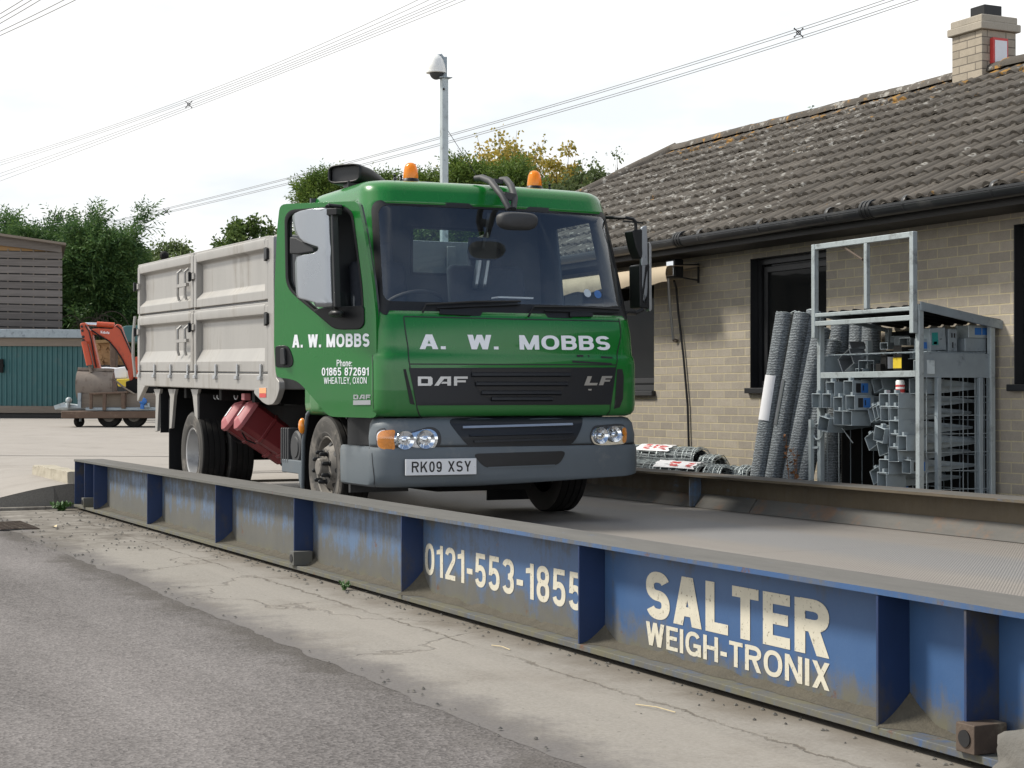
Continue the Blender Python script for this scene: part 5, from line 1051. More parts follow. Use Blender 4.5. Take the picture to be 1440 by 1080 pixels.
def side_panel(x0, x1, z0, z1, ledge, y, s, handles=False):
    """drop side pressing: rounded top rail, recessed sheet, sloping bottom ledge"""
    pr = [(0, z0), (0, z0 + .06), (-.0, z0 + ledge[0]), (.055, z0 + ledge[1]), (.055, z1 - .125), (.045, z1 - .115), (.0, z1 - .10)] + [(.028 - .034 * math.cos(t), z1 - .045 + .045 * math.sin(t)) for t in (0, .4, .8, 1.2, 1.57)] + [(.07, z1 - .01), (.075, z0)]
    b = MB(); xi0, xi1 = x0 + .085, x1 - .085; vs = []
    for x in (xi0, xi1): vs += [(x, y + s * p[0], rk(x, p[1])) for p in pr]
    n = len(pr); b.add(vs, [(i, (i + 1) % n, n + (i + 1) % n, n + i) for i in range(n)] + [tuple(range(n))[::-1], tuple(range(n, 2 * n))])
    for a, c in ((x0, x0 + .083), (x1 - .083, x1)): rbox(b, a, c, min(y - s * .004, y + s * .07), max(y - s * .004, y + s * .07), z0 + .002, z1 - .03)
    rbox(b, x0, x1, min(y + s * .002, y + s * .066), max(y + s * .002, y + s * .066), z1 - .05, z1 - .002)
    o = b.build('drop_side', K['alu'], tk, bevel=.007, smooth=18)
    if handles:
        for hx in (x1 - .50, x1 - .24):
            hb = MB(); hb.tube([(hx, y + s * .02, rk(hx, z1 - .14)), (hx, y - s * .015, rk(hx, z1 - .17)), (hx, y - s * .015, rk(hx, z0 + ledge[1] + .00)), (hx, y + s * .0, rk(hx, z0 + ledge[1] - .05))], .013, 8); hb.build('lashing_rail', K['alu'], o)
        MB().bar((x1 - .58, y - s * .012, rk(x1 - .4, z0 + ledge[1] + .09)), (x1 - .16, y - s * .012, rk(x1 - .2, z0 + ledge[1] + .09)), .03, .03).build('latch_bar', K['alu'], o)
    return o
ZT, ZM1, ZM0, ZB = 2.442, 1.925, 1.908, 1.337
for (y, s, hd_) in ((BY, 1, True), (BYF, -1, False)):
    for x0, x1 in ((XA, XB - .012), (XB + .012, XC)):
        side_panel(x0, x1, ZM1, ZT, (.075, .135), y, s, hd_ and x0 == XA); side_panel(x0, x1, ZB, ZM0, (.09, .20), y, s, hd_ and x0 == XA)
def latch(x, z):
    b = MB(); b.obox((x, BY - .012, rk(x, z)), (.035, 0, 0), (0, .012, 0), (0, 0, .035)); b.obox((x - .02, BY - .03, rk(x, z)), (.018, 0, 0), (0, .012, 0), (0, 0, .045)); b.build('latch', K['black'], tk, bevel=.005)
    b = MB(); b.obox((x + .06, BY - .01, rk(x, z)), (.03, 0, 0), (0, .012, 0), (0, 0, .028)); b.build('latch_keep', K['alu'], tk, bevel=.004)
for z in (2.215, 1.745): latch(XB - .02, z); latch(XA + .005, z - .005)
for u, v in ((374, 357.5), (374, 448.5)): p = P(u, v, Y=BY - .01); b = MB(); b.obox(p, (.022, 0, 0), (0, .014, 0), (0, 0, .055)); b.obox(p + Vector((.045, 0, 0)), (.022, 0, 0), (0, .018, 0), (0, 0, .045)); b.build('latch', K['black'], tk, bevel=.006)
for x in list(np.linspace(XA + .12, XB - .16, 4)) + list(np.linspace(XB + .12, XC - .16, 4)):
    b = MB(); b.prism([(x - .018, BY - .02, rk(x, 1.405)), (x + .014, BY - .02, rk(x, 1.405)), (x + .014, BY - .02, rk(x, 1.30)), (x - .05, BY - .02, rk(x, 1.275)), (x - .05, BY - .02, rk(x, 1.30)), (x - .018, BY - .02, rk(x, 1.32))], (0, .014, 0))
    b.obox((x - .015, BY - .012, rk(x, 1.288)), (.035, 0, 0), (0, .018, 0), (0, 0, .016)); b.build('hinge_pin', K['silver'], tk, bevel=.004)
# posts, headboard, tailgate, front corner plate
b = MB(); rbox(b, XB - .012, XB + .012, BY + .01, BY + .06, 1.2, 2.43); b.build('post', K['alu'], tk)
b = MB(); b.prism([P(u, v, Y=BY - .006) for u, v in rnd([(377, 332), (384.5, 331), (384.5, 396), (385.5, 484), (388.5, 532), (392, 536), (392.5, 548), (389, 560), (384, 568.5), (376, 570), (369, 566), (356.5, 553), (358, 546), (376.5, 544), (376.5, 400)], 3)], (0, .05, 0)); fp = b.build('corner_plate', K['alu'], tk, bevel=.006)
b = MB(); b.prism([P(u, v, Y=BY - .009) for u, v in ((364.5, 545.5), (374, 545.5), (374, 553), (364.5, 553))], (0, .002, 0)); b.build('hazard_sticker', K['amber'], fp)
b = MB(); b.prism([P(u, v, Y=BY - .009) for u, v in ((364.5, 553.3), (374, 553.3), (374, 559), (364.5, 559))], (0, .002, 0)); b.build('hazard_sticker', K['redink'], fp)
b = MB(); rbox(b, -13.16, -13.08, BY + .02, BYF - .02, 1.2, 2.44); rbox(b, -13.07, -13.04, CY - .5, CY - .42, 1.33, 2.40); rbox(b, -13.07, -13.04, CY + .42, CY + .5, 1.33, 2.40); b.build('headboard', K['alu'], tk, bevel=.008)
b = MB(); rbox(b, XA - .05, XA - .005, BY + .02, BYF - .02, 1.22, 2.40); b.build('tailgate', K['alu'], tk, bevel=.01)
b = MB(); b.tube([P(190, 445, Y=4.30), P(187.5, 470, Y=4.28), P(187, 500, Y=4.28), P(190, 530, Y=4.3)], .016, 8); b.build('tailgate_chain', K['alu'], tk)
b = MB(); b.tube([(-17.7, 4.5, rk(-17.7, 2.40)), (-17.72, 4.5, rk(-17.7, 2.52))], .03, 8); b.sphere((-17.72, 4.5, rk(-17.7, 2.55)), .05, 8, 6); b.build('rear_lamp', K['chassis'], tk)
# chassis
b = MB()
for y in (CY - .42, CY + .36): b.box(-17.2, -11.2, y, y + .07, .82, 1.06)
for x in (-16.9, -15.9, -14.6, -13.4, -12.5): b.box(x, x + .08, CY - .36, CY + .36, .86, 1.03)
for x in (-17.3, -16.2, -15.0, -14.0, -13.3): rbox(b, x, x + .08, BY + .1, BYF - .1, 1.08, 1.2)
b.box(-13.3, -12.5, 4.62, 5.9, .62, 1.0); b.box(-12.6, -11.4, CY - .38, CY + .38, .45, .95)
b.box(-12.9, -12.46, 4.55, 6.1, .95, 1.22); b.build('chassis', K['chassis'], tk, bevel=.006)
b = MB(); b.tube([(-12.03, 4.4, .60), (-12.03, 6.2, .60)], .06, 10); b.tube([(-15.74, 4.6, .62), (-15.74, 6.0, .62)], .085, 12); b.sphere((-15.74, CY, .62), (.22, .2, .2), 14, 10); b.tube([(-15.74, CY, .62), (-12.6, CY, .72)], .05, 10)
for i in range(9): y = CY - .5 + i * .14; b.obox((-14.9 + .04 * (i % 3), y + .2, .60 - .03 * ((i * 7) % 4)), (.05, 0, 0), (0, .03, 0), (0, 0, .05))
b.build('axle', K['chassis'], tk)
# wheels
def wheel(kind):
    r = MB(); tr = [(.372, -.108), (.383, -.098), (.3835, -.060), (.373, -.057), (.373, -.049), (.3835, -.046), (.3835, -.006), (.373, -.003), (.373, .005), (.3835, .008), (.3835, .048), (.373, .051), (.373, .059), (.3835, .062), (.382, .098), (.372, .108)]
    r.lathe([(.228, -.10), (.30, -.12), (.35, -.116), (.372, -.108)], (0, 0, 0), (0, -1, 0), 56, 1, cap=False); r.lathe(tr, (0, 0, 0), (0, -1, 0), 56, 0, cap=False); r.lathe([(.372, .108), (.352, .118), (.345, .119), (.343, .122), (.32, .122), (.30, .120), (.262, .112), (.258, .116), (.245, .112), (.228, .10)], (0, 0, 0), (0, -1, 0), 56, 1, cap=False)
    t_ = r.build('tyre', [K['rubber'], K['sidewall']], smooth=30)
    r = MB()
    if kind == 'front':
        r.lathe([(.232, .099), (.226, .104), (.216, .098), (.208, .05), (.200, .035), (.188, .040), (.150, .098), (.138, .112), (.075, .114), (.072, .128), (.064, .165), (.055, .172), (.0, .174)], (0, 0, 0), (0, -1, 0), 40, cap=False); rm = r.build('rim', K['hub'], smooth=35)
        for k in range(8):
            t = 2 * math.pi * (k + .3) / 8; c = Vector((math.cos(t) * .112, 0, math.sin(t) * .112)); b = MB().lathe([(.022, .108), (.022, .118), (.016, .122), (.016, .168), (.010, .176), (0, .177)], c, (0, -1, 0), 10, cap=False); nut = b.build('wheel_nut', K['black'], smooth=40); adopt(nut, rm)
        for k in range(8):
            t = 2 * math.pi * (k + .8) / 8; b = MB().lathe([(0, 0), (.022, 0), (.022, .006), (0, .006)], Vector((math.cos(t) * .168, -.074, math.sin(t) * .168)), Vector((math.cos(t) * .75, -1, math.sin(t) * .75)), 12); ho_ = b.build('hand_hole', K['ink'], smooth=40); adopt(ho_, rm)
    else:
        r.lathe([(.234, .099), (.230, .106), (.216, .10), (.210, .06), (.206, -.02), (.190, -.055), (.170, -.06), (.150, -.045), (.115, -.045), (.105, -.03), (.09, -.02), (.08, .02), (.06, .03), (0, .03)], (0, 0, 0), (0, -1, 0), 40, cap=False); rm = r.build('rim', K['rim'], smooth=35)
        for k in range(6):
            t = 2 * math.pi * k / 6; b = MB().lathe([(.016, -.045), (.014, -.015), (0, -.014)], Vector((math.cos(t) * .132, 0, math.sin(t) * .132)), (0, -1, 0), 8, cap=False); nut = b.build('wheel_nut', K['rim'], smooth=40); adopt(nut, rm)
    e = bpy.data.objects.new('wheel', None); COL.objects.link(e); adopt(t_, e); adopt(rm, e); return e
def put(wh, x, y, flip=False):
    wh.parent = tk; wh.matrix_parent_inverse = mw(tk).inverted(); wh.location = (x, y, DECKZ + .3832); wh.rotation_euler = (0, rng.uniform(0, 6), math.pi if flip else 0)
# keep to thing > part > sub-part: wheel parts hang under tyre
def wheel_mesh(kind, x, y, flip):
    e = wheel(kind); ch = [o for o in bpy.data.objects if o.parent == e]; t_ = [o for o in ch if o.name.startswith('tyre')][0]; rm = [o for o in ch if o.name.startswith('rim')][0]
    sub = [o for o in bpy.data.objects if o.parent == rm]
    m_ = Matrix.Translation((x, y, DECKZ + .3832)) @ Matrix.Rotation(math.pi if flip else 0, 4, 'Z') @ Matrix.Rotation(rng.uniform(0, 6), 4, 'Y')
    bpy.data.objects.remove(e)
    t_.name = 'wheel'
    for o in [t_, rm] + sub: o.data.transform(m_); o.parent = None
    adopt(t_, tk)
    for o in [rm] + sub: adopt(o, t_)
for x, y, k, fl_ in ((-12.03, 4.38, 'front', False), (-12.03, 2 * CY - 4.38, 'front', True), (-15.74, 4.375, 'rear', False), (-15.74, 4.375 + .27, 'rear', False), (-15.74, 2 * CY - 4.375, 'rear', True), (-15.74, 2 * CY - 4.375 - .27, 'rear', True)): wheel_mesh(k, x, y, fl_)
# guards, flaps, side furniture
b = MB(); pth = [(-12.56, .30), (-12.53, .80), (-12.44, 1.00), (-12.24, 1.10), (-11.95, 1.11), (-11.70, 1.05), (-11.60, .98)]
def extr(b, pth, y0, y1, th):
    for (x0, z0), (x1, z1) in zip(pth[:-1], pth[1:]): d = Vector((x1 - x0, 0, z1 - z0)).normalized(); n_ = Vector((-d.z, 0, d.x)) * th; b.add([(x0, y0, z0), (x1, y0, z1), (x1, y1, z1), (x0, y1, z0)] + [tuple(Vector(q) + n_) for q in ((x0, y0, z0), (x1, y0, z1), (x1, y1, z1), (x0, y1, z0))], [(0, 1, 2, 3), (7, 6, 5, 4), (0, 4, 5, 1), (3, 2, 6, 7), (1, 5, 6, 2), (0, 3, 7, 4)])
extr(b, pth, 4.275, 4.72, .012); mg = b.build('mudguard', K['black'], tk); b = MB(); b.tube([(x, 4.27, z) for x, z in pth[:5]], .017, 8); b.build('guard_edge', K['grey'], mg, smooth=60)
b = MB(); extr(b, [(x, z) for x, z in pth], 2 * CY - 4.72, 2 * CY - 4.275, .012); b.build('mudguard', K['black'], tk)
c = P(425, 599, Y=4.25); b = MB().sphere(c, (.035, .03, .062), 14, 10); b.build('side_repeater', K['amber'], tk, smooth=60)
for yy0, yy1 in ((4.275, 4.80), (2 * CY - 4.80, 2 * CY - 4.275)):
    for (u, zl, zh) in ((281, .78, 1.17), (238.5, .36, 1.12), (226.5, .78, 1.2)):
        x = P(u, 600, Y=4.28).x; b = MB().box(x - .012, x, yy0, yy1, zl, zh); b.build('mud_flap', K['black'], tk, bevel=.003)
for (u0, u1, v1) in ((216, 225.5, 606), (236, 247, 602), (268, 279, 606)):
    b = MB(); p = [P(*q, Y=4.262) for q in ((u0, 547), (u1, 547), (u1 - 2, 556), (u1 - 1 if u0 > 250 else u0 + 5, v1), (u1 - 3 if u0 > 250 else u0 + 2, v1 + 1), (u0 + 3, 558))]; b.prism(p, (0, .03, 0)); b.build('flap_bracket', K['alu'], tk, bevel=.003)
b = MB(); rbox(b, -17.55, -17.4, 4.5, 6.05, .95, 1.05); b.build('rear_bumper_bar', K['chassis'], tk)
# two red extinguisher cases slung under the body
dv_ = Vector((0.12, .80, -.58)).normalized(); xv = (Vector((1, 0, 0)) - dv_ * dv_.x).normalized(); uv_ = xv.cross(dv_).normalized(); uv_ = uv_ if uv_.z > 0 else -uv_
for u, v in ((328.5, 584.5), (346.5, 583.5)):
    c = P(u, v, Y=4.34); bx = MB()
    def sect(o, a, h): return [o + xv * x * a + uv_ * z * h for x, z in ((-.55, -1), (.55, -1), (1, -.72), (1, .72), (.55, 1), (-.55, 1), (-1, .72), (-1, -.72))]
    s0, s1 = sect(c + dv_ * .02, .112, .138), sect(c + dv_ * .58, .104, .122)
    bx.add(s0 + s1, [(i, (i + 1) % 8, 8 + (i + 1) % 8, 8 + i) for i in range(8)] + [tuple(range(8))[::-1], tuple(range(8, 16))])
    for t in (.2, .42): s2, s3 = sect(c + dv_ * t, .116, .142), sect(c + dv_ * (t + .03), .116, .142); bx.add(s2 + s3, [(i, (i + 1) % 8, 8 + (i + 1) % 8, 8 + i) for i in range(8)] + [tuple(range(8))[::-1], tuple(range(8, 16))])
    ec = bx.build('extinguisher_case', K['red'], tk, bevel=.006)
    b = MB(); q = [sect(c + dv_ * .02, .122, .150), sect(c - dv_ * .012, .122, .150), sect(c - dv_ * .020, .115, .142), sect(c - dv_ * .055, .070, .098)]
    b.add([p for r_ in q for p in r_], [(k * 8 + i, k * 8 + (i + 1) % 8, k * 8 + 8 + (i + 1) % 8, k * 8 + 8 + i) for k in range(3) for i in range(8)] + [tuple(range(8))[::-1], tuple(range(24, 32))]); b.build('case_lid', K['pink'], ec, smooth=15)
    b = MB(); b.prism([c - dv_ * .058 + xv * x + uv_ * z for x, z in ((-.03, -.05), (.03, -.05), (.03, .05), (-.03, .05))], -dv_ * .002); b.build('case_label', K['paper'], ec)
    MB().tube([c + dv_ * .05 - uv_ * .155 + xv * .05, c + dv_ * .12 - uv_ * .185 + xv * .05, c + dv_ * .2 - uv_ * .165 + xv * .05], .008, 6).build('case_strap', K['black'], ec)
c = P(414, 629, Y=4.30); b = MB(); b.lathe([(0, .0), (.08, .0), (.085, -.008), (.118, -.008), (.132, -.02), (.136, -.12), (.10, -.15), (0, -.15)], c, (0, -1, 0), 32); bc = b.build('air_filter', K['darkgrey'], tk, smooth=35)
for i in range(4): x = c.x - .17 - i * .055; MB().box(x - .02, x + .012, 4.30, 4.6, c.z - .14, c.z + .15).build('filter_rib', K['darkgrey'], bc, bevel=.01)
p0, p1 = P(396, 660, Y=4.30), P(428, 664, Y=4.30); MB().box(p0.x, p1.x, 4.30, 4.62, p0.z - .02, p0.z + .085).build('step_bracket', K['grey'], tk, bevel=.008)
b = MB(); q = P(421, 664, Y=4.27); b.prism([q + Vector(v_) for v_ in ((-.04, 0, .06), (.09, 0, .05), (.08, 0, -.03), (.03, 0, -.12), (-.02, 0, -.05))], (0, .02, 0)); b.build('splash_guard', K['grey'], tk)
c = P(346, 558, Y=4.3); MB().obox(c, (.045, 0, 0), (0, .03, 0), (0, 0, .03)).build('side_marker', K['pink'], tk, bevel=.008)
for u in (308, 332, 303): c = P(u, 556, Y=4.36); MB().tube([c + Vector((.05 * math.cos(t), 0, -.035 * math.sin(t))) for t in np.linspace(0, 3.14, 7)], .006, 6).build('rope_hook', K['silver'], tk)
c = P(456, 562, Y=4.4); MB().box(c.x - .25, c.x + .02, 4.42, 4.6, c.z - .05, c.z + .08).build('coolant_bottle', K['mirrorplate'], tk, bevel=.01)
# ---------------------------------------------------------------- galvanised rack with post spikes
YR, YB = 7.72, 8.36
XL, XR = P(1154, 400, Y=YR).x, P(1293, 400, Y=YR).x
zsh = P(1225, 531, Y=YR).z; zst = P(1225, 522.5, Y=YR).z
rk_ = empty('storage_rack', ((XL + XR) / 2, YR, 0), 'galvanised steel rack with a small roof and open frame on top, beside the wall', 'rack')
T_ = .042
def post(x, y, z0, z1, t=T_, nm='post', m_='steel'): return MB().box(x - t / 2, x + t / 2, y - t / 2, y + t / 2, z0, z1).build(nm, K[m_], rk_, bevel=.004)
zf1 = P(1291, 325, Y=YR - .03).z; zf0 = P(1294, 468, Y=YR - .03).z; ztop = P(1294, 428, Y=YR).z
post(XL, YR, 0, ztop); post(XR, YR, 0, ztop); zbk = P(1414, 452, Y=YB).z; post(XL, YB, 0, zbk); post(XR, YB, 0, zbk)
fy = YR - .045
for x in (XL - .01, XR - .01): MB().box(x - .021, x + .021, fy - .02, fy + .02, zf0 - (0.0 if x > XL else .0), zf1).build('frame_upright', K['steel'], rk_, bevel=.004)
xm = P(1219, 360, Y=fy).x; zlo1, zlo2 = P(1225, 366, Y=fy).z - .0, P(1225, 437, Y=fy).z
zA, zB_ = P(1294, 433, Y=fy).z, P(1294, 446, Y=fy).z
MB().box(xm - .018, xm + .018, fy - .016, fy + .016, zA + .02, zf1 - .04).build('frame_upright', K['steel'], rk_, bevel=.004)
for z, h in ((zf1 - .02, .02), (zA, .014), (zB_, .018)): MB().box(XL + .012, XR - .032, fy - .018, fy + .018, z - h, z + h).build('frame_rail', K['steel'], rk_, bevel=.004)
b = MB()                                                           # corrugated roof falling to the wall
def rf(a, c): x = XL - .03 + (XR - XL + .07) * a; y = YR - .015 + (YB - YR + .075) * c; return (x, y, ztop - .008 + (zbk - ztop + .02) * c + .011 * max(-1, min(1, 1.6 * math.sin(a * math.pi * 17))))
b.grid(rf, 120, 4); b.build('rack_roof', K['chassis'], rk_, smooth=40, recalc=False, solid=.006)
b = MB(); b.prism([(XR + .03, YR - .02, ztop - .042), (XR + .03, YB + .07, zbk - .05), (XR + .03, YB + .07, zbk + .012), (XR + .03, YR - .02, ztop + .018)], (.012, 0, 0)); b.build('roof_edge', K['steeld'], rk_)
for x in (XL, XR): MB().bar((x, YR, ztop - .02), (x, YB, zbk - .02), .03, .03).build('roof_rail', K['steeld'], rk_, bevel=.003)
zp1, zp0 = P(1350, 497, X=XR).z, P(1350, 531, X=XR).z
MB().box(XR - .003, XR + .004, YR + .022, YB - .022, zp0, zp1).build('side_plate', K['steeld'], rk_)
MB().box(XL - .003, XL + .004, YR + .022, YB - .022, zp0, zp1).build('side_plate', K['steeld'], rk_)
MB().box(XL + .022, XR - .022, YR - .02, YR + .018, zsh, zst).build('shelf_lip', K['steel'], rk_, bevel=.003); MB().box(XL + .022, XR - .022, YR + .02, YB, zsh + .01, zsh + .018).build('shelf', K['steeld'], rk_)
b = MB(); zs_ = P(1350, 495, X=XR).z
for i in range(16): y = YR + .04 + i * (YB - YR - .08) / 15; b.bar((XL + .03, y, zp1 + .01), (XR - .01, y, zp1 + .01), .006, .006)
for i in range(14): x = XL + .05 + i * (XR - XL - .08) / 13; b.bar((x, YR + .03, zp1 + .004), (x, YB - .03, zp1 + .004), .006, .006)
b.build('wire_shelf', K['steeld'], rk_, uv=False)
for u in (1319, 1378): y = P(u, 600, X=XR).y; MB().box(XR - .018, XR + .018, y - .017, y + .017, 0, zp0).build('post', K['steeld'], rk_, bevel=.003)
b = MB()
for i in range(13): x = XL + .05 + i * (XR - XL - .1) / 12; b.bar((x, YB - .02, .05), (x, YB - .02, zsh), .006, .006)
for j in range(10): z = .1 + j * .125; b.bar((XL, YB - .02, z), (XR, YB - .02, z), .006, .006)
for i in range(6): y = YR + .06 + i * (YB - YR - .1) / 5; b.bar((XR, y, .05), (XR, y, zp0), .005, .005); b.bar((XL, y, .05), (XL, y, zp0), .005, .005)
for j in range(9): z = .1 + j * .13; b.bar((XR, YR, z), (XR, YB, z), .005, .005)
b.build('wire_mesh', K['steeld'], rk_, uv=False)
MB().box(XL + .03, XR - .03, YB + .004, YB + .010, .02, zbk - .03).build('back_shade_sheet', K['chassis'], rk_)  # black sheet added to stand for the shade inside the rack
MB().box(XL - .012, XL - .006, YR + .20, YB, .02, zsh - .02).build('side_shade_sheet', K['chassis'], rk_)  # another added black sheet, darkening the lower left where shade lies
post(P(1166, 600, Y=YB - .1).x + .2, YB - .08, 0, zsh, .03, m_='steeld'); 
b = MB().box(XL + .02, XR - .02, YR + .05, YB - .03, .03, .06); b.build('bottom_tray', K['steeld'], rk_)
b = MB(); q = P(1140, 590, Y=YR - .05); b.box(q.x - .015, q.x + .015, YR - .06, YR - .03, 0, q.z + .0); b.bar((q.x, YR - .045, .35), (XL, YR - .02, .36), .02, .02); b.bar((q.x, YR - .045, .75), (XL, YR - .02, .76), .016, .016); b.build('side_gate', K['steel'], rk_)
b = MB(); c = P(1150, 607, Y=YR - .03); b.tube([c + Vector((math.cos(t) * .06, 0, math.sin(t) * .06)) for t in np.linspace(0, 6.283, 20)[:-1]], .006, 6, closed=True); b.tube([c + Vector((.06, .0, 0)), c + Vector((.2, .05, .06)), c + Vector((.3, .1, -.08))], .005, 6); b.build('wire_hoop', K['steel'], rk_)

def spike(s=.107, L=.17, B=.58):
    e = bpy.data.objects.new('post_spike', None); COL.objects.link(e); t = .004; h = s / 2
    b = MB(); b.box(-h, h, 0, L, -h, -h + t); b.box(-h, h, 0, L, h - t, h); b.box(-h, -h + t, 0, L, -h + t, h - t); b.box(h - t, h, 0, L, -h + t, h - t); b.box(-h, h, L, L + t, -h, h)
    b.obox((0, .03, h + .012), (.012, 0, 0), (0, .018, 0), (0, 0, .012)); cp = b.build('socket', K['steeld'], bevel=.003); adopt(cp, e)
    b = MB(); w_ = s * .52; 
    for ax_ in (0, 1):
        p = [(-w_, L + t), (w_, L + t), (.004, L + B), (-.004, L + B)]
        b.prism([((a, y, .0) if ax_ == 0 else (0, y, a)) for a, y in p], (0, 0, .003) if ax_ == 0 else (.003, 0, 0))
    bl = b.build('blade', K['steeld']); adopt(bl, e); return e
proto = spike(); used = [False]
def put_spike(u, v, y, label, group=None, roll=0, yaw=0, tilt=0, lab=None, sc_=1.0):
    e = proto if not used[0] else copy_tree(proto); used[0] = True
    e.location = P(u, v, Y=y); e.rotation_euler = (R(tilt), R(roll), R(yaw)); e.scale = (sc_,) * 3
    tag(e, label, 'post spike', group or e.get('group'))
    if group is None and 'group' in e: del e['group']
    if lab:
        h = .0535; b = MB(); x_ = h + .001; b.add([(x_, .03, -.035), (x_, .075, -.035), (x_, .075, .035), (x_, .03, .035)], [(0, 1, 2, 3)]); o = b.build('label', K['ink'], smooth=0, recalc=False); o.parent = e
        b = MB(); b.add([(x_, .078, -.035), (x_, .14, -.035), (x_, .14, .035), (x_, .078, .035)], [(0, 1, 2, 3)]); b.add([(x_ + .001, .09, -.02), (x_ + .001, .10, -.02), (x_ + .001, .10, .02), (x_ + .001, .09, .02)], [(0, 1, 2, 3)], 1); o = b.build('label', [K['blue'], K['ink']], smooth=0, recalc=False); o.parent = e
G1, G2 = 'grey post spikes stacked in the left of the rack', 'grey post spikes stacked in the right of the rack'
L1, L2 = 'plain grey zinc post spike in the left hand pile of the rack', 'plain grey zinc post spike laid level in the right hand pile of the rack'
def s3(x, y): return 1140 + x / 6.75, 420 + y / 6.75
def s4(x, y): return 1150 + x / 5.143, 540 + y / 5.143
put_spike(*s3(185, 857), 7.66, L1, G1)
put_spike(*s3(355, 848), 7.66, 'grey post spike with a blue label on top of the left pile', lab=1)
for x, y in ((50, 968), (150, 970), (258, 1000)): put_spike(*s3(x, y), 7.64, L1, G1, roll=rng.uniform(-3, 3))
put_spike(*s3(375, 988), 7.63, 'grey post spike with blue label below the topmost labelled one', lab=1)
for x, y in ((145, 245), (212, 247)): put_spike(*s4(x, y), 7.64, L1, G1, roll=rng.uniform(-2, 2))
put_spike(*s4(40, 290), 7.60, 'grey post spike tipped askew at the lower left of the left pile', roll=12, yaw=8)
for x, y in ((478, 122), (550, 122), (488, 214), (546, 215), (550, 315), (548, 412), (606, 428), (545, 508), (462, 692)): put_spike(*s4(x, y), 7.66, L2, G2, roll=rng.uniform(-2, 2), yaw=rng.uniform(-2, 2), tilt=rng.uniform(-1, 1.5))
put_spike(*s4(478, 598), 7.66, L2, G2)
put_spike(*s4(640, 597), 7.70, 'grey post spike with a blue label low in the right pile', lab=1, sc_=.9)
for x, y, r_, lb in ((442, 365, 14, 'pale post spike jutting out askew half way down the right pile'), (470, 458, -16, 'post spike tipped askew just under the pale jutting one'), (385, 412, -28, 'post spike rolled on its edge left of the pale jutting one'), (400, 212, -22, 'outer of two post spikes leaning beside the upper rows of the right pile'), (440, 205, -18, 'inner of two post spikes leaning beside the upper rows of the right pile'), (420, 662, -24, 'post spike rolled on its edge at the bottom of the right pile')):
    put_spike(*s4(x, y), 7.72 if r_ != 14 else 7.62, lb, roll=r_, yaw=rng.uniform(-4, 4))
put_spike(*s3(630, 810), 7.80, 'dark post spike lying behind the drink can on the pile', roll=-20); put_spike(*s3(980, 830), 7.76, 'dark post spike half hidden behind the right rack post', roll=0)

# things on the shelf
def thing_box(name, pts_uv, y, depth, m_, label, cat, parts=(), bev=.003):
    """pts_uv: lower left, lower right, height in px of the face towards the photographer, standing at depth y"""
    (u0, v0), (u1, v1), hp = pts_uv; a, c = P(u0, v0, Y=y), P(u1, v0, Y=y); h = a.z - P(u0, v0 + hp, Y=y).z
    b = MB().box(a.x, c.x, y, y + depth, a.z, a.z + h); o = b.build(name, m_, bevel=bev); o.location = (0, 0, 0); tag(o, label, cat)
    for (nm, f0, f1, g0, g1, side, mm) in parts:
        if side == 'front': p = MB().box(a.x + (c.x - a.x) * f0, a.x + (c.x - a.x) * f1, y - .0015, y - .0005, a.z + h * g0, a.z + h * g1)
        else: p = MB().box(c.x + .0005, c.x + .0015, y + depth * f0, y + depth * f1, a.z + h * g0, a.z + h * g1)
        p.build(nm, mm, o)
    return o
e = tag(bpy.data.objects.new('angle_bracket', None), 'large bent steel bracket tipped open on the left of the shelf', 'bracket'); COL.objects.link(e); e.location = P(1200, 508, Y=7.85)
c = Vector(e.location); b = MB(); ry = Matrix.Rotation(R(-28), 3, 'Y')
for cc, hx, hz in ((Vector((0, 0, .06)), .085, .004), (Vector((.02, 0, -.06)), .065, .004), (Vector((-.075, 0, 0)), .004, .06), (Vector((.075, 0, .0)), .004, .06)): b.obox(c + ry @ cc, ry @ Vector((hx, 0, 0)), (0, .07, 0), ry @ Vector((0, 0, hz)))
b.obox(c + ry @ Vector((.10, 0, .08)), ry @ Vector((.004, 0, 0)), (0, .07, 0), ry @ Vector((0, 0, .03))); o = b.build('plate', K['mirrorplate'], e, bevel=.002)
zsf = zst + .001
def onshelf(u, y): return P(u, 522, Y=y)
def shelf_hollow(u, w_, h, y, d, m_, label, rz=0, z=None):
    p = onshelf(u, y); z = zsh + .019 if z is None else z; b = MB(); t = .004; mt = Matrix.Translation((p.x, y, z)) @ Matrix.Rotation(R(rz), 4, 'Z')
    for q in ((-w_ / 2, w_ / 2, 0, d, 0, t), (-w_ / 2, w_ / 2, 0, d, h - t, h), (-w_ / 2, -w_ / 2 + t, 0, d, t, h - t), (w_ / 2 - t, w_ / 2, 0, d, t, h - t)): b.box(*q)
    b.v = [tuple(mt @ Vector(v)) for v in b.v]; o = b.build('post_socket', m_, bevel=.002); tag(o, label, 'socket'); return o
shelf_hollow(1218, .12, .11, 7.78, .14, K['steeld'], 'open square post socket turned sideways beside the tipped bracket', 32)
shelf_hollow(1208, .07, .05, 7.76, .08, K['steeld'], 'small square clip at the left front of the shelf', 15)
shelf_hollow(1288, .10, .10, 7.74, .12, K['steel'], 'bright square socket at the right front corner of the shelf', -20)
shelf_hollow(1248, .08, .08, 7.95, .12, K['steeld'], 'square socket perched on the boxes behind the labelled tins', 10, zsh + .16); shelf_hollow(1255, .07, .07, 8.02, .12, K['steel'], 'topmost square socket behind the labelled tins', -15, zsh + .24); shelf_hollow(1262, .09, .07, 8.06, .1, K['steeld'], 'dull square socket stacked behind the topmost one', 5, zsh + .175)
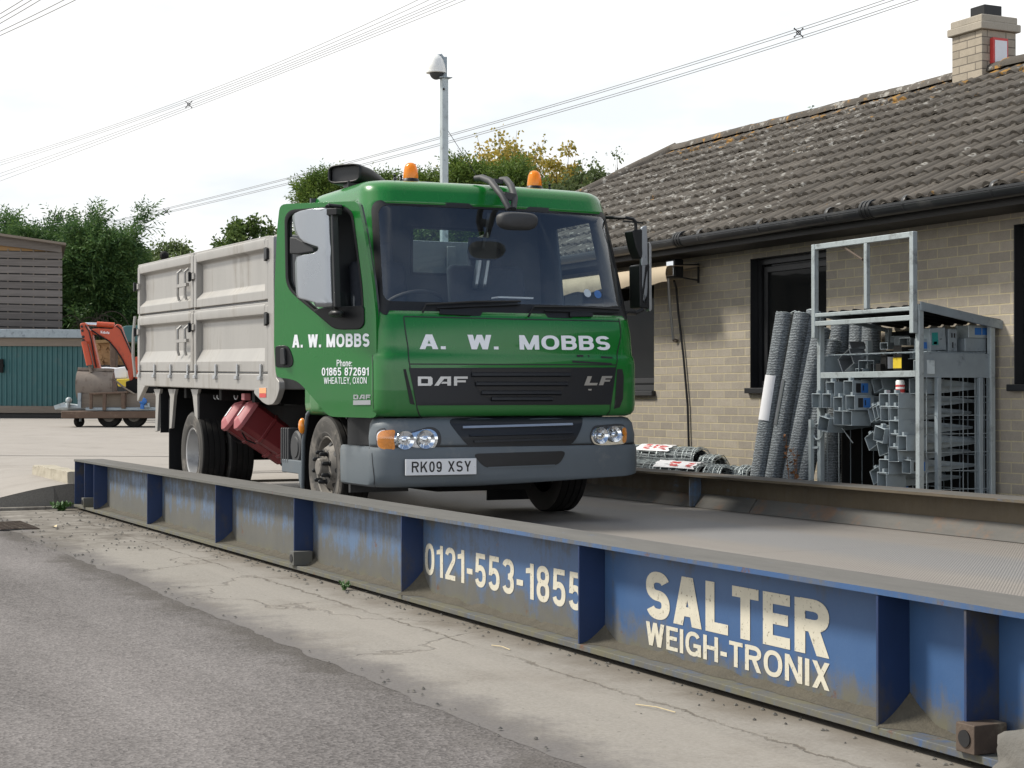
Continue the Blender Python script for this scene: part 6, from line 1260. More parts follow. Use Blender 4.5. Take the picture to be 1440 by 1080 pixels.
def shbox(nm, u0, u1, y, d, h, m_, label, cat, parts=(), z=None):
    a, c = P(u0, 510, Y=y), P(u1, 510, Y=y); z = zsh + .019 if z is None else z
    o = MB().box(a.x, c.x, y, y + d, z, z + h).build(nm, m_, bevel=.004); tag(o, label, cat)
    for (pn, f0, f1, g0, g1, side, mm) in parts:
        if side == 'front': MB().box(a.x + (c.x - a.x) * f0, a.x + (c.x - a.x) * f1, y - .0015, y - .0006, z + h * g0, z + h * g1).build(pn, mm, o)
        else: MB().box(c.x + .0006, c.x + .0015, y + d * f0, y + d * f1, z + h * g0, z + h * g1).build(pn, mm, o)
    return o
shbox('fixing_box', 1238, 1246.5, 7.78, .11, .185, K['chassis'], 'dark box with a white label on its side, on the shelf', 'box', [('label', .1, .8, .25, .7, 's', K['paper']), ('lid', -.0, 1, .95, 1.0, 's', K['canvas'])])
shbox('fixing_box', 1256, 1268, 7.79, .16, .21, K['chassis'], 'dark box with a yellow label, tallest at the shelf front', 'box', [('label', .0, .99, .22, .58, 'front', K['yellow']), ('lid', 0, 1, .94, 1.0, 's', K['canvas'])])
for k, (u_, dy, w_, h_, rz_, zz_, lb_) in enumerate(((1184, 7.9, .10, .08, 12, None, 'dull square socket behind the tipped bracket'), (1226, 7.92, .09, .09, -25, None, 'square socket turned away behind the upright strap'), (1236, 8.05, .11, .10, 8, None, 'square socket deep on the shelf left of the labelled boxes'), (1272, 7.86, .09, .075, 24, zsh + .21, 'square clip lying on the tallest box at the shelf front'), (1280, 7.84, .08, .07, -12, zsh + .13, 'small clip resting beside the right corner post above the bright socket'), (1243, 7.84, .06, .05, 30, zsh + .206, 'little bright clip on top of the white labelled box'))): shelf_hollow(u_, w_, h_, dy, .12, K['steel'] if k % 2 else K['steeld'], lb_, rz_, zz_)
shbox('steel_strap', 1217, 1220, 7.9, .05, .26, K['steel'], 'upright flat steel strap standing behind the tipped bracket', 'strap')
shbox('fixing_box', 1231, 1238, 7.74, .08, .08, K['chassis'], 'small dark box in front of the white labelled box', 'box')
shbox('steel_box', 1162, 1178, 7.98, .12, .18, K['chassis'], 'dark steel box at the far left of the shelf', 'box')
shbox('fixing_box', 1273, 1284, 7.98, .16, .17, K['steeld'], 'grey box behind the right end of the shelf front', 'box', [('label', .2, .8, .3, .7, 'front', K['ink'])])
zw = zp1 + .016
def sidebox(nm, u0, u1, hpx, x, dx, m_, label, cat, parts=(), z=zw, lean=0):
    a, c = P(u0, 492, X=x).y, P(u1, 492, X=x).y; h = hpx / (FPX / (P(u0, 492, X=x) - CAM).dot(FW)); b = MB().box(x - dx, x, a, c, z, z + h)
    mt = Matrix.Translation((x, a, z)) @ Matrix.Rotation(R(lean), 4, 'X') @ Matrix.Translation((-x, -a, -z)); b.v = [tuple(mt @ Vector(v)) for v in b.v]; o = b.build(nm, m_, bevel=.004); tag(o, label, cat)
    for (pn, f0, f1, g0, g1, mm) in parts:
        p = MB().box(x + .0006, x + .0016, a + (c - a) * f0, a + (c - a) * f1, z + h * g0, z + h * g1); p.v = [tuple(mt @ Vector(v)) for v in p.v]; p.build(pn, mm, o)
    return o, z + h
sidebox('upright_case', 1309, 1331, 32, XR - .06, .12, K['steeld'], 'upright grey case with a green label on the wire shelf', 'case', [('label', .12, .5, .25, .8, K['teal']), ('label', .2, .42, .28, .40, K['paper']), ('slot', .6, .75, .48, .51, K['ink'])], lean=4)
sidebox('upright_case', 1334, 1346, 32, XR - .06, .12, K['steeld'], 'narrow upright grey case with dark slots on the wire shelf', 'case', [('slot', .3, .45, .6, .8, K['ink']), ('slot', .6, .75, .6, .8, K['ink']), ('slot', .4, .55, .15, .4, K['ink'])])
_, zt_ = sidebox('steel_box', 1357, 1387, 19, XR - .05, .14, K['steeld'], 'plain grey box under the blue labelled box on the wire shelf', 'box')
sidebox('steel_box', 1362, 1393, 18, XR - .05, .14, K['steel'], 'grey box with a blue label on top of another box', 'box', [('label', .28, .58, .25, .8, K['blue']), ('label', .62, .85, .25, .8, K['blue'])], z=zt_ + .001)
sidebox('fixing_box', 1298, 1308, 18, XR - .10, .1, K['steeld'], 'small box with blue label close behind the rack corner post', 'box', [('label', .1, .9, .2, .7, K['blue'])])
cz_ = P(1266, 556, Y=7.74); cn = MB().lathe([(0, 0), (.027, 0), (.031, .008), (.032, .012), (.032, .098), (.026, .108), (.0, .108)], cz_, (0, 0, 1), 20).build('drink_can', K['polywhite'], smooth=40); tag(cn, 'white and red drink can standing on the post spikes', 'can')
b = MB().lathe([(.0325, .02), (.0325, .045)], cz_, (0, 0, 1), 20, cap=False); b.lathe([(.0325, .06), (.0325, .075)], cz_, (0, 0, 1), 20, cap=False); b.build('can_print', K['redink'], cn, smooth=60, recalc=False)
b = MB(); MB
tag(MB().box(*(lambda p: (p.x - .06, p.x + .05, 7.80, 7.9, .46, .50))(P(1256, 687, Y=7.8))).build('blue_tub', K['blue'], bevel=.008), 'small blue tub at the foot of the right pile of spikes', 'tub')
p = P(1405, 703, Y=8.3)
tag(MB().box(p.x - .22, p.x + .12, 8.22, 8.36, 0.0, p.z + .01).build('white_board', K['paper'], bevel=.004), 'pale board standing low behind the right rack post', 'board')

# ---------------------------------------------------------------- rolls of netting leaning on the rack
def net_roll(top, bot, r, y0, y1, label, group='chicken wire rolls leaning on the rack', ins=None):
    a, c = P(*top, Y=y1), P(*bot, Y=y0); d = (c - a); a2 = a; c2 = c + d * ((0.0 - c.z) / d.z); ax_ = (a2 - c2); L = ax_.length; ax_.normalize()
    e = empty('wire_netting_roll', tuple(c2), label, 'netting roll', group); b = MB(); e1 = ax_.orthogonal().normalized(); e2 = ax_.cross(e1); n, m_ = 26, 44; vs = []
    sd = rng.random() * 50
    for j in range(m_ + 1):
        for i in range(n):
            t = 2 * math.pi * i / n; rr = r * (1 + .04 * mnoise.noise((math.cos(t) * 1.5 + sd, math.sin(t) * 1.5, j * .09)) + .03 * mnoise.noise((t * 3, j * .8, sd))); vs.append(c2 + ax_ * (L * j / m_) + (e1 * math.cos(t) + e2 * math.sin(t)) * rr)
    b.add(vs, [(j * n + i, j * n + (i + 1) % n, (j + 1) * n + (i + 1) % n, (j + 1) * n + i) for j in range(m_) for i in range(n)]); b.build('netting', K['wire'], e, smooth=60)
    b = MB(); b.tube([a2 + (e1 * math.cos(t * 6.283 * 4) + e2 * math.sin(t * 6.283 * 4)) * r * (1 - .75 * t) + ax_ * (.004 + .012 * mnoise.noise((t * 30, sd, 0))) for t in np.linspace(0, 1, 90)], .004, 5); b.build('rolled_end', K['steel'], e, smooth=60)
    b = MB(); b.lathe([(0, 0), (r * .93, 0), (r * .93, -.002), (0, -.002)], a2 - ax_ * .01, ax_, 20); b.build('roll_core', K['ink'], e)
    for (f0, f1, mm, ph0, ph1) in (ins or ()):
        b = MB(); k = 14; view = (CAM - a2); view = (view - ax_ * view.dot(ax_)).normalized(); sd_ = ax_.cross(view)
        b.add([c2 + ax_ * L * f + (view * math.cos(ph0 + (ph1 - ph0) * i / k) + sd_ * math.sin(ph0 + (ph1 - ph0) * i / k)) * (r * 1.06) for f in (f0, f1) for i in range(k + 1)], [(i, i + 1, k + 2 + i, k + 1 + i) for i in range(k)]); b.build('paper_wrap', mm, e, smooth=60, recalc=False)
net_roll((1104, 441), (1067, 676), .075, 7.80, 8.0, 'grey netting roll with a white paper wrap, leftmost of those leaning', ins=[(.42, .62, K['paper'], -1.7, -.1)] if False else [(.52, .72, K['paper'], -1.5, .05)])
net_roll((1129, 441), (1087, 678), .072, 7.84, 8.05, 'grey netting roll next to the white wrapped one', ins=[(.50, .70, K['mirrorplate'], -1.5, -.7)])
net_roll((1146, 438), (1100, 679), .070, 7.92, 8.14, 'tallest grey netting roll, third along from the white wrapped one')
net_roll((1156, 462), (1112, 680), .070, 7.74, 7.94, 'shorter grey netting roll in front of the tallest one')
net_roll((1172, 480), (1130, 681), .066, 7.80, 8.0, 'netting roll slanting behind the left rack post')
net_roll((1182, 452), (1170, 640), .075, 8.06, 8.2, 'dark netting roll inside the left end of the rack'); net_roll((1208, 446), (1200, 640), .07, 8.12, 8.26, 'dark netting roll standing deep in the rack')
net_roll((1196, 452), (1188, 640), .075, 8.22, 8.28, 'dark netting roll half hidden behind the shelf brackets'); net_roll((1226, 452), (1220, 640), .075, 8.24, 8.28, 'rightmost dark netting roll at the back of the rack')
for nm, pts in (('wire_end', [P(1112, 440, Y=8.0), P(1118, 437, Y=8.0), P(1124, 440, Y=8.02), P(1130, 440, Y=8.05)]),): tag(MB().tube(pts, .004, 5).build('loose_wire', K['steel']), 'loose wire end curling above the leaning netting rolls', 'wire')

# rolls of stock fencing lying against the wall
def fence_roll(u0, u1, v, y, r, label, labelpaper=False, seed=0, yaw=0, group='stock fence rolls lying by the wall', z=None):
    a, c = P(u0, v, Y=y), P(u1, v, Y=y); c.z = a.z if z is None else z; a.z = c.z; L = c.x - a.x; e = empty('fence_roll', (a.x, y, a.z - r), label, 'fence roll', group); rg = random.Random(seed)
    ya = math.tan(R(yaw)); b = MB()
    def pt(x, t, rr): return Vector((a.x + x, y + ya * x + rr * math.cos(t), a.z + rr * math.sin(t)))
    ns = max(3, int(L / .15)); 
    for k in range(ns + 1):
        x = L * k / ns
        for q in range(3): ph = rg.uniform(0, 6); xx = x + rg.uniform(-.018, .018); b.tube([pt(xx + .012 * math.sin(3 * t + ph), t, r * (1.0 - .13 * q + .03 * math.sin(5 * t + ph))) for t in np.linspace(0, 6.283, 25)[:-1]], .0042, 4, closed=True)
    for q in range(46): t = rg.uniform(0, 6.283); rr = r * rg.uniform(.78, 1.02); b.tube([pt(x * L, t + .07 * math.sin(x * 9 + q), rr + .006 * math.sin(x * 25 + q * 2)) for x in np.linspace(-.01, 1.01, 9)], .0034, 4)
    b.build('wire_strands', K['steel'], e, smooth=0, uv=False, recalc=False)
    b = MB(); k = 20; b.add([pt(x, 2 * math.pi * i / k, r * .76) for x in (0.01, L - .01) for i in range(k)], [(i, (i + 1) % k, k + (i + 1) % k, k + i) for i in range(k)]); b.add([pt(x, 2 * math.pi * i / k, r * q) for x in (.012,) for q in (.76, .42) for i in range(k)], [(i, (i + 1) % k, k + (i + 1) % k, k + i) for i in range(k)]); b.build('roll_core', K['wire'], e, smooth=60, recalc=False)
    if labelpaper:
        for f0, f1, mm, dr in ((.34, .72, K['paper'], 1.05), (.42, .49, K['redink'], 1.06), (.60, .68, K['redink'], 1.06), (.53, .56, K['redink'], 1.06)) if seed == 3 else ((.48, .96, K['paper'], 1.05), (.66, .76, K['redink'], 1.06), (.86, .93, K['redink'], 1.06)):
            b = MB(); kk = 12; t0, t1 = (R(70), R(150)) if dr < 1.055 else (R(105 + rg.uniform(-8, 10)), R(140 + rg.uniform(-5, 8)))
            b.add([pt(L * (f + .015 * math.sin(i * 1.7 + f * 20)), t0 + (t1 - t0) * i / kk, r * dr * (1 + .045 * math.sin(i * 1.9 + f * 34) * math.sin(f * 21 + 1))) for f in np.linspace(f0, f1, 8) for i in range(kk + 1)], [(j * (kk + 1) + i, j * (kk + 1) + i + 1, (j + 1) * (kk + 1) + i + 1, (j + 1) * (kk + 1) + i) for j in range(7) for i in range(kk)]); b.build('paper_label', mm, e, smooth=40, recalc=False)
    return e
fence_roll(868, 986, 638, 8.20, .105, 'upper stock fence roll with torn red and white label by the wall', True, 3)
fence_roll(880, 992, 660, 7.95, .105, 'lower stock fence roll with crumpled red and white label behind the steel girder', True, 5)
fence_roll(992, 1012, 652, 8.22, .085, 'short fence roll end tucked behind the coiled one', False, 8)
fence_roll(1001, 1022, 668, 7.86, .095, 'short coiled fence roll with its open end showing', False, 6)
fence_roll(1022, 1052, 668, 7.98, .085, 'small fence roll right of the open coiled one', False, 7); fence_roll(1046, 1060, 668, 7.98, .082, 'smallest fence roll beside the leaning netting', False, 9)
b = MB()
xa, xb = P(860, 660, Y=8).x, P(1062, 660, Y=8).x
b.box(xa, xb, 7.80, 8.38, .31, .335)
for y in (7.82, 8.08, 8.30): b.box(xa, xb, y, y + .08, .0, .31)
tag(b.build('timber_bearer', K['wood'], bevel=.004), 'timber bearer under the fence rolls along the wall', 'bearer')
# a dead dock plant in front of the netting
def plant(name, base, h, stems, leafmat, label, cat, seed=1, spread=.12, leaf=.03, stemmat=None, nleaf=26):
    rg = random.Random(seed); e = empty(name, tuple(base), label, cat); b, l = MB(), MB(); base = Vector(base)
    for s in range(stems):
        d = Vector((rg.uniform(-spread, spread), rg.uniform(-spread, spread), h * rg.uniform(.7, 1))); pts = [base + d * t + Vector((.02 * math.sin(t * 7 + s), 0, 0)) for t in np.linspace(0, 1, 6)]; b.tube(pts, [.005, .0045, .004, .003, .0025, .0015], 5)
        for k in range(nleaf):
            t = rg.uniform(.15, 1); p = base + d * t; q = Vector((rg.uniform(-1, 1), rg.uniform(-1, 1), rg.uniform(-.3, 1))).normalized(); sdv = q.orthogonal().normalized() * leaf * .35; l_ = leaf * rg.uniform(.5, 1.3); l.add([p, p + q * l_ * .5 + sdv, p + q * l_, p + q * l_ * .5 - sdv], [(0, 1, 2, 3)])
    b.build('stem', stemmat or leafmat, e, smooth=60); l.build('leaf', leafmat, e, smooth=0, recalc=False, uv=False)
pb = P(1122, 680, Y=7.70); pb.z = 0
plant('dead_dock_plant', pb, 1.02, 3, M('dry_dock', (.17, .075, .03), .9, 0, .4, 30), 'dry brown dock stalk standing before the netting rolls', 'plant', 4, .10, .035)
plant('green_weed', P(85, 718, Z=0.005), .08, 12, K['grassleaf'], 'tuft of green weed at the foot of the concrete ramp', 'weed', 5, .11, .05, nleaf=8)
# ---------------------------------------------------------------- camera post
FH = Vector((FW.x, FW.y, 0)).normalized()
ZP = 27.0; pb = PD(624.5, 300, ZP); gz = yard_z(pb.x, pb.y) + .008; e = empty('camera_post', (pb.x, pb.y, gz), 'tall galvanised square post with a dome camera on top', 'camera post')
zt_ = PD(624.5, 110, ZP).z; hw = .052
MB().box(pb.x - hw, pb.x + hw, pb.y - hw, pb.y + hw, gz, zt_).build('post', K['steel'], e, bevel=.006)
b = MB().box(pb.x - .10, pb.x + .10, pb.y - .10, pb.y + .10, zt_, zt_ + .012); b.tube([(pb.x, pb.y, zt_), (pb.x, pb.y, PD(624, 82, ZP).z)], .03, 8); b.bar(PD(626.5, 108, ZP), PD(626.5, 80, ZP), .05, .03); b.build('bracket', K['steeld'], e)
c = PD(613.5, 101, ZP); r_ = .15; b = MB(); b.lathe([(r_, 0), (r_ * 1.02, .04), (r_ * .95, .10), (r_ * .80, .18), (r_ * .55, .24), (r_ * .25, .262), (0, .266)], c, (0, 0, 1), 24, cap=False); b.lathe([(r_ * .9, -.02), (r_ * 1.08, -.02), (r_ * 1.08, .005), (r_ * .9, .005)], c, (0, 0, 1), 24); dh = b.build('dome_housing', K['polywhite'], e, smooth=40)
MB().tube([c + Vector((0, 0, .25)), c + RT * .08 + Vector((0, 0, .27)), c + RT * .13 + Vector((0, 0, .2)), c + RT * .14 + Vector((0, 0, .02))], .02, 8).build('cable_arm', K['steeld'], e, smooth=60)
MB().sphere(c + Vector((0, 0, -.02)), (.105, .105, .105), 16, 8, h0=-1, h1=0).build('camera_dome', K['darkgrey'], dh, smooth=60)
MB().sphere(PD(624.3, 126, ZP) - FH * .06, (.02, .02, .02), 8, 6).build('post_hole', K['ink'], e)

# ---------------------------------------------------------------- overhead lines
def wire(px, z0, z1, label, group, r=.021):
    us_ = [p[0] for p in px]; co = np.polyfit(us_, [p[1] for p in px], min(2, len(px) - 1)); u0, u1 = us_[0], us_[-1]; pts = []
    for i in range(21): t = i / 20; u = u0 + (u1 - u0) * t; z = 1 / (1 / z0 + (1 / z1 - 1 / z0) * t); pts.append(PD(u, float(np.polyval(co, u)), z))
    tag(MB().tube(pts, r, 5).build('overhead_wire', K['wirefar'], smooth=0, uv=False), label, 'overhead wire', group)
WL = ['uppermost', 'second', 'third', 'fourth', 'fifth', 'lowest']
for k, (a, c, d, f_) in enumerate(((224, 141, 66, -26), (227, 143.5, 71, -17), (231, 146, 75, -8), (244, 149, 79, -3), (249, 151.5, 82.5, 2), (256, 154, 86, 8))):
    wire([(-60, a + 20), (0, a), (265, c), (437, d), (640, f_), (690, f_ - 24)], 210, 105, f'{WL[k]} overhead wire of the bundle crossing the upper left sky', 'overhead wires at upper left')
for k, (v, lb) in enumerate((((314.5, 304.5, 294, 197, 170, 40.5, -16), 'uppermost'), ((316, 306, 296, 199.5, 172.5, 44, -11), 'second'), ((318.5, 308.5, 299, 207.5, 180, 50, -3), 'third'), ((320, 310, 301, 210, 183, 53.5, 1), 'lowest'))):
    wire(list(zip((140, 185, 233, 600, 700, 1123, 1290), v)) + [(1400, v[-1] - 38)], 175, 78, f'{lb} overhead wire of the bundle passing above the roof', 'overhead wires above the roof')
for k, (a, x1) in enumerate(((19.5, 31), (26, 43), (33, 55), (44, 88), (50, 104))): wire([(-60, a + 60 * a / x1 * .9), (0, a), (x1 + 40, -40 * a / x1)], 90, 80, f'{("uppermost", "second", "middle", "fourth", "lowest")[k]} overhead wire cutting the top left corner of the sky', 'overhead wires in the corner')
def spacer(u, v, z, s, label):
    c = PD(u, v, z); b = MB()
    for a, d in ((-1, 1), (1, 1)): b.bar(c - RT * s * a - UP * s * d, c + RT * s * a + UP * s * d, s * .22, s * .22)
    b.tube([c + (RT * math.cos(t) + UP * math.sin(t)) * s * .5 for t in np.linspace(0, 6.283, 13)[:-1]], s * .13, 5, closed=True)
    for a, d in ((-1, -1), (1, 1), (-1, 1), (1, -1)): b.sphere(c + RT * s * a + UP * s * d, s * .22, 6, 4)
    tag(b.build('wire_spacer', K['cable']), label, 'wire spacer')
spacer(1123, 46, 86.5, .21, 'large cross shaped spacer holding four wires above the roof'); spacer(234, 297.5, 160, .26, 'small spacer on the lower wires above the silver truck body'); spacer(265.5, 147, 160, .28, 'small spacer on the upper left wire bundle')

# ---------------------------------------------------------------- trees
LEAF = dict(
    con=m_leaf('conifer_leaf', [(.018, .044, .017), (.046, .102, .031), (.095, .170, .046), (.155, .235, .07)], .25),
    con2=m_leaf('hedge_conifer_leaf', [(.030, .060, .012), (.075, .130, .022), (.13, .195, .035), (.20, .25, .06)], .25),
    oak=m_leaf('broad_leaf', [(.030, .058, .014), (.070, .120, .026), (.125, .180, .045), (.19, .24, .075)], .3),
    pale=m_leaf('pale_leaf', [(.06, .09, .03), (.12, .165, .055), (.19, .235, .09)], .3),
    gold=m_leaf('autumn_leaf', [(.11, .13, .025), (.27, .235, .04), (.42, .31, .065), (.50, .41, .15)], .35),
    wil=m_leaf('willow_leaf', [(.045, .070, .022), (.095, .130, .045), (.165, .200, .085)], .3))
def leaf_mesh(name, p, d, ln, wd, m_, parent, nr):
    """p, d: n x 3 arrays; diamonds along d"""
    n = len(p); d = d / (np.linalg.norm(d, axis=1, keepdims=True) + 1e-9); r_ = nr.normal(size=(n, 3)); s_ = np.cross(d, r_); s_ /= np.linalg.norm(s_, axis=1, keepdims=True) + 1e-9
    ln = ln[:, None]; wd = wd[:, None]; droop = np.zeros((n, 3)); droop[:, 2] = -.15
    v = np.stack([p, p + d * ln * .45 + s_ * wd * .5, p + (d + droop) * ln, p + d * ln * .45 - s_ * wd * .5], 1).reshape(-1, 3)
    me = bpy.data.meshes.new(name); me.vertices.add(4 * n); me.vertices.foreach_set('co', v.astype(np.float32).ravel()); me.loops.add(4 * n); me.loops.foreach_set('vertex_index', np.arange(4 * n, dtype=np.int32))
    me.polygons.add(n); me.polygons.foreach_set('loop_start', np.arange(0, 4 * n, 4, dtype=np.int32)); me.update(calc_edges=True); me.materials.append(m_); me.validate()
    o = bpy.data.objects.new(name, me); COL.objects.link(o); adopt(o, parent); return o
def base_at(u, z): p = PD(u, 560, z); return Vector((p.x, p.y, yard_z(p.x, p.y)))
def conifer(name, u, z, vtop, wpx, m_, label, seed, cat='tree', group=None, lean=0, low=.04, dens=1.0, fl=.50, shape=.75, lead=9, ll=1.0, plume=1.0):
    nr = np.random.default_rng(seed); b0 = base_at(u, z); h = PD(u, vtop, z).z - b0.z; w_ = wpx * z / FPX / 2; e = empty(name, tuple(b0), label, cat, group)
    tr = MB(); top = b0 + Vector((lean, 0, h * .97)); tr.tube([b0 + (top - b0) * t + Vector((.08 * math.sin(t * 5 + seed), .06 * math.cos(t * 4), 0)) for t in np.linspace(0, 1, 10)], list(np.linspace(.05 * h * .5 + .06, .015, 10)), 8)
    P_, D_, S_ = [], [], []; nl = int(165 * dens)
    for i in range(nl):
        t = low + (1 - low) * (i / nl) ** .9; az = i * 2.39996 + nr.uniform(-.4, .4)
        lump = 1 + .75 * mnoise.noise(Vector((math.cos(az) * 1.3, math.sin(az) * 1.3, t * 5 + seed * 3.7)))
        R_ = w_ * ((1 - t) ** shape * .95 + .10 if shape > 0 else min(1.0, (1 - t) * -shape + .06)) * nr.uniform(.5, 1.12) * lump * (1.3 if nr.uniform() > .86 else 1); up = nr.uniform(.35, .9) + .8 * t
        o = b0 + (top - b0) * t; dr = Vector((math.cos(az), math.sin(az), up)); L = R_
        pts = [o + Vector((dr.x * L * s, dr.y * L * s, L * up * s * (.55 + .45 * s))) for s in np.linspace(0, 1, 6)]
        tr.tube(pts, list(np.linspace(.02 + .012 * R_, .005, 6)), 5)
        ns = int((10 + 9 * R_) * dens ** .5) 
        for s in np.linspace(.12, 1.04, ns):
            c = o + Vector((dr.x * L * s, dr.y * L * s, L * up * s * (.55 + .45 * s))); k = int(10 * (1.15 - .35 * s))
            sp = (.05 + .080 * L * (1 - .55 * s)) * plume; q = nr.normal(size=(k, 3)) * sp * np.array([1, 1, .7]); P_.append(np.array(c) + q)
            base_d = np.array([dr.x, dr.y, up * .8 + .2]); D_.append(base_d * .9 + nr.normal(size=(k, 3)) * .55 + q / (sp + 1e-6) * .35); S_.append(nr.uniform(.5, 1.25, k) * fl * (1.0 if s < .85 else 1.2))
    for k in range(lead):                                                       # several ragged leader shoots, leaning apart
        az = nr.uniform(0, 6.28); r0 = w_ * nr.uniform(0, .75) * (1 if k else 0); q0 = top + Vector((math.cos(az) * r0, math.sin(az) * r0, -h * .04 - r0 * nr.uniform(.3, .9))); ln_ = h * nr.uniform(.06, .15) * ll; dv2 = Vector((math.cos(az) * .35 + nr.normal() * .15, math.sin(az) * .35, 1))
        tr.tube([q0 - dv2 * ln_ * .5, q0 + dv2 * ln_], [.02, .005], 4)
        for t in np.linspace(-.5, 1, 16): n = int(12 - 7 * max(0, t)); P_.append(np.array(q0 + dv2 * ln_ * t) + nr.normal(size=(n, 3)) * (.10 * (1.15 - t) + .015)); D_.append(np.array([dv2.x, dv2.y, 1.0]) + nr.normal(size=(n, 3)) * .5); S_.append(nr.uniform(.5, 1.1, n) * fl)
    tr.build('trunk', K['bark'], e, smooth=60, uv=False, recalc=False)
    p, d, s_ = np.concatenate(P_), np.concatenate(D_), np.concatenate(S_); d = d / (np.linalg.norm(d, axis=1, keepdims=True) + 1e-9)
    sd_ = np.cross(d, nr.normal(size=d.shape)); sd_ /= np.linalg.norm(sd_, axis=1, keepdims=True) + 1e-9; LP, LD, LS = [], [], []     # each spray: a flat fan of small leaflets either side of its axis
    for j in range(7):
        t = (j + .5) / 7; sg = 1 if j % 2 else -1; LP.append(p + d * (s_ * t)[:, None]); LD.append(d * .75 + sd_ * sg * .6 + np.array([0, 0, -.12 * t]) + nr.normal(size=d.shape) * .12); LS.append(s_ * (.46 - .24 * t))
    p, d, s_ = np.concatenate(LP), np.concatenate(LD), np.concatenate(LS); leaf_mesh('crown', p, d, s_, np.clip(s_ * .30, .024, .075), m_, e, nr); return e
def broadleaf(name, u, z, vtop, wpx, m_, label, seed, hfrac=.62, leaf=.16, n=16000, clumps=90, cat='tree', group=None, gap=.30, twig=True, squash=1.0):
    nr = np.random.default_rng(seed); b0 = base_at(u, z); h = PD(u, vtop, z).z - b0.z; w_ = wpx * z / FPX / 2; e = empty(name, tuple(b0), label, cat, group); ch = h * hfrac / 2; cc = b0 + Vector((0, 0, h - ch)); tr = MB()
    fork = b0 + Vector((0, 0, h * (1 - hfrac) + .15 * h)); tr.tube([b0, b0 + (fork - b0) * .5 + Vector((.05, .03, 0)), fork], [.045 * h * .55 + .05, .035 * h * .5 + .04, .03 * h * .4 + .03], 8)
    P_, D_, S_ = [], [], []; cs = []
    for i in range(clumps):
        while True:
            q = nr.uniform(-1, 1, 3); r_ = np.linalg.norm(q)
            if gap < r_ < 1.0 and mnoise.noise(Vector(q * 1.7 + seed)) > -.42: break
        out = 1 + .22 * mnoise.noise(Vector(q * 2.3 + seed * 1.3)); c = Vector((cc.x + q[0] * w_ * out, cc.y + q[1] * w_ * out, cc.z + q[2] * ch * out * squash)); cs.append((c, r_))
        mid = fork + (c - fork) * .5 + Vector(nr.normal(size=3) * .12 * w_); tr.tube([fork + Vector(nr.normal(size=3) * .05), mid, c], [.02 + .006 * h * .4, .012 + .002 * h, .004], 5)
    per = max(1, n // clumps)
    for c, r_ in cs:
        rad = w_ * nr.uniform(.13, .27); k = int(per * nr.uniform(.5, 1.4)); q = nr.normal(size=(k, 3)) * rad * .55 * np.array([1, 1, .75]); P_.append(np.array(c) + q); D_.append(q / rad + nr.normal(size=(k, 3)) * .6 + np.array([0, 0, -.15])); S_.append(nr.uniform(.6, 1.3, k) * leaf)
    if twig:                                                              # outlying twigs with single leaves
        for c, r_ in cs:
            if r_ > .62:
                dv2 = (c - cc).normalized(); e2 = c + dv2 * w_ * nr.uniform(.12, .34) + Vector((0, 0, .10 * w_)); tr.tube([c, (c + e2) / 2 + Vector(nr.normal(size=3) * .03), e2], [.008, .006, .003], 4); k = int(per * .10) + 5; t = nr.uniform(0, 1, k)[:, None]; P_.append(np.array(c) * (1 - t) + np.array(e2) * t + nr.normal(size=(k, 3)) * .05 * w_); D_.append(nr.normal(size=(k, 3))); S_.append(nr.uniform(.6, 1.1, k) * leaf)
    tr.build('trunk', K['bark'], e, smooth=60, uv=False, recalc=False)
    p, d, s_ = np.concatenate(P_), np.concatenate(D_), np.concatenate(S_); leaf_mesh('crown', p, d, s_, s_ * .62, m_, e, nr); return e
conifer('conifer_tree', 36, 63, 345, 120, LEAF['con'], 'dark conifer rising behind the slatted wooden shed', 3, dens=1.3, shape=-3.2, ll=1.2, lead=9)
conifer('conifer_tree', 136, 62, 338, 92, LEAF['con'], 'tallest dark feathery conifer right of the wooden shed', 5, dens=1.4, shape=-3.2, lean=.5, ll=1.3, lead=10)
conifer('conifer_tree', 88, 65, 355, 110, LEAF['con'], 'dark conifer filling the gap between two taller conifers', 15, dens=1.3, shape=-4, ll=.9, lead=10)
conifer('conifer_tree', 176, 64, 352, 60, LEAF['con'], 'shorter dark conifer at the right edge of the conifers', 9, dens=1.0, shape=.6, ll=.7)
broadleaf('leafy_tree', 232, 80, 343, 110, LEAF['pale'], 'pale green tree showing low over the silver truck body', 4, n=14000, leaf=.17)
broadleaf('leafy_tree', 200, 74, 352, 70, LEAF['oak'], 'small bushy green tree beside the dark conifers', 24, n=9000, leaf=.15)
broadleaf('oak_tree', 352, 62, 305, 100, LEAF['oak'], 'round green tree above the front of the truck body', 6, n=20000, leaf=.17, clumps=110, gap=.1)
HC = dict(fl=.36, lead=4, ll=.5, plume=1.35)
conifer('hedge_conifer', 452, 46, 252, 105, LEAF['con2'], 'green conifer behind the air scoop of the cab', 11, dens=1.0, shape=.6, **HC)
conifer('hedge_conifer', 535, 48, 258, 110, LEAF['con2'], 'green conifer between the air scoop and first beacon', 12, dens=.9, shape=.6, **HC)
conifer('hedge_conifer', 598, 47, 257, 80, LEAF['con2'], 'green conifer just left of the camera post', 17, dens=.9, shape=.4, **HC)
conifer('hedge_conifer', 664, 46, 248, 90, LEAF['con2'], 'clipped green conifer just right of the camera post', 13, dens=1.1, shape=.35, **HC)
conifer('hedge_conifer', 718, 46.5, 250, 90, LEAF['con2'], 'clipped green conifer left of the right hand beacon', 18, dens=1.0, shape=.35, **HC)
broadleaf('autumn_tree', 718, 54, 203, 190, LEAF['gold'], 'golden autumn tree behind the conifer hedge', 8, n=19000, leaf=.15, clumps=190, gap=.1, hfrac=.6)
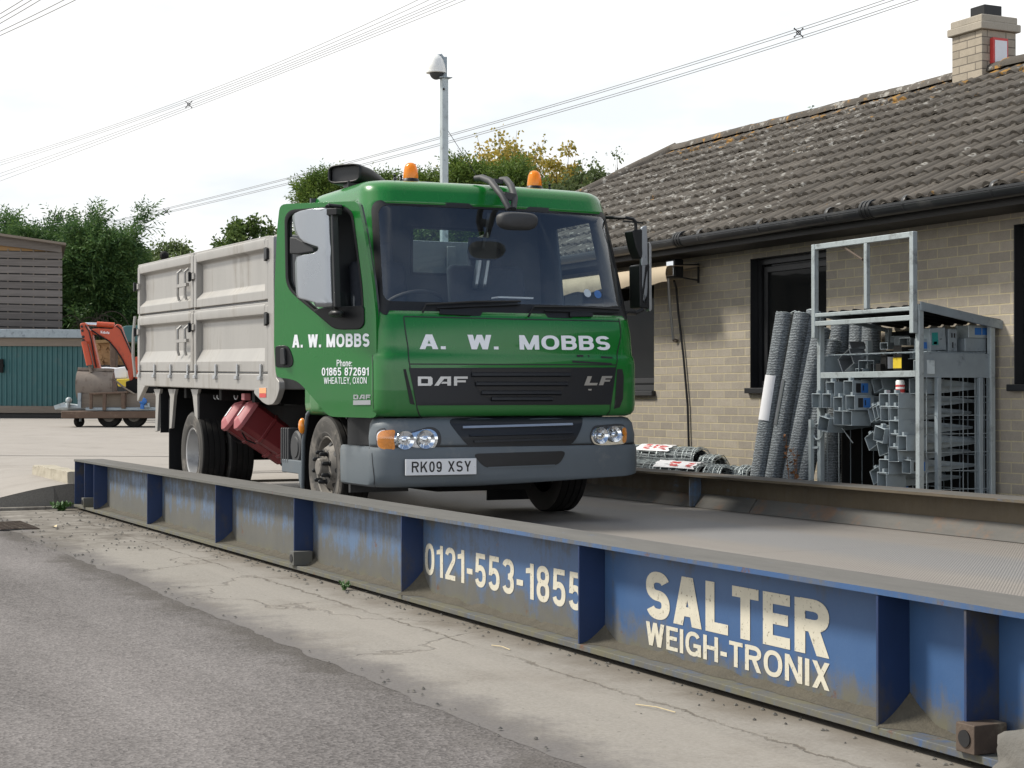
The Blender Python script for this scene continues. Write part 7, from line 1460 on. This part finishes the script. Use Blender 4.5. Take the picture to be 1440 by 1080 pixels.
broadleaf('autumn_tree', 785, 53, 192, 80, LEAF['gold'], 'tall narrow golden autumn tree above the right beacon', 28, n=7000, leaf=.14, clumps=70, gap=.0, hfrac=.6)
broadleaf('willow_tree', 806, 50, 222, 130, LEAF['wil'], 'grey green bushy tree right of the right beacon', 10, n=17000, leaf=.13, clumps=120, gap=.1, hfrac=.7)
broadleaf('thin_shrub', 872, 52, 218, 100, LEAF['wil'], 'sparse twiggy shrub showing over the end of the roof', 20, n=2600, leaf=.11, clumps=70, gap=.1, hfrac=.45)
# ---------------------------------------------------------------- slatted shed on the boundary and green sheet store
def slab(px, z, th, m_, name, parent=None, bev=0.0, dirn=None): b = MB(); b.prism([PD(u, v, z) for u, v in px], (dirn or FH) * th); return b.build(name, m_, parent, bevel=bev)
sh = empty('timber_shed', tuple(base_at(30, 54)), 'tall shed of weathered grey horizontal planks with gaps', 'shed'); b = MB(); ZS = 54.0; PX0 = -110; SD = Vector((ray(40, 540).x, ray(40, 540).y, 0)).normalized()
ps = 1.0
for i in range(12):
    v0 = 354 + i * 10.7; b.prism([PD(PX0, v0 - 3.2, ZS), PD(87.2, v0 + 1.2, ZS), PD(87.2, v0 + 10.2, ZS), PD(PX0, v0 + 5.8, ZS)], FH * .03)
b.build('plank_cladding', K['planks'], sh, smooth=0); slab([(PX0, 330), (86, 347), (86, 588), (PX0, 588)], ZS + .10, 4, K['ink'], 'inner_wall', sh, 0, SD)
slab([(PX0, 332), (86.5, 346), (86.5, 354), (PX0, 350)], ZS + .05, .02, K['boardwood'], 'gable_board', sh); slab([(PX0, 316), (86, 340.5), (86, 355), (PX0, 332)], ZS - .08, .05, K['planks'], 'barge_board', sh); slab([(PX0, 312), (93, 341.5), (93, 344.5), (PX0, 316)], ZS - .45, 5.2, K['wood'], 'roof', sh, 0, SD)
b = MB()
for i in range(9): u = 82 - i * 18; b.prism([PD(u, 350, ZS + .032), PD(u + 2, 350, ZS + .032), PD(u + 2, 480, ZS + .032), PD(u, 480, ZS + .032)], FH * .06)
b.build('batten', K['wood'], sh)
st = empty('sheet_store', tuple(base_at(60, 52.5)), 'low store clad in green corrugated sheet below the wooden shed', 'store'); ZC_ = 52.5
o = PD(-110, 486, ZC_); o2 = PD(131, 490, ZC_); L_ = (o2 - o).length; ax2 = (o2 - o).normalized(); hz = PD(60, 487, ZC_).z - PD(60, 572, ZC_).z; b = MB(); n = int(L_ / .155) * 6
def cg(a, c): ph = (a * L_ / .155) % 1.0; d_ = 0 if ph < .45 else 1 if .55 < ph < .90 else (ph - .45) * 10 if ph < .55 else (1 - ph) * 10; p = o + ax2 * (L_ * a); return Vector((p.x, p.y, o.z - hz * c + (o2.z - o.z) * 0 )) - FH * .035 * d_
b.grid(cg, n, 1); b.build('corrugated_sheet', K['corrug'], st, smooth=0, recalc=False)
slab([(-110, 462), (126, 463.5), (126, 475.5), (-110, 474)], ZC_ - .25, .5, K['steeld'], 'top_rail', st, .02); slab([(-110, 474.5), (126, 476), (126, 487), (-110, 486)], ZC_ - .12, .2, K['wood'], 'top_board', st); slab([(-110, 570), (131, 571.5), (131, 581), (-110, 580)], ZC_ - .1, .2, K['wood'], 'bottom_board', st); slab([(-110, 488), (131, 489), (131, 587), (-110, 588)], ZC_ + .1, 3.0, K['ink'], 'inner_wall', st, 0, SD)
b = MB(); b.bar(PD(2, 505, ZC_ - .1), PD(2, 524, ZC_ - .1), .1, .1); b.bar(PD(0, 514, ZC_ - .1), PD(5, 515, ZC_ - .1), .1, .1); b.build('door_bolt', K['chassis'], st)
b = MB(); rg = random.Random(3)
for i in range(26):
    u0 = rg.uniform(96, 168); r1 = rg.uniform(8, 26); v0 = rg.uniform(470, 484); zb = rg.uniform(55.5, 57); a0, a1 = rg.uniform(-.2, .6), rg.uniform(2.2, 3.4)
    b.tube([PD(u0 + r1 * math.cos(t), v0 - r1 * 1.3 * math.sin(t), zb) for t in np.linspace(a0, a1, 10)], .014, 4)
for i in range(14): u0 = rg.uniform(92, 165); b.tube([PD(u0, 486, 56), PD(u0 + rg.uniform(-8, 8), 462, 56), PD(u0 + rg.uniform(-16, 16), rg.uniform(435, 458), 56)], [.018, .014, .008], 4)
tag(b.build('bramble', K['bark'], smooth=0, uv=False), 'tangle of bare bramble stems behind the green store', 'bramble')

# ---------------------------------------------------------------- plant trailer with mini digger
Z2 = 41.0
def z2(x, y): return 70 + x / 6.0, 430 + y / 6.0
def zs2(l): return [z2(*p) for p in l]
gz2 = yard_z(*PD(150, 600, Z2).xy); tl = empty('plant_trailer', tuple(PD(150, 600, Z2).xy) + (gz2,), 'flat plant trailer with brown chassis and jockey wheel carrying the digger', 'trailer')
slab(zs2([(95, 890), (1300, 885), (1300, 948), (95, 950)]), Z2, 1.7, K['brownsteel'], 'chassis', tl, .02)
slab(zs2([(240, 742), (1300, 735), (1300, 860), (240, 862)]), Z2 + .15, .05, K['wood'], 'side_board', tl, .01); slab(zs2([(300, 858), (1300, 855), (1300, 884), (300, 886)]), Z2 + .05, 1.5, K['steeld'], 'deck', tl, .02)
slab(zs2([(235, 735), (262, 735), (262, 862), (235, 862)]), Z2 + .05, .08, K['steeld'], 'end_post', tl)
b = MB(); b.tube([PD(*z2(60, 855), Z2 + .6), PD(*z2(130, 852), Z2 + .6), PD(*z2(330, 862), Z2 + .6)], [.06, .09, .07], 10); b.bar(PD(*z2(45, 860), Z2 + .6), PD(*z2(130, 830), Z2 + .6), .14, .10); b.build('coupling', K['steel'], tl, smooth=50)
b = MB(); b.tube([PD(*z2(160, 800), Z2 + .5), PD(*z2(150, 860), Z2 + .5)], .05, 8); b.sphere(PD(*z2(160, 798), Z2 + .5), .08, 8, 6); b.build('hitch_lever', K['steel'], tl)
def disc(c, r, th, name, m_, par, ax=None): return MB().lathe([(0, 0), (r * .5, 0), (r * .55, .01), (r * .92, .015), (r, -.02), (r, -th + .02), (r * .92, -th), (0, -th)], c, ax or -FH, 28).build(name, m_, par)
for x in (500, 712): c = PD(*z2(x, 930), Z2 + .28); c.z = gz2 + .29; w1 = disc(c, .29, .2, 'wheel', K['rubber'], tl); disc(c - FH * .012, .16, .05, 'rim', K['hub'], w1)
c = PD(*z2(256, 1015), Z2 + .4); c.z = gz2 + .15; jw = disc(c, .145, .08, 'jockey_wheel', K['rubber'], tl, (RT - FH * .6).normalized()); MB().tube([c, PD(*z2(256, 900), Z2 + .4)], .035, 8).build('jockey_leg', K['steel'], jw)
for px in ([(330, 735), (650, 722), (650, 738), (330, 752)], [(335, 750), (358, 750), (355, 870), (333, 870)], [(445, 745), (475, 745), (470, 882), (443, 882)], [(600, 738), (632, 738), (632, 868), (602, 868)]): slab(zs2(px), Z2 - .05, .9 if px[0][1] < 740 else .08, K['brownsteel'], 'bucket_stand', tl, .01)
b = MB(); b.tube([PD(*z2(780, 870), Z2 - .05), PD(*z2(785, 812), Z2 - .05)], .05, 8); b.sphere(PD(*z2(788, 806), Z2 - .05), (.09, .09, .09), 10, 8); b.build('marker_lamp', K['blue'], tl); MB().tube([PD(*z2(800, 850), Z2 - .05), PD(*z2(835, 850), Z2 - .05), PD(*z2(830, 820), Z2 - .05)], .04, 8).build('ratchet', K['steeld'], tl)
dg = empty('mini_digger', tuple(PD(190, 570, Z2 + .8)), 'orange mini digger with folded arm and muddy bucket on the trailer', 'digger')
def dslab(l, z, th, m_, nm, bev=.02, parent=dg): return slab(zs2(l), z, th, m_, nm, parent, bev)
boom = dslab(rnd([(345, 195), (430, 190), (535, 196), (560, 150), (600, 165), (625, 245), (675, 370), (712, 470), (705, 600), (692, 640), (668, 625), (650, 530), (605, 445), (550, 360), (490, 288), (420, 248), (355, 240)], 22), Z2 + .5, .17, K['orange'], 'boom')
text_on('maker_lettering', 'Kubota', lambda a, c: PD(*z2(430 + 72 * a, 232 - 22 * c + 6 * a), Z2 + .5 - .012), K['white'], boom, .02)
dip = dslab(rnd([(252, 150), (300, 140), (318, 190), (352, 215), (372, 320), (402, 450), (432, 560), (420, 610), (385, 640), (352, 610), (352, 560), (375, 530), (345, 400), (325, 320), (290, 305), (262, 240)], 14), Z2 + .42, .2, K['orange'], 'dipper_arm')
b = MB(); b.tube([PD(*z2(400, 155), Z2 + .58), PD(*z2(545, 165), Z2 + .58)], .068, 12); hy = b.build('hydraulic_ram', K['orange'], boom, smooth=50); MB().tube([PD(*z2(300, 155), Z2 + .58), PD(*z2(405, 157), Z2 + .58)], .042, 10).build('ram_rod', K['chrome'], boom, smooth=50)
b = MB(); b.tube([PD(*z2(290, 300), Z2 + .30), PD(*z2(335, 500), Z2 + .30)], .075, 12); b.build('hydraulic_ram', K['orange'], dip, smooth=50); MB().tube([PD(*z2(335, 495), Z2 + .30), PD(*z2(352, 560), Z2 + .30)], .04, 10).build('ram_rod', K['mud'], dip, smooth=50)
b = MB()
for (x, y) in ((270, 175), (275, 210), (282, 262), (284, 290)): b.lathe([(0, 0), (.035, 0), (.03, .02), (0, .02)], PD(*z2(x, y), Z2 + .42), -FH, 10)
b.build('pivot_pin', K['ink'], dip)
b = MB(); c0, c1 = PD(*z2(250, 672), Z2 + .50), PD(*z2(552, 682), Z2 + .50); prof = [-FH * math.cos(t) * .36 - Vector((0, 0, 1)) * math.sin(t) * .40 for t in np.linspace(R(-72), R(150), 20)]
k = len(prof); b.add([c0 + q for q in prof] + [c1 + q for q in prof], [(i, i + 1, k + i + 1, k + i) for i in range(k - 1)] + [tuple(range(k)), tuple(range(k, 2 * k))])
bk = b.build('bucket', K['mud'], dg, smooth=40, solid=.02, recalc=False); MB().bar(c0 - FH * .13 + Vector((0, 0, .40)), c1 - FH * .13 + Vector((0, 0, .40)), .09, .07).build('bucket_lip', K['mud'], bk, bevel=.01)
b = MB(); b.tube([PD(*z2(320, 590), Z2 + .4), PD(*z2(350, 545), Z2 + .4), PD(*z2(410, 560), Z2 + .4), PD(*z2(420, 625), Z2 + .4)], .07, 8); b.tube([PD(*z2(300, 605), Z2 + .35), PD(*z2(355, 560), Z2 + .35)], .03, 6); b.build('bucket_link', K['mud'], bk, smooth=60)
b = MB(); b.tube([PD(*z2(430, 550), Z2 + .4), PD(*z2(530, 612), Z2 + .3), PD(*z2(640, 700), Z2 + .2), PD(*z2(715, 745), Z2 + .1)], .022, 6); tag(b.build('lashing_strap', K['wood']), 'dirty strap running from the digger bucket down to the trailer', 'strap')
for k, l in enumerate(([(352, 205), (430, 258), (500, 300), (560, 372), (610, 450), (655, 545)], [(300, 165), (330, 215), (352, 300), (372, 420), (392, 520)], [(560, 168), (600, 200), (640, 290), (690, 400)])): MB().tube([PD(*z2(*p), Z2 + (.47 if k != 1 else .38)) for p in l], .018, 6).build('hydraulic_hose', K['black'], boom if k != 1 else dip, smooth=60)
dslab([(640, 640), (720, 610), (1000, 610), (1000, 735), (640, 735)], Z2 + .5, 1.0, K['chassis'], 'track'); dslab([(720, 430), (1000, 430), (1000, 615), (720, 615)], Z2 + .3, 1.2, K['orange'], 'engine_cover'); dslab([(760, 150), (980, 150), (1000, 430), (740, 430)], Z2 + .4, 1.0, K['black'], 'cab')
tag(slab(zs2(rnd([(418, 520), (480, 516), (545, 525), (640, 512), (655, 560), (650, 612), (425, 610)], 12)), 47, .9, K['paper'], 'bulk_bag', None, .06), 'white bulk bags behind the digger arm', 'bag')
tag(slab(zs2([(560, 618), (672, 615), (680, 682), (575, 682)]), 46.5, .6, K['yellow'], 'yellow_crate', None, .03), 'yellow crate behind the digger bucket', 'crate')
tag(slab(zs2(rnd([(600, 185), (640, 168), (900, 165), (900, 300), (640, 305)], 10)), 49, 1.6, K['corrug'], 'blue_tank', None, .1), 'blue green tank behind the orange digger boom', 'tank')
slab_post = slab(zs2([(505, 320), (558, 320), (556, 545), (508, 545)]), 49.0, .3, K['brownsteel'], 'timber_post', None, .02); tag(slab_post, 'rusty brown post in front of the stacked logs', 'post')
lg = bpy.data.objects.new('split_log', None); first = None; rg = random.Random(11); n = 0
bpy.data.objects.remove(lg)
proto_log = MB().lathe([(0, 0), (.085, 0), (.09, .01), (.088, .5), (0, .5)], (0, 0, 0), tuple(FH), 9).build('split_log', [K['logend']], smooth=30)
for r_ in range(9):
    for k in range(11):
        u, v = z2(392 + k * 21 + (r_ % 2) * 10, 498 - r_ * 21)
        o = proto_log if n == 0 else proto_log.copy()
        if n: COL.objects.link(o)
        n += 1; o.location = PD(u + rg.uniform(-.5, .5), v + rg.uniform(-.5, .5), 49.6 + rg.uniform(-.06, .06)); o.scale = (rg.uniform(.7, 1.1),) * 3; tag(o, 'round split log in the wood stack behind the digger', 'log', 'split logs stacked behind the digger')
slab_b = slab(zs2([(380, 500), (640, 500), (640, 900), (380, 900)]), 49.4, 1.0, K['ink'], 'log_bay', None); tag(slab_b, 'dark timber bay under the stacked logs', 'bay')
slab_c = slab(zs2([(375, 290), (640, 280), (640, 302), (380, 315)]), 49.3, 1.0, K['boardwood'], 'bay_roof', None); tag(slab_c, 'thin board roof over the stacked logs', 'roof board')

# ---------------------------------------------------------------- small things on the ground
b = MB(); c = Vector((-3.50, 3.36, .085)); n_, m_ = 26, 16; off_ = 3.3
def rockf(a, t): d_ = Vector((math.cos(2 * math.pi * a) * math.sin(math.pi * t), math.sin(2 * math.pi * a) * math.sin(math.pi * t), math.cos(math.pi * t))); k = 1 + .25 * mnoise.noise(d_ * 1.6 + Vector((off_, 0, 0))) + .12 * mnoise.noise(d_ * 4) + .05 * mnoise.noise(d_ * 11); return c + Vector((d_.x * .26, d_.y * .15, d_.z * .16)) * k
b.grid(rockf, n_ * 2, m_ * 2); tag(b.build('concrete_lump', K['rock'], smooth=40), 'rough grey lump of concrete at the foot of the girder', 'rock')
rg = random.Random(21); b = MB()
def stone(x, y, s):
    q = Vector((x, y, .006 + s * .3)); b.add([q + Vector((rg.uniform(-1, 1) * s, rg.uniform(-1, 1) * s, rg.uniform(-.4, .8) * s)) for _ in range(1)] + [q + Vector((s * math.cos(t) * rg.uniform(.6, 1.2), s * math.sin(t) * rg.uniform(.6, 1.2), rg.uniform(-.35, .1) * s)) for t in (0, 1.26, 2.5, 3.8, 5.0)] + [q + Vector((0, 0, s * .6))], [(6, 1, 2), (6, 2, 3), (6, 3, 4), (6, 4, 5), (6, 5, 1)])
for _ in range(380):
    x = -17 + 14 * rg.random() ** 1.1; y = rg.choice((3.50, 3.47, 3.46, 2.50)) + rg.gauss(0, .045); stone(x, min(3.6, y), rg.uniform(.004, .011) * (1.3 if x < -9 else 1))
for _ in range(170): stone(-17 + 4.5 * rg.random(), 2.2 + 1.3 * rg.random(), rg.uniform(.005, .018))
for _ in range(60): stone(-15 + 11 * rg.random(), 1.3 + 2.1 * rg.random(), rg.uniform(.002, .006))
tag(b.build('gravel', K['rock'], smooth=0, uv=False), kind='stuff')
for (x, y, L, an, lb) in ((-6.95, 3.30, .16, .05, 'pale straw stalk lying below the phone number'), (-5.35, 3.16, .20, .12, 'pale straw stalk lying below the large white lettering')):
    tag(MB().tube([(x - L / 2, y - an * L, .012), (x, y + .006, .016), (x + L / 2, y + an * L, .012)], .0020, 5).build('straw_stalk', K['straw']), lb, 'straw')
b = MB(); q = P(76, 741, Z=.01); b.add([q + Vector(v) for v in ((-.05, 0, 0), (0, .025, .02), (.06, .01, .004), (.0, -.03, .012))], [(0, 1, 2, 3)]); tag(b.build('fallen_leaf', K['straw'], smooth=0), 'single dry curled leaf lying near the concrete ramp', 'leaf')
e = empty('drain_cover', tuple(P(15, 740, Z=.005)), 'worn metal mesh drain cover half buried at the left', 'drain cover'); c = Vector(e.location); b = MB()
MB().box(c.x - .42, c.x + .45, c.y - .17, c.y + .17, .0, .010).build('cover_plate', K['ink'], e)
for i in range(20): x = c.x - .40 + i * .043; b.bar((x - .06, c.y - .16, .013), (x + .06, c.y + .16, .013), .010, .008); b.bar((x + .06, c.y - .16, .016), (x - .06, c.y + .16, .016), .010, .006)
b.build('mesh_bars', K['rust'], e, uv=False)
for p_, s_, lb in ((P(1140, 158, Y=11.0), 3, 'tiny weed sprouting on the roof ridge'),): plant('ridge_weed', p_ - Vector((0, 0, .06)), .13, 3, K['grassleaf'], lb, 'weed', s_, .05, .04, nleaf=6)
plant('joint_weed', (-9.45, 3.47, .01), .05, 7, K['grassleaf'], 'small green weed beneath the middle of the girder', 'weed', 8, .04, .025, nleaf=4)
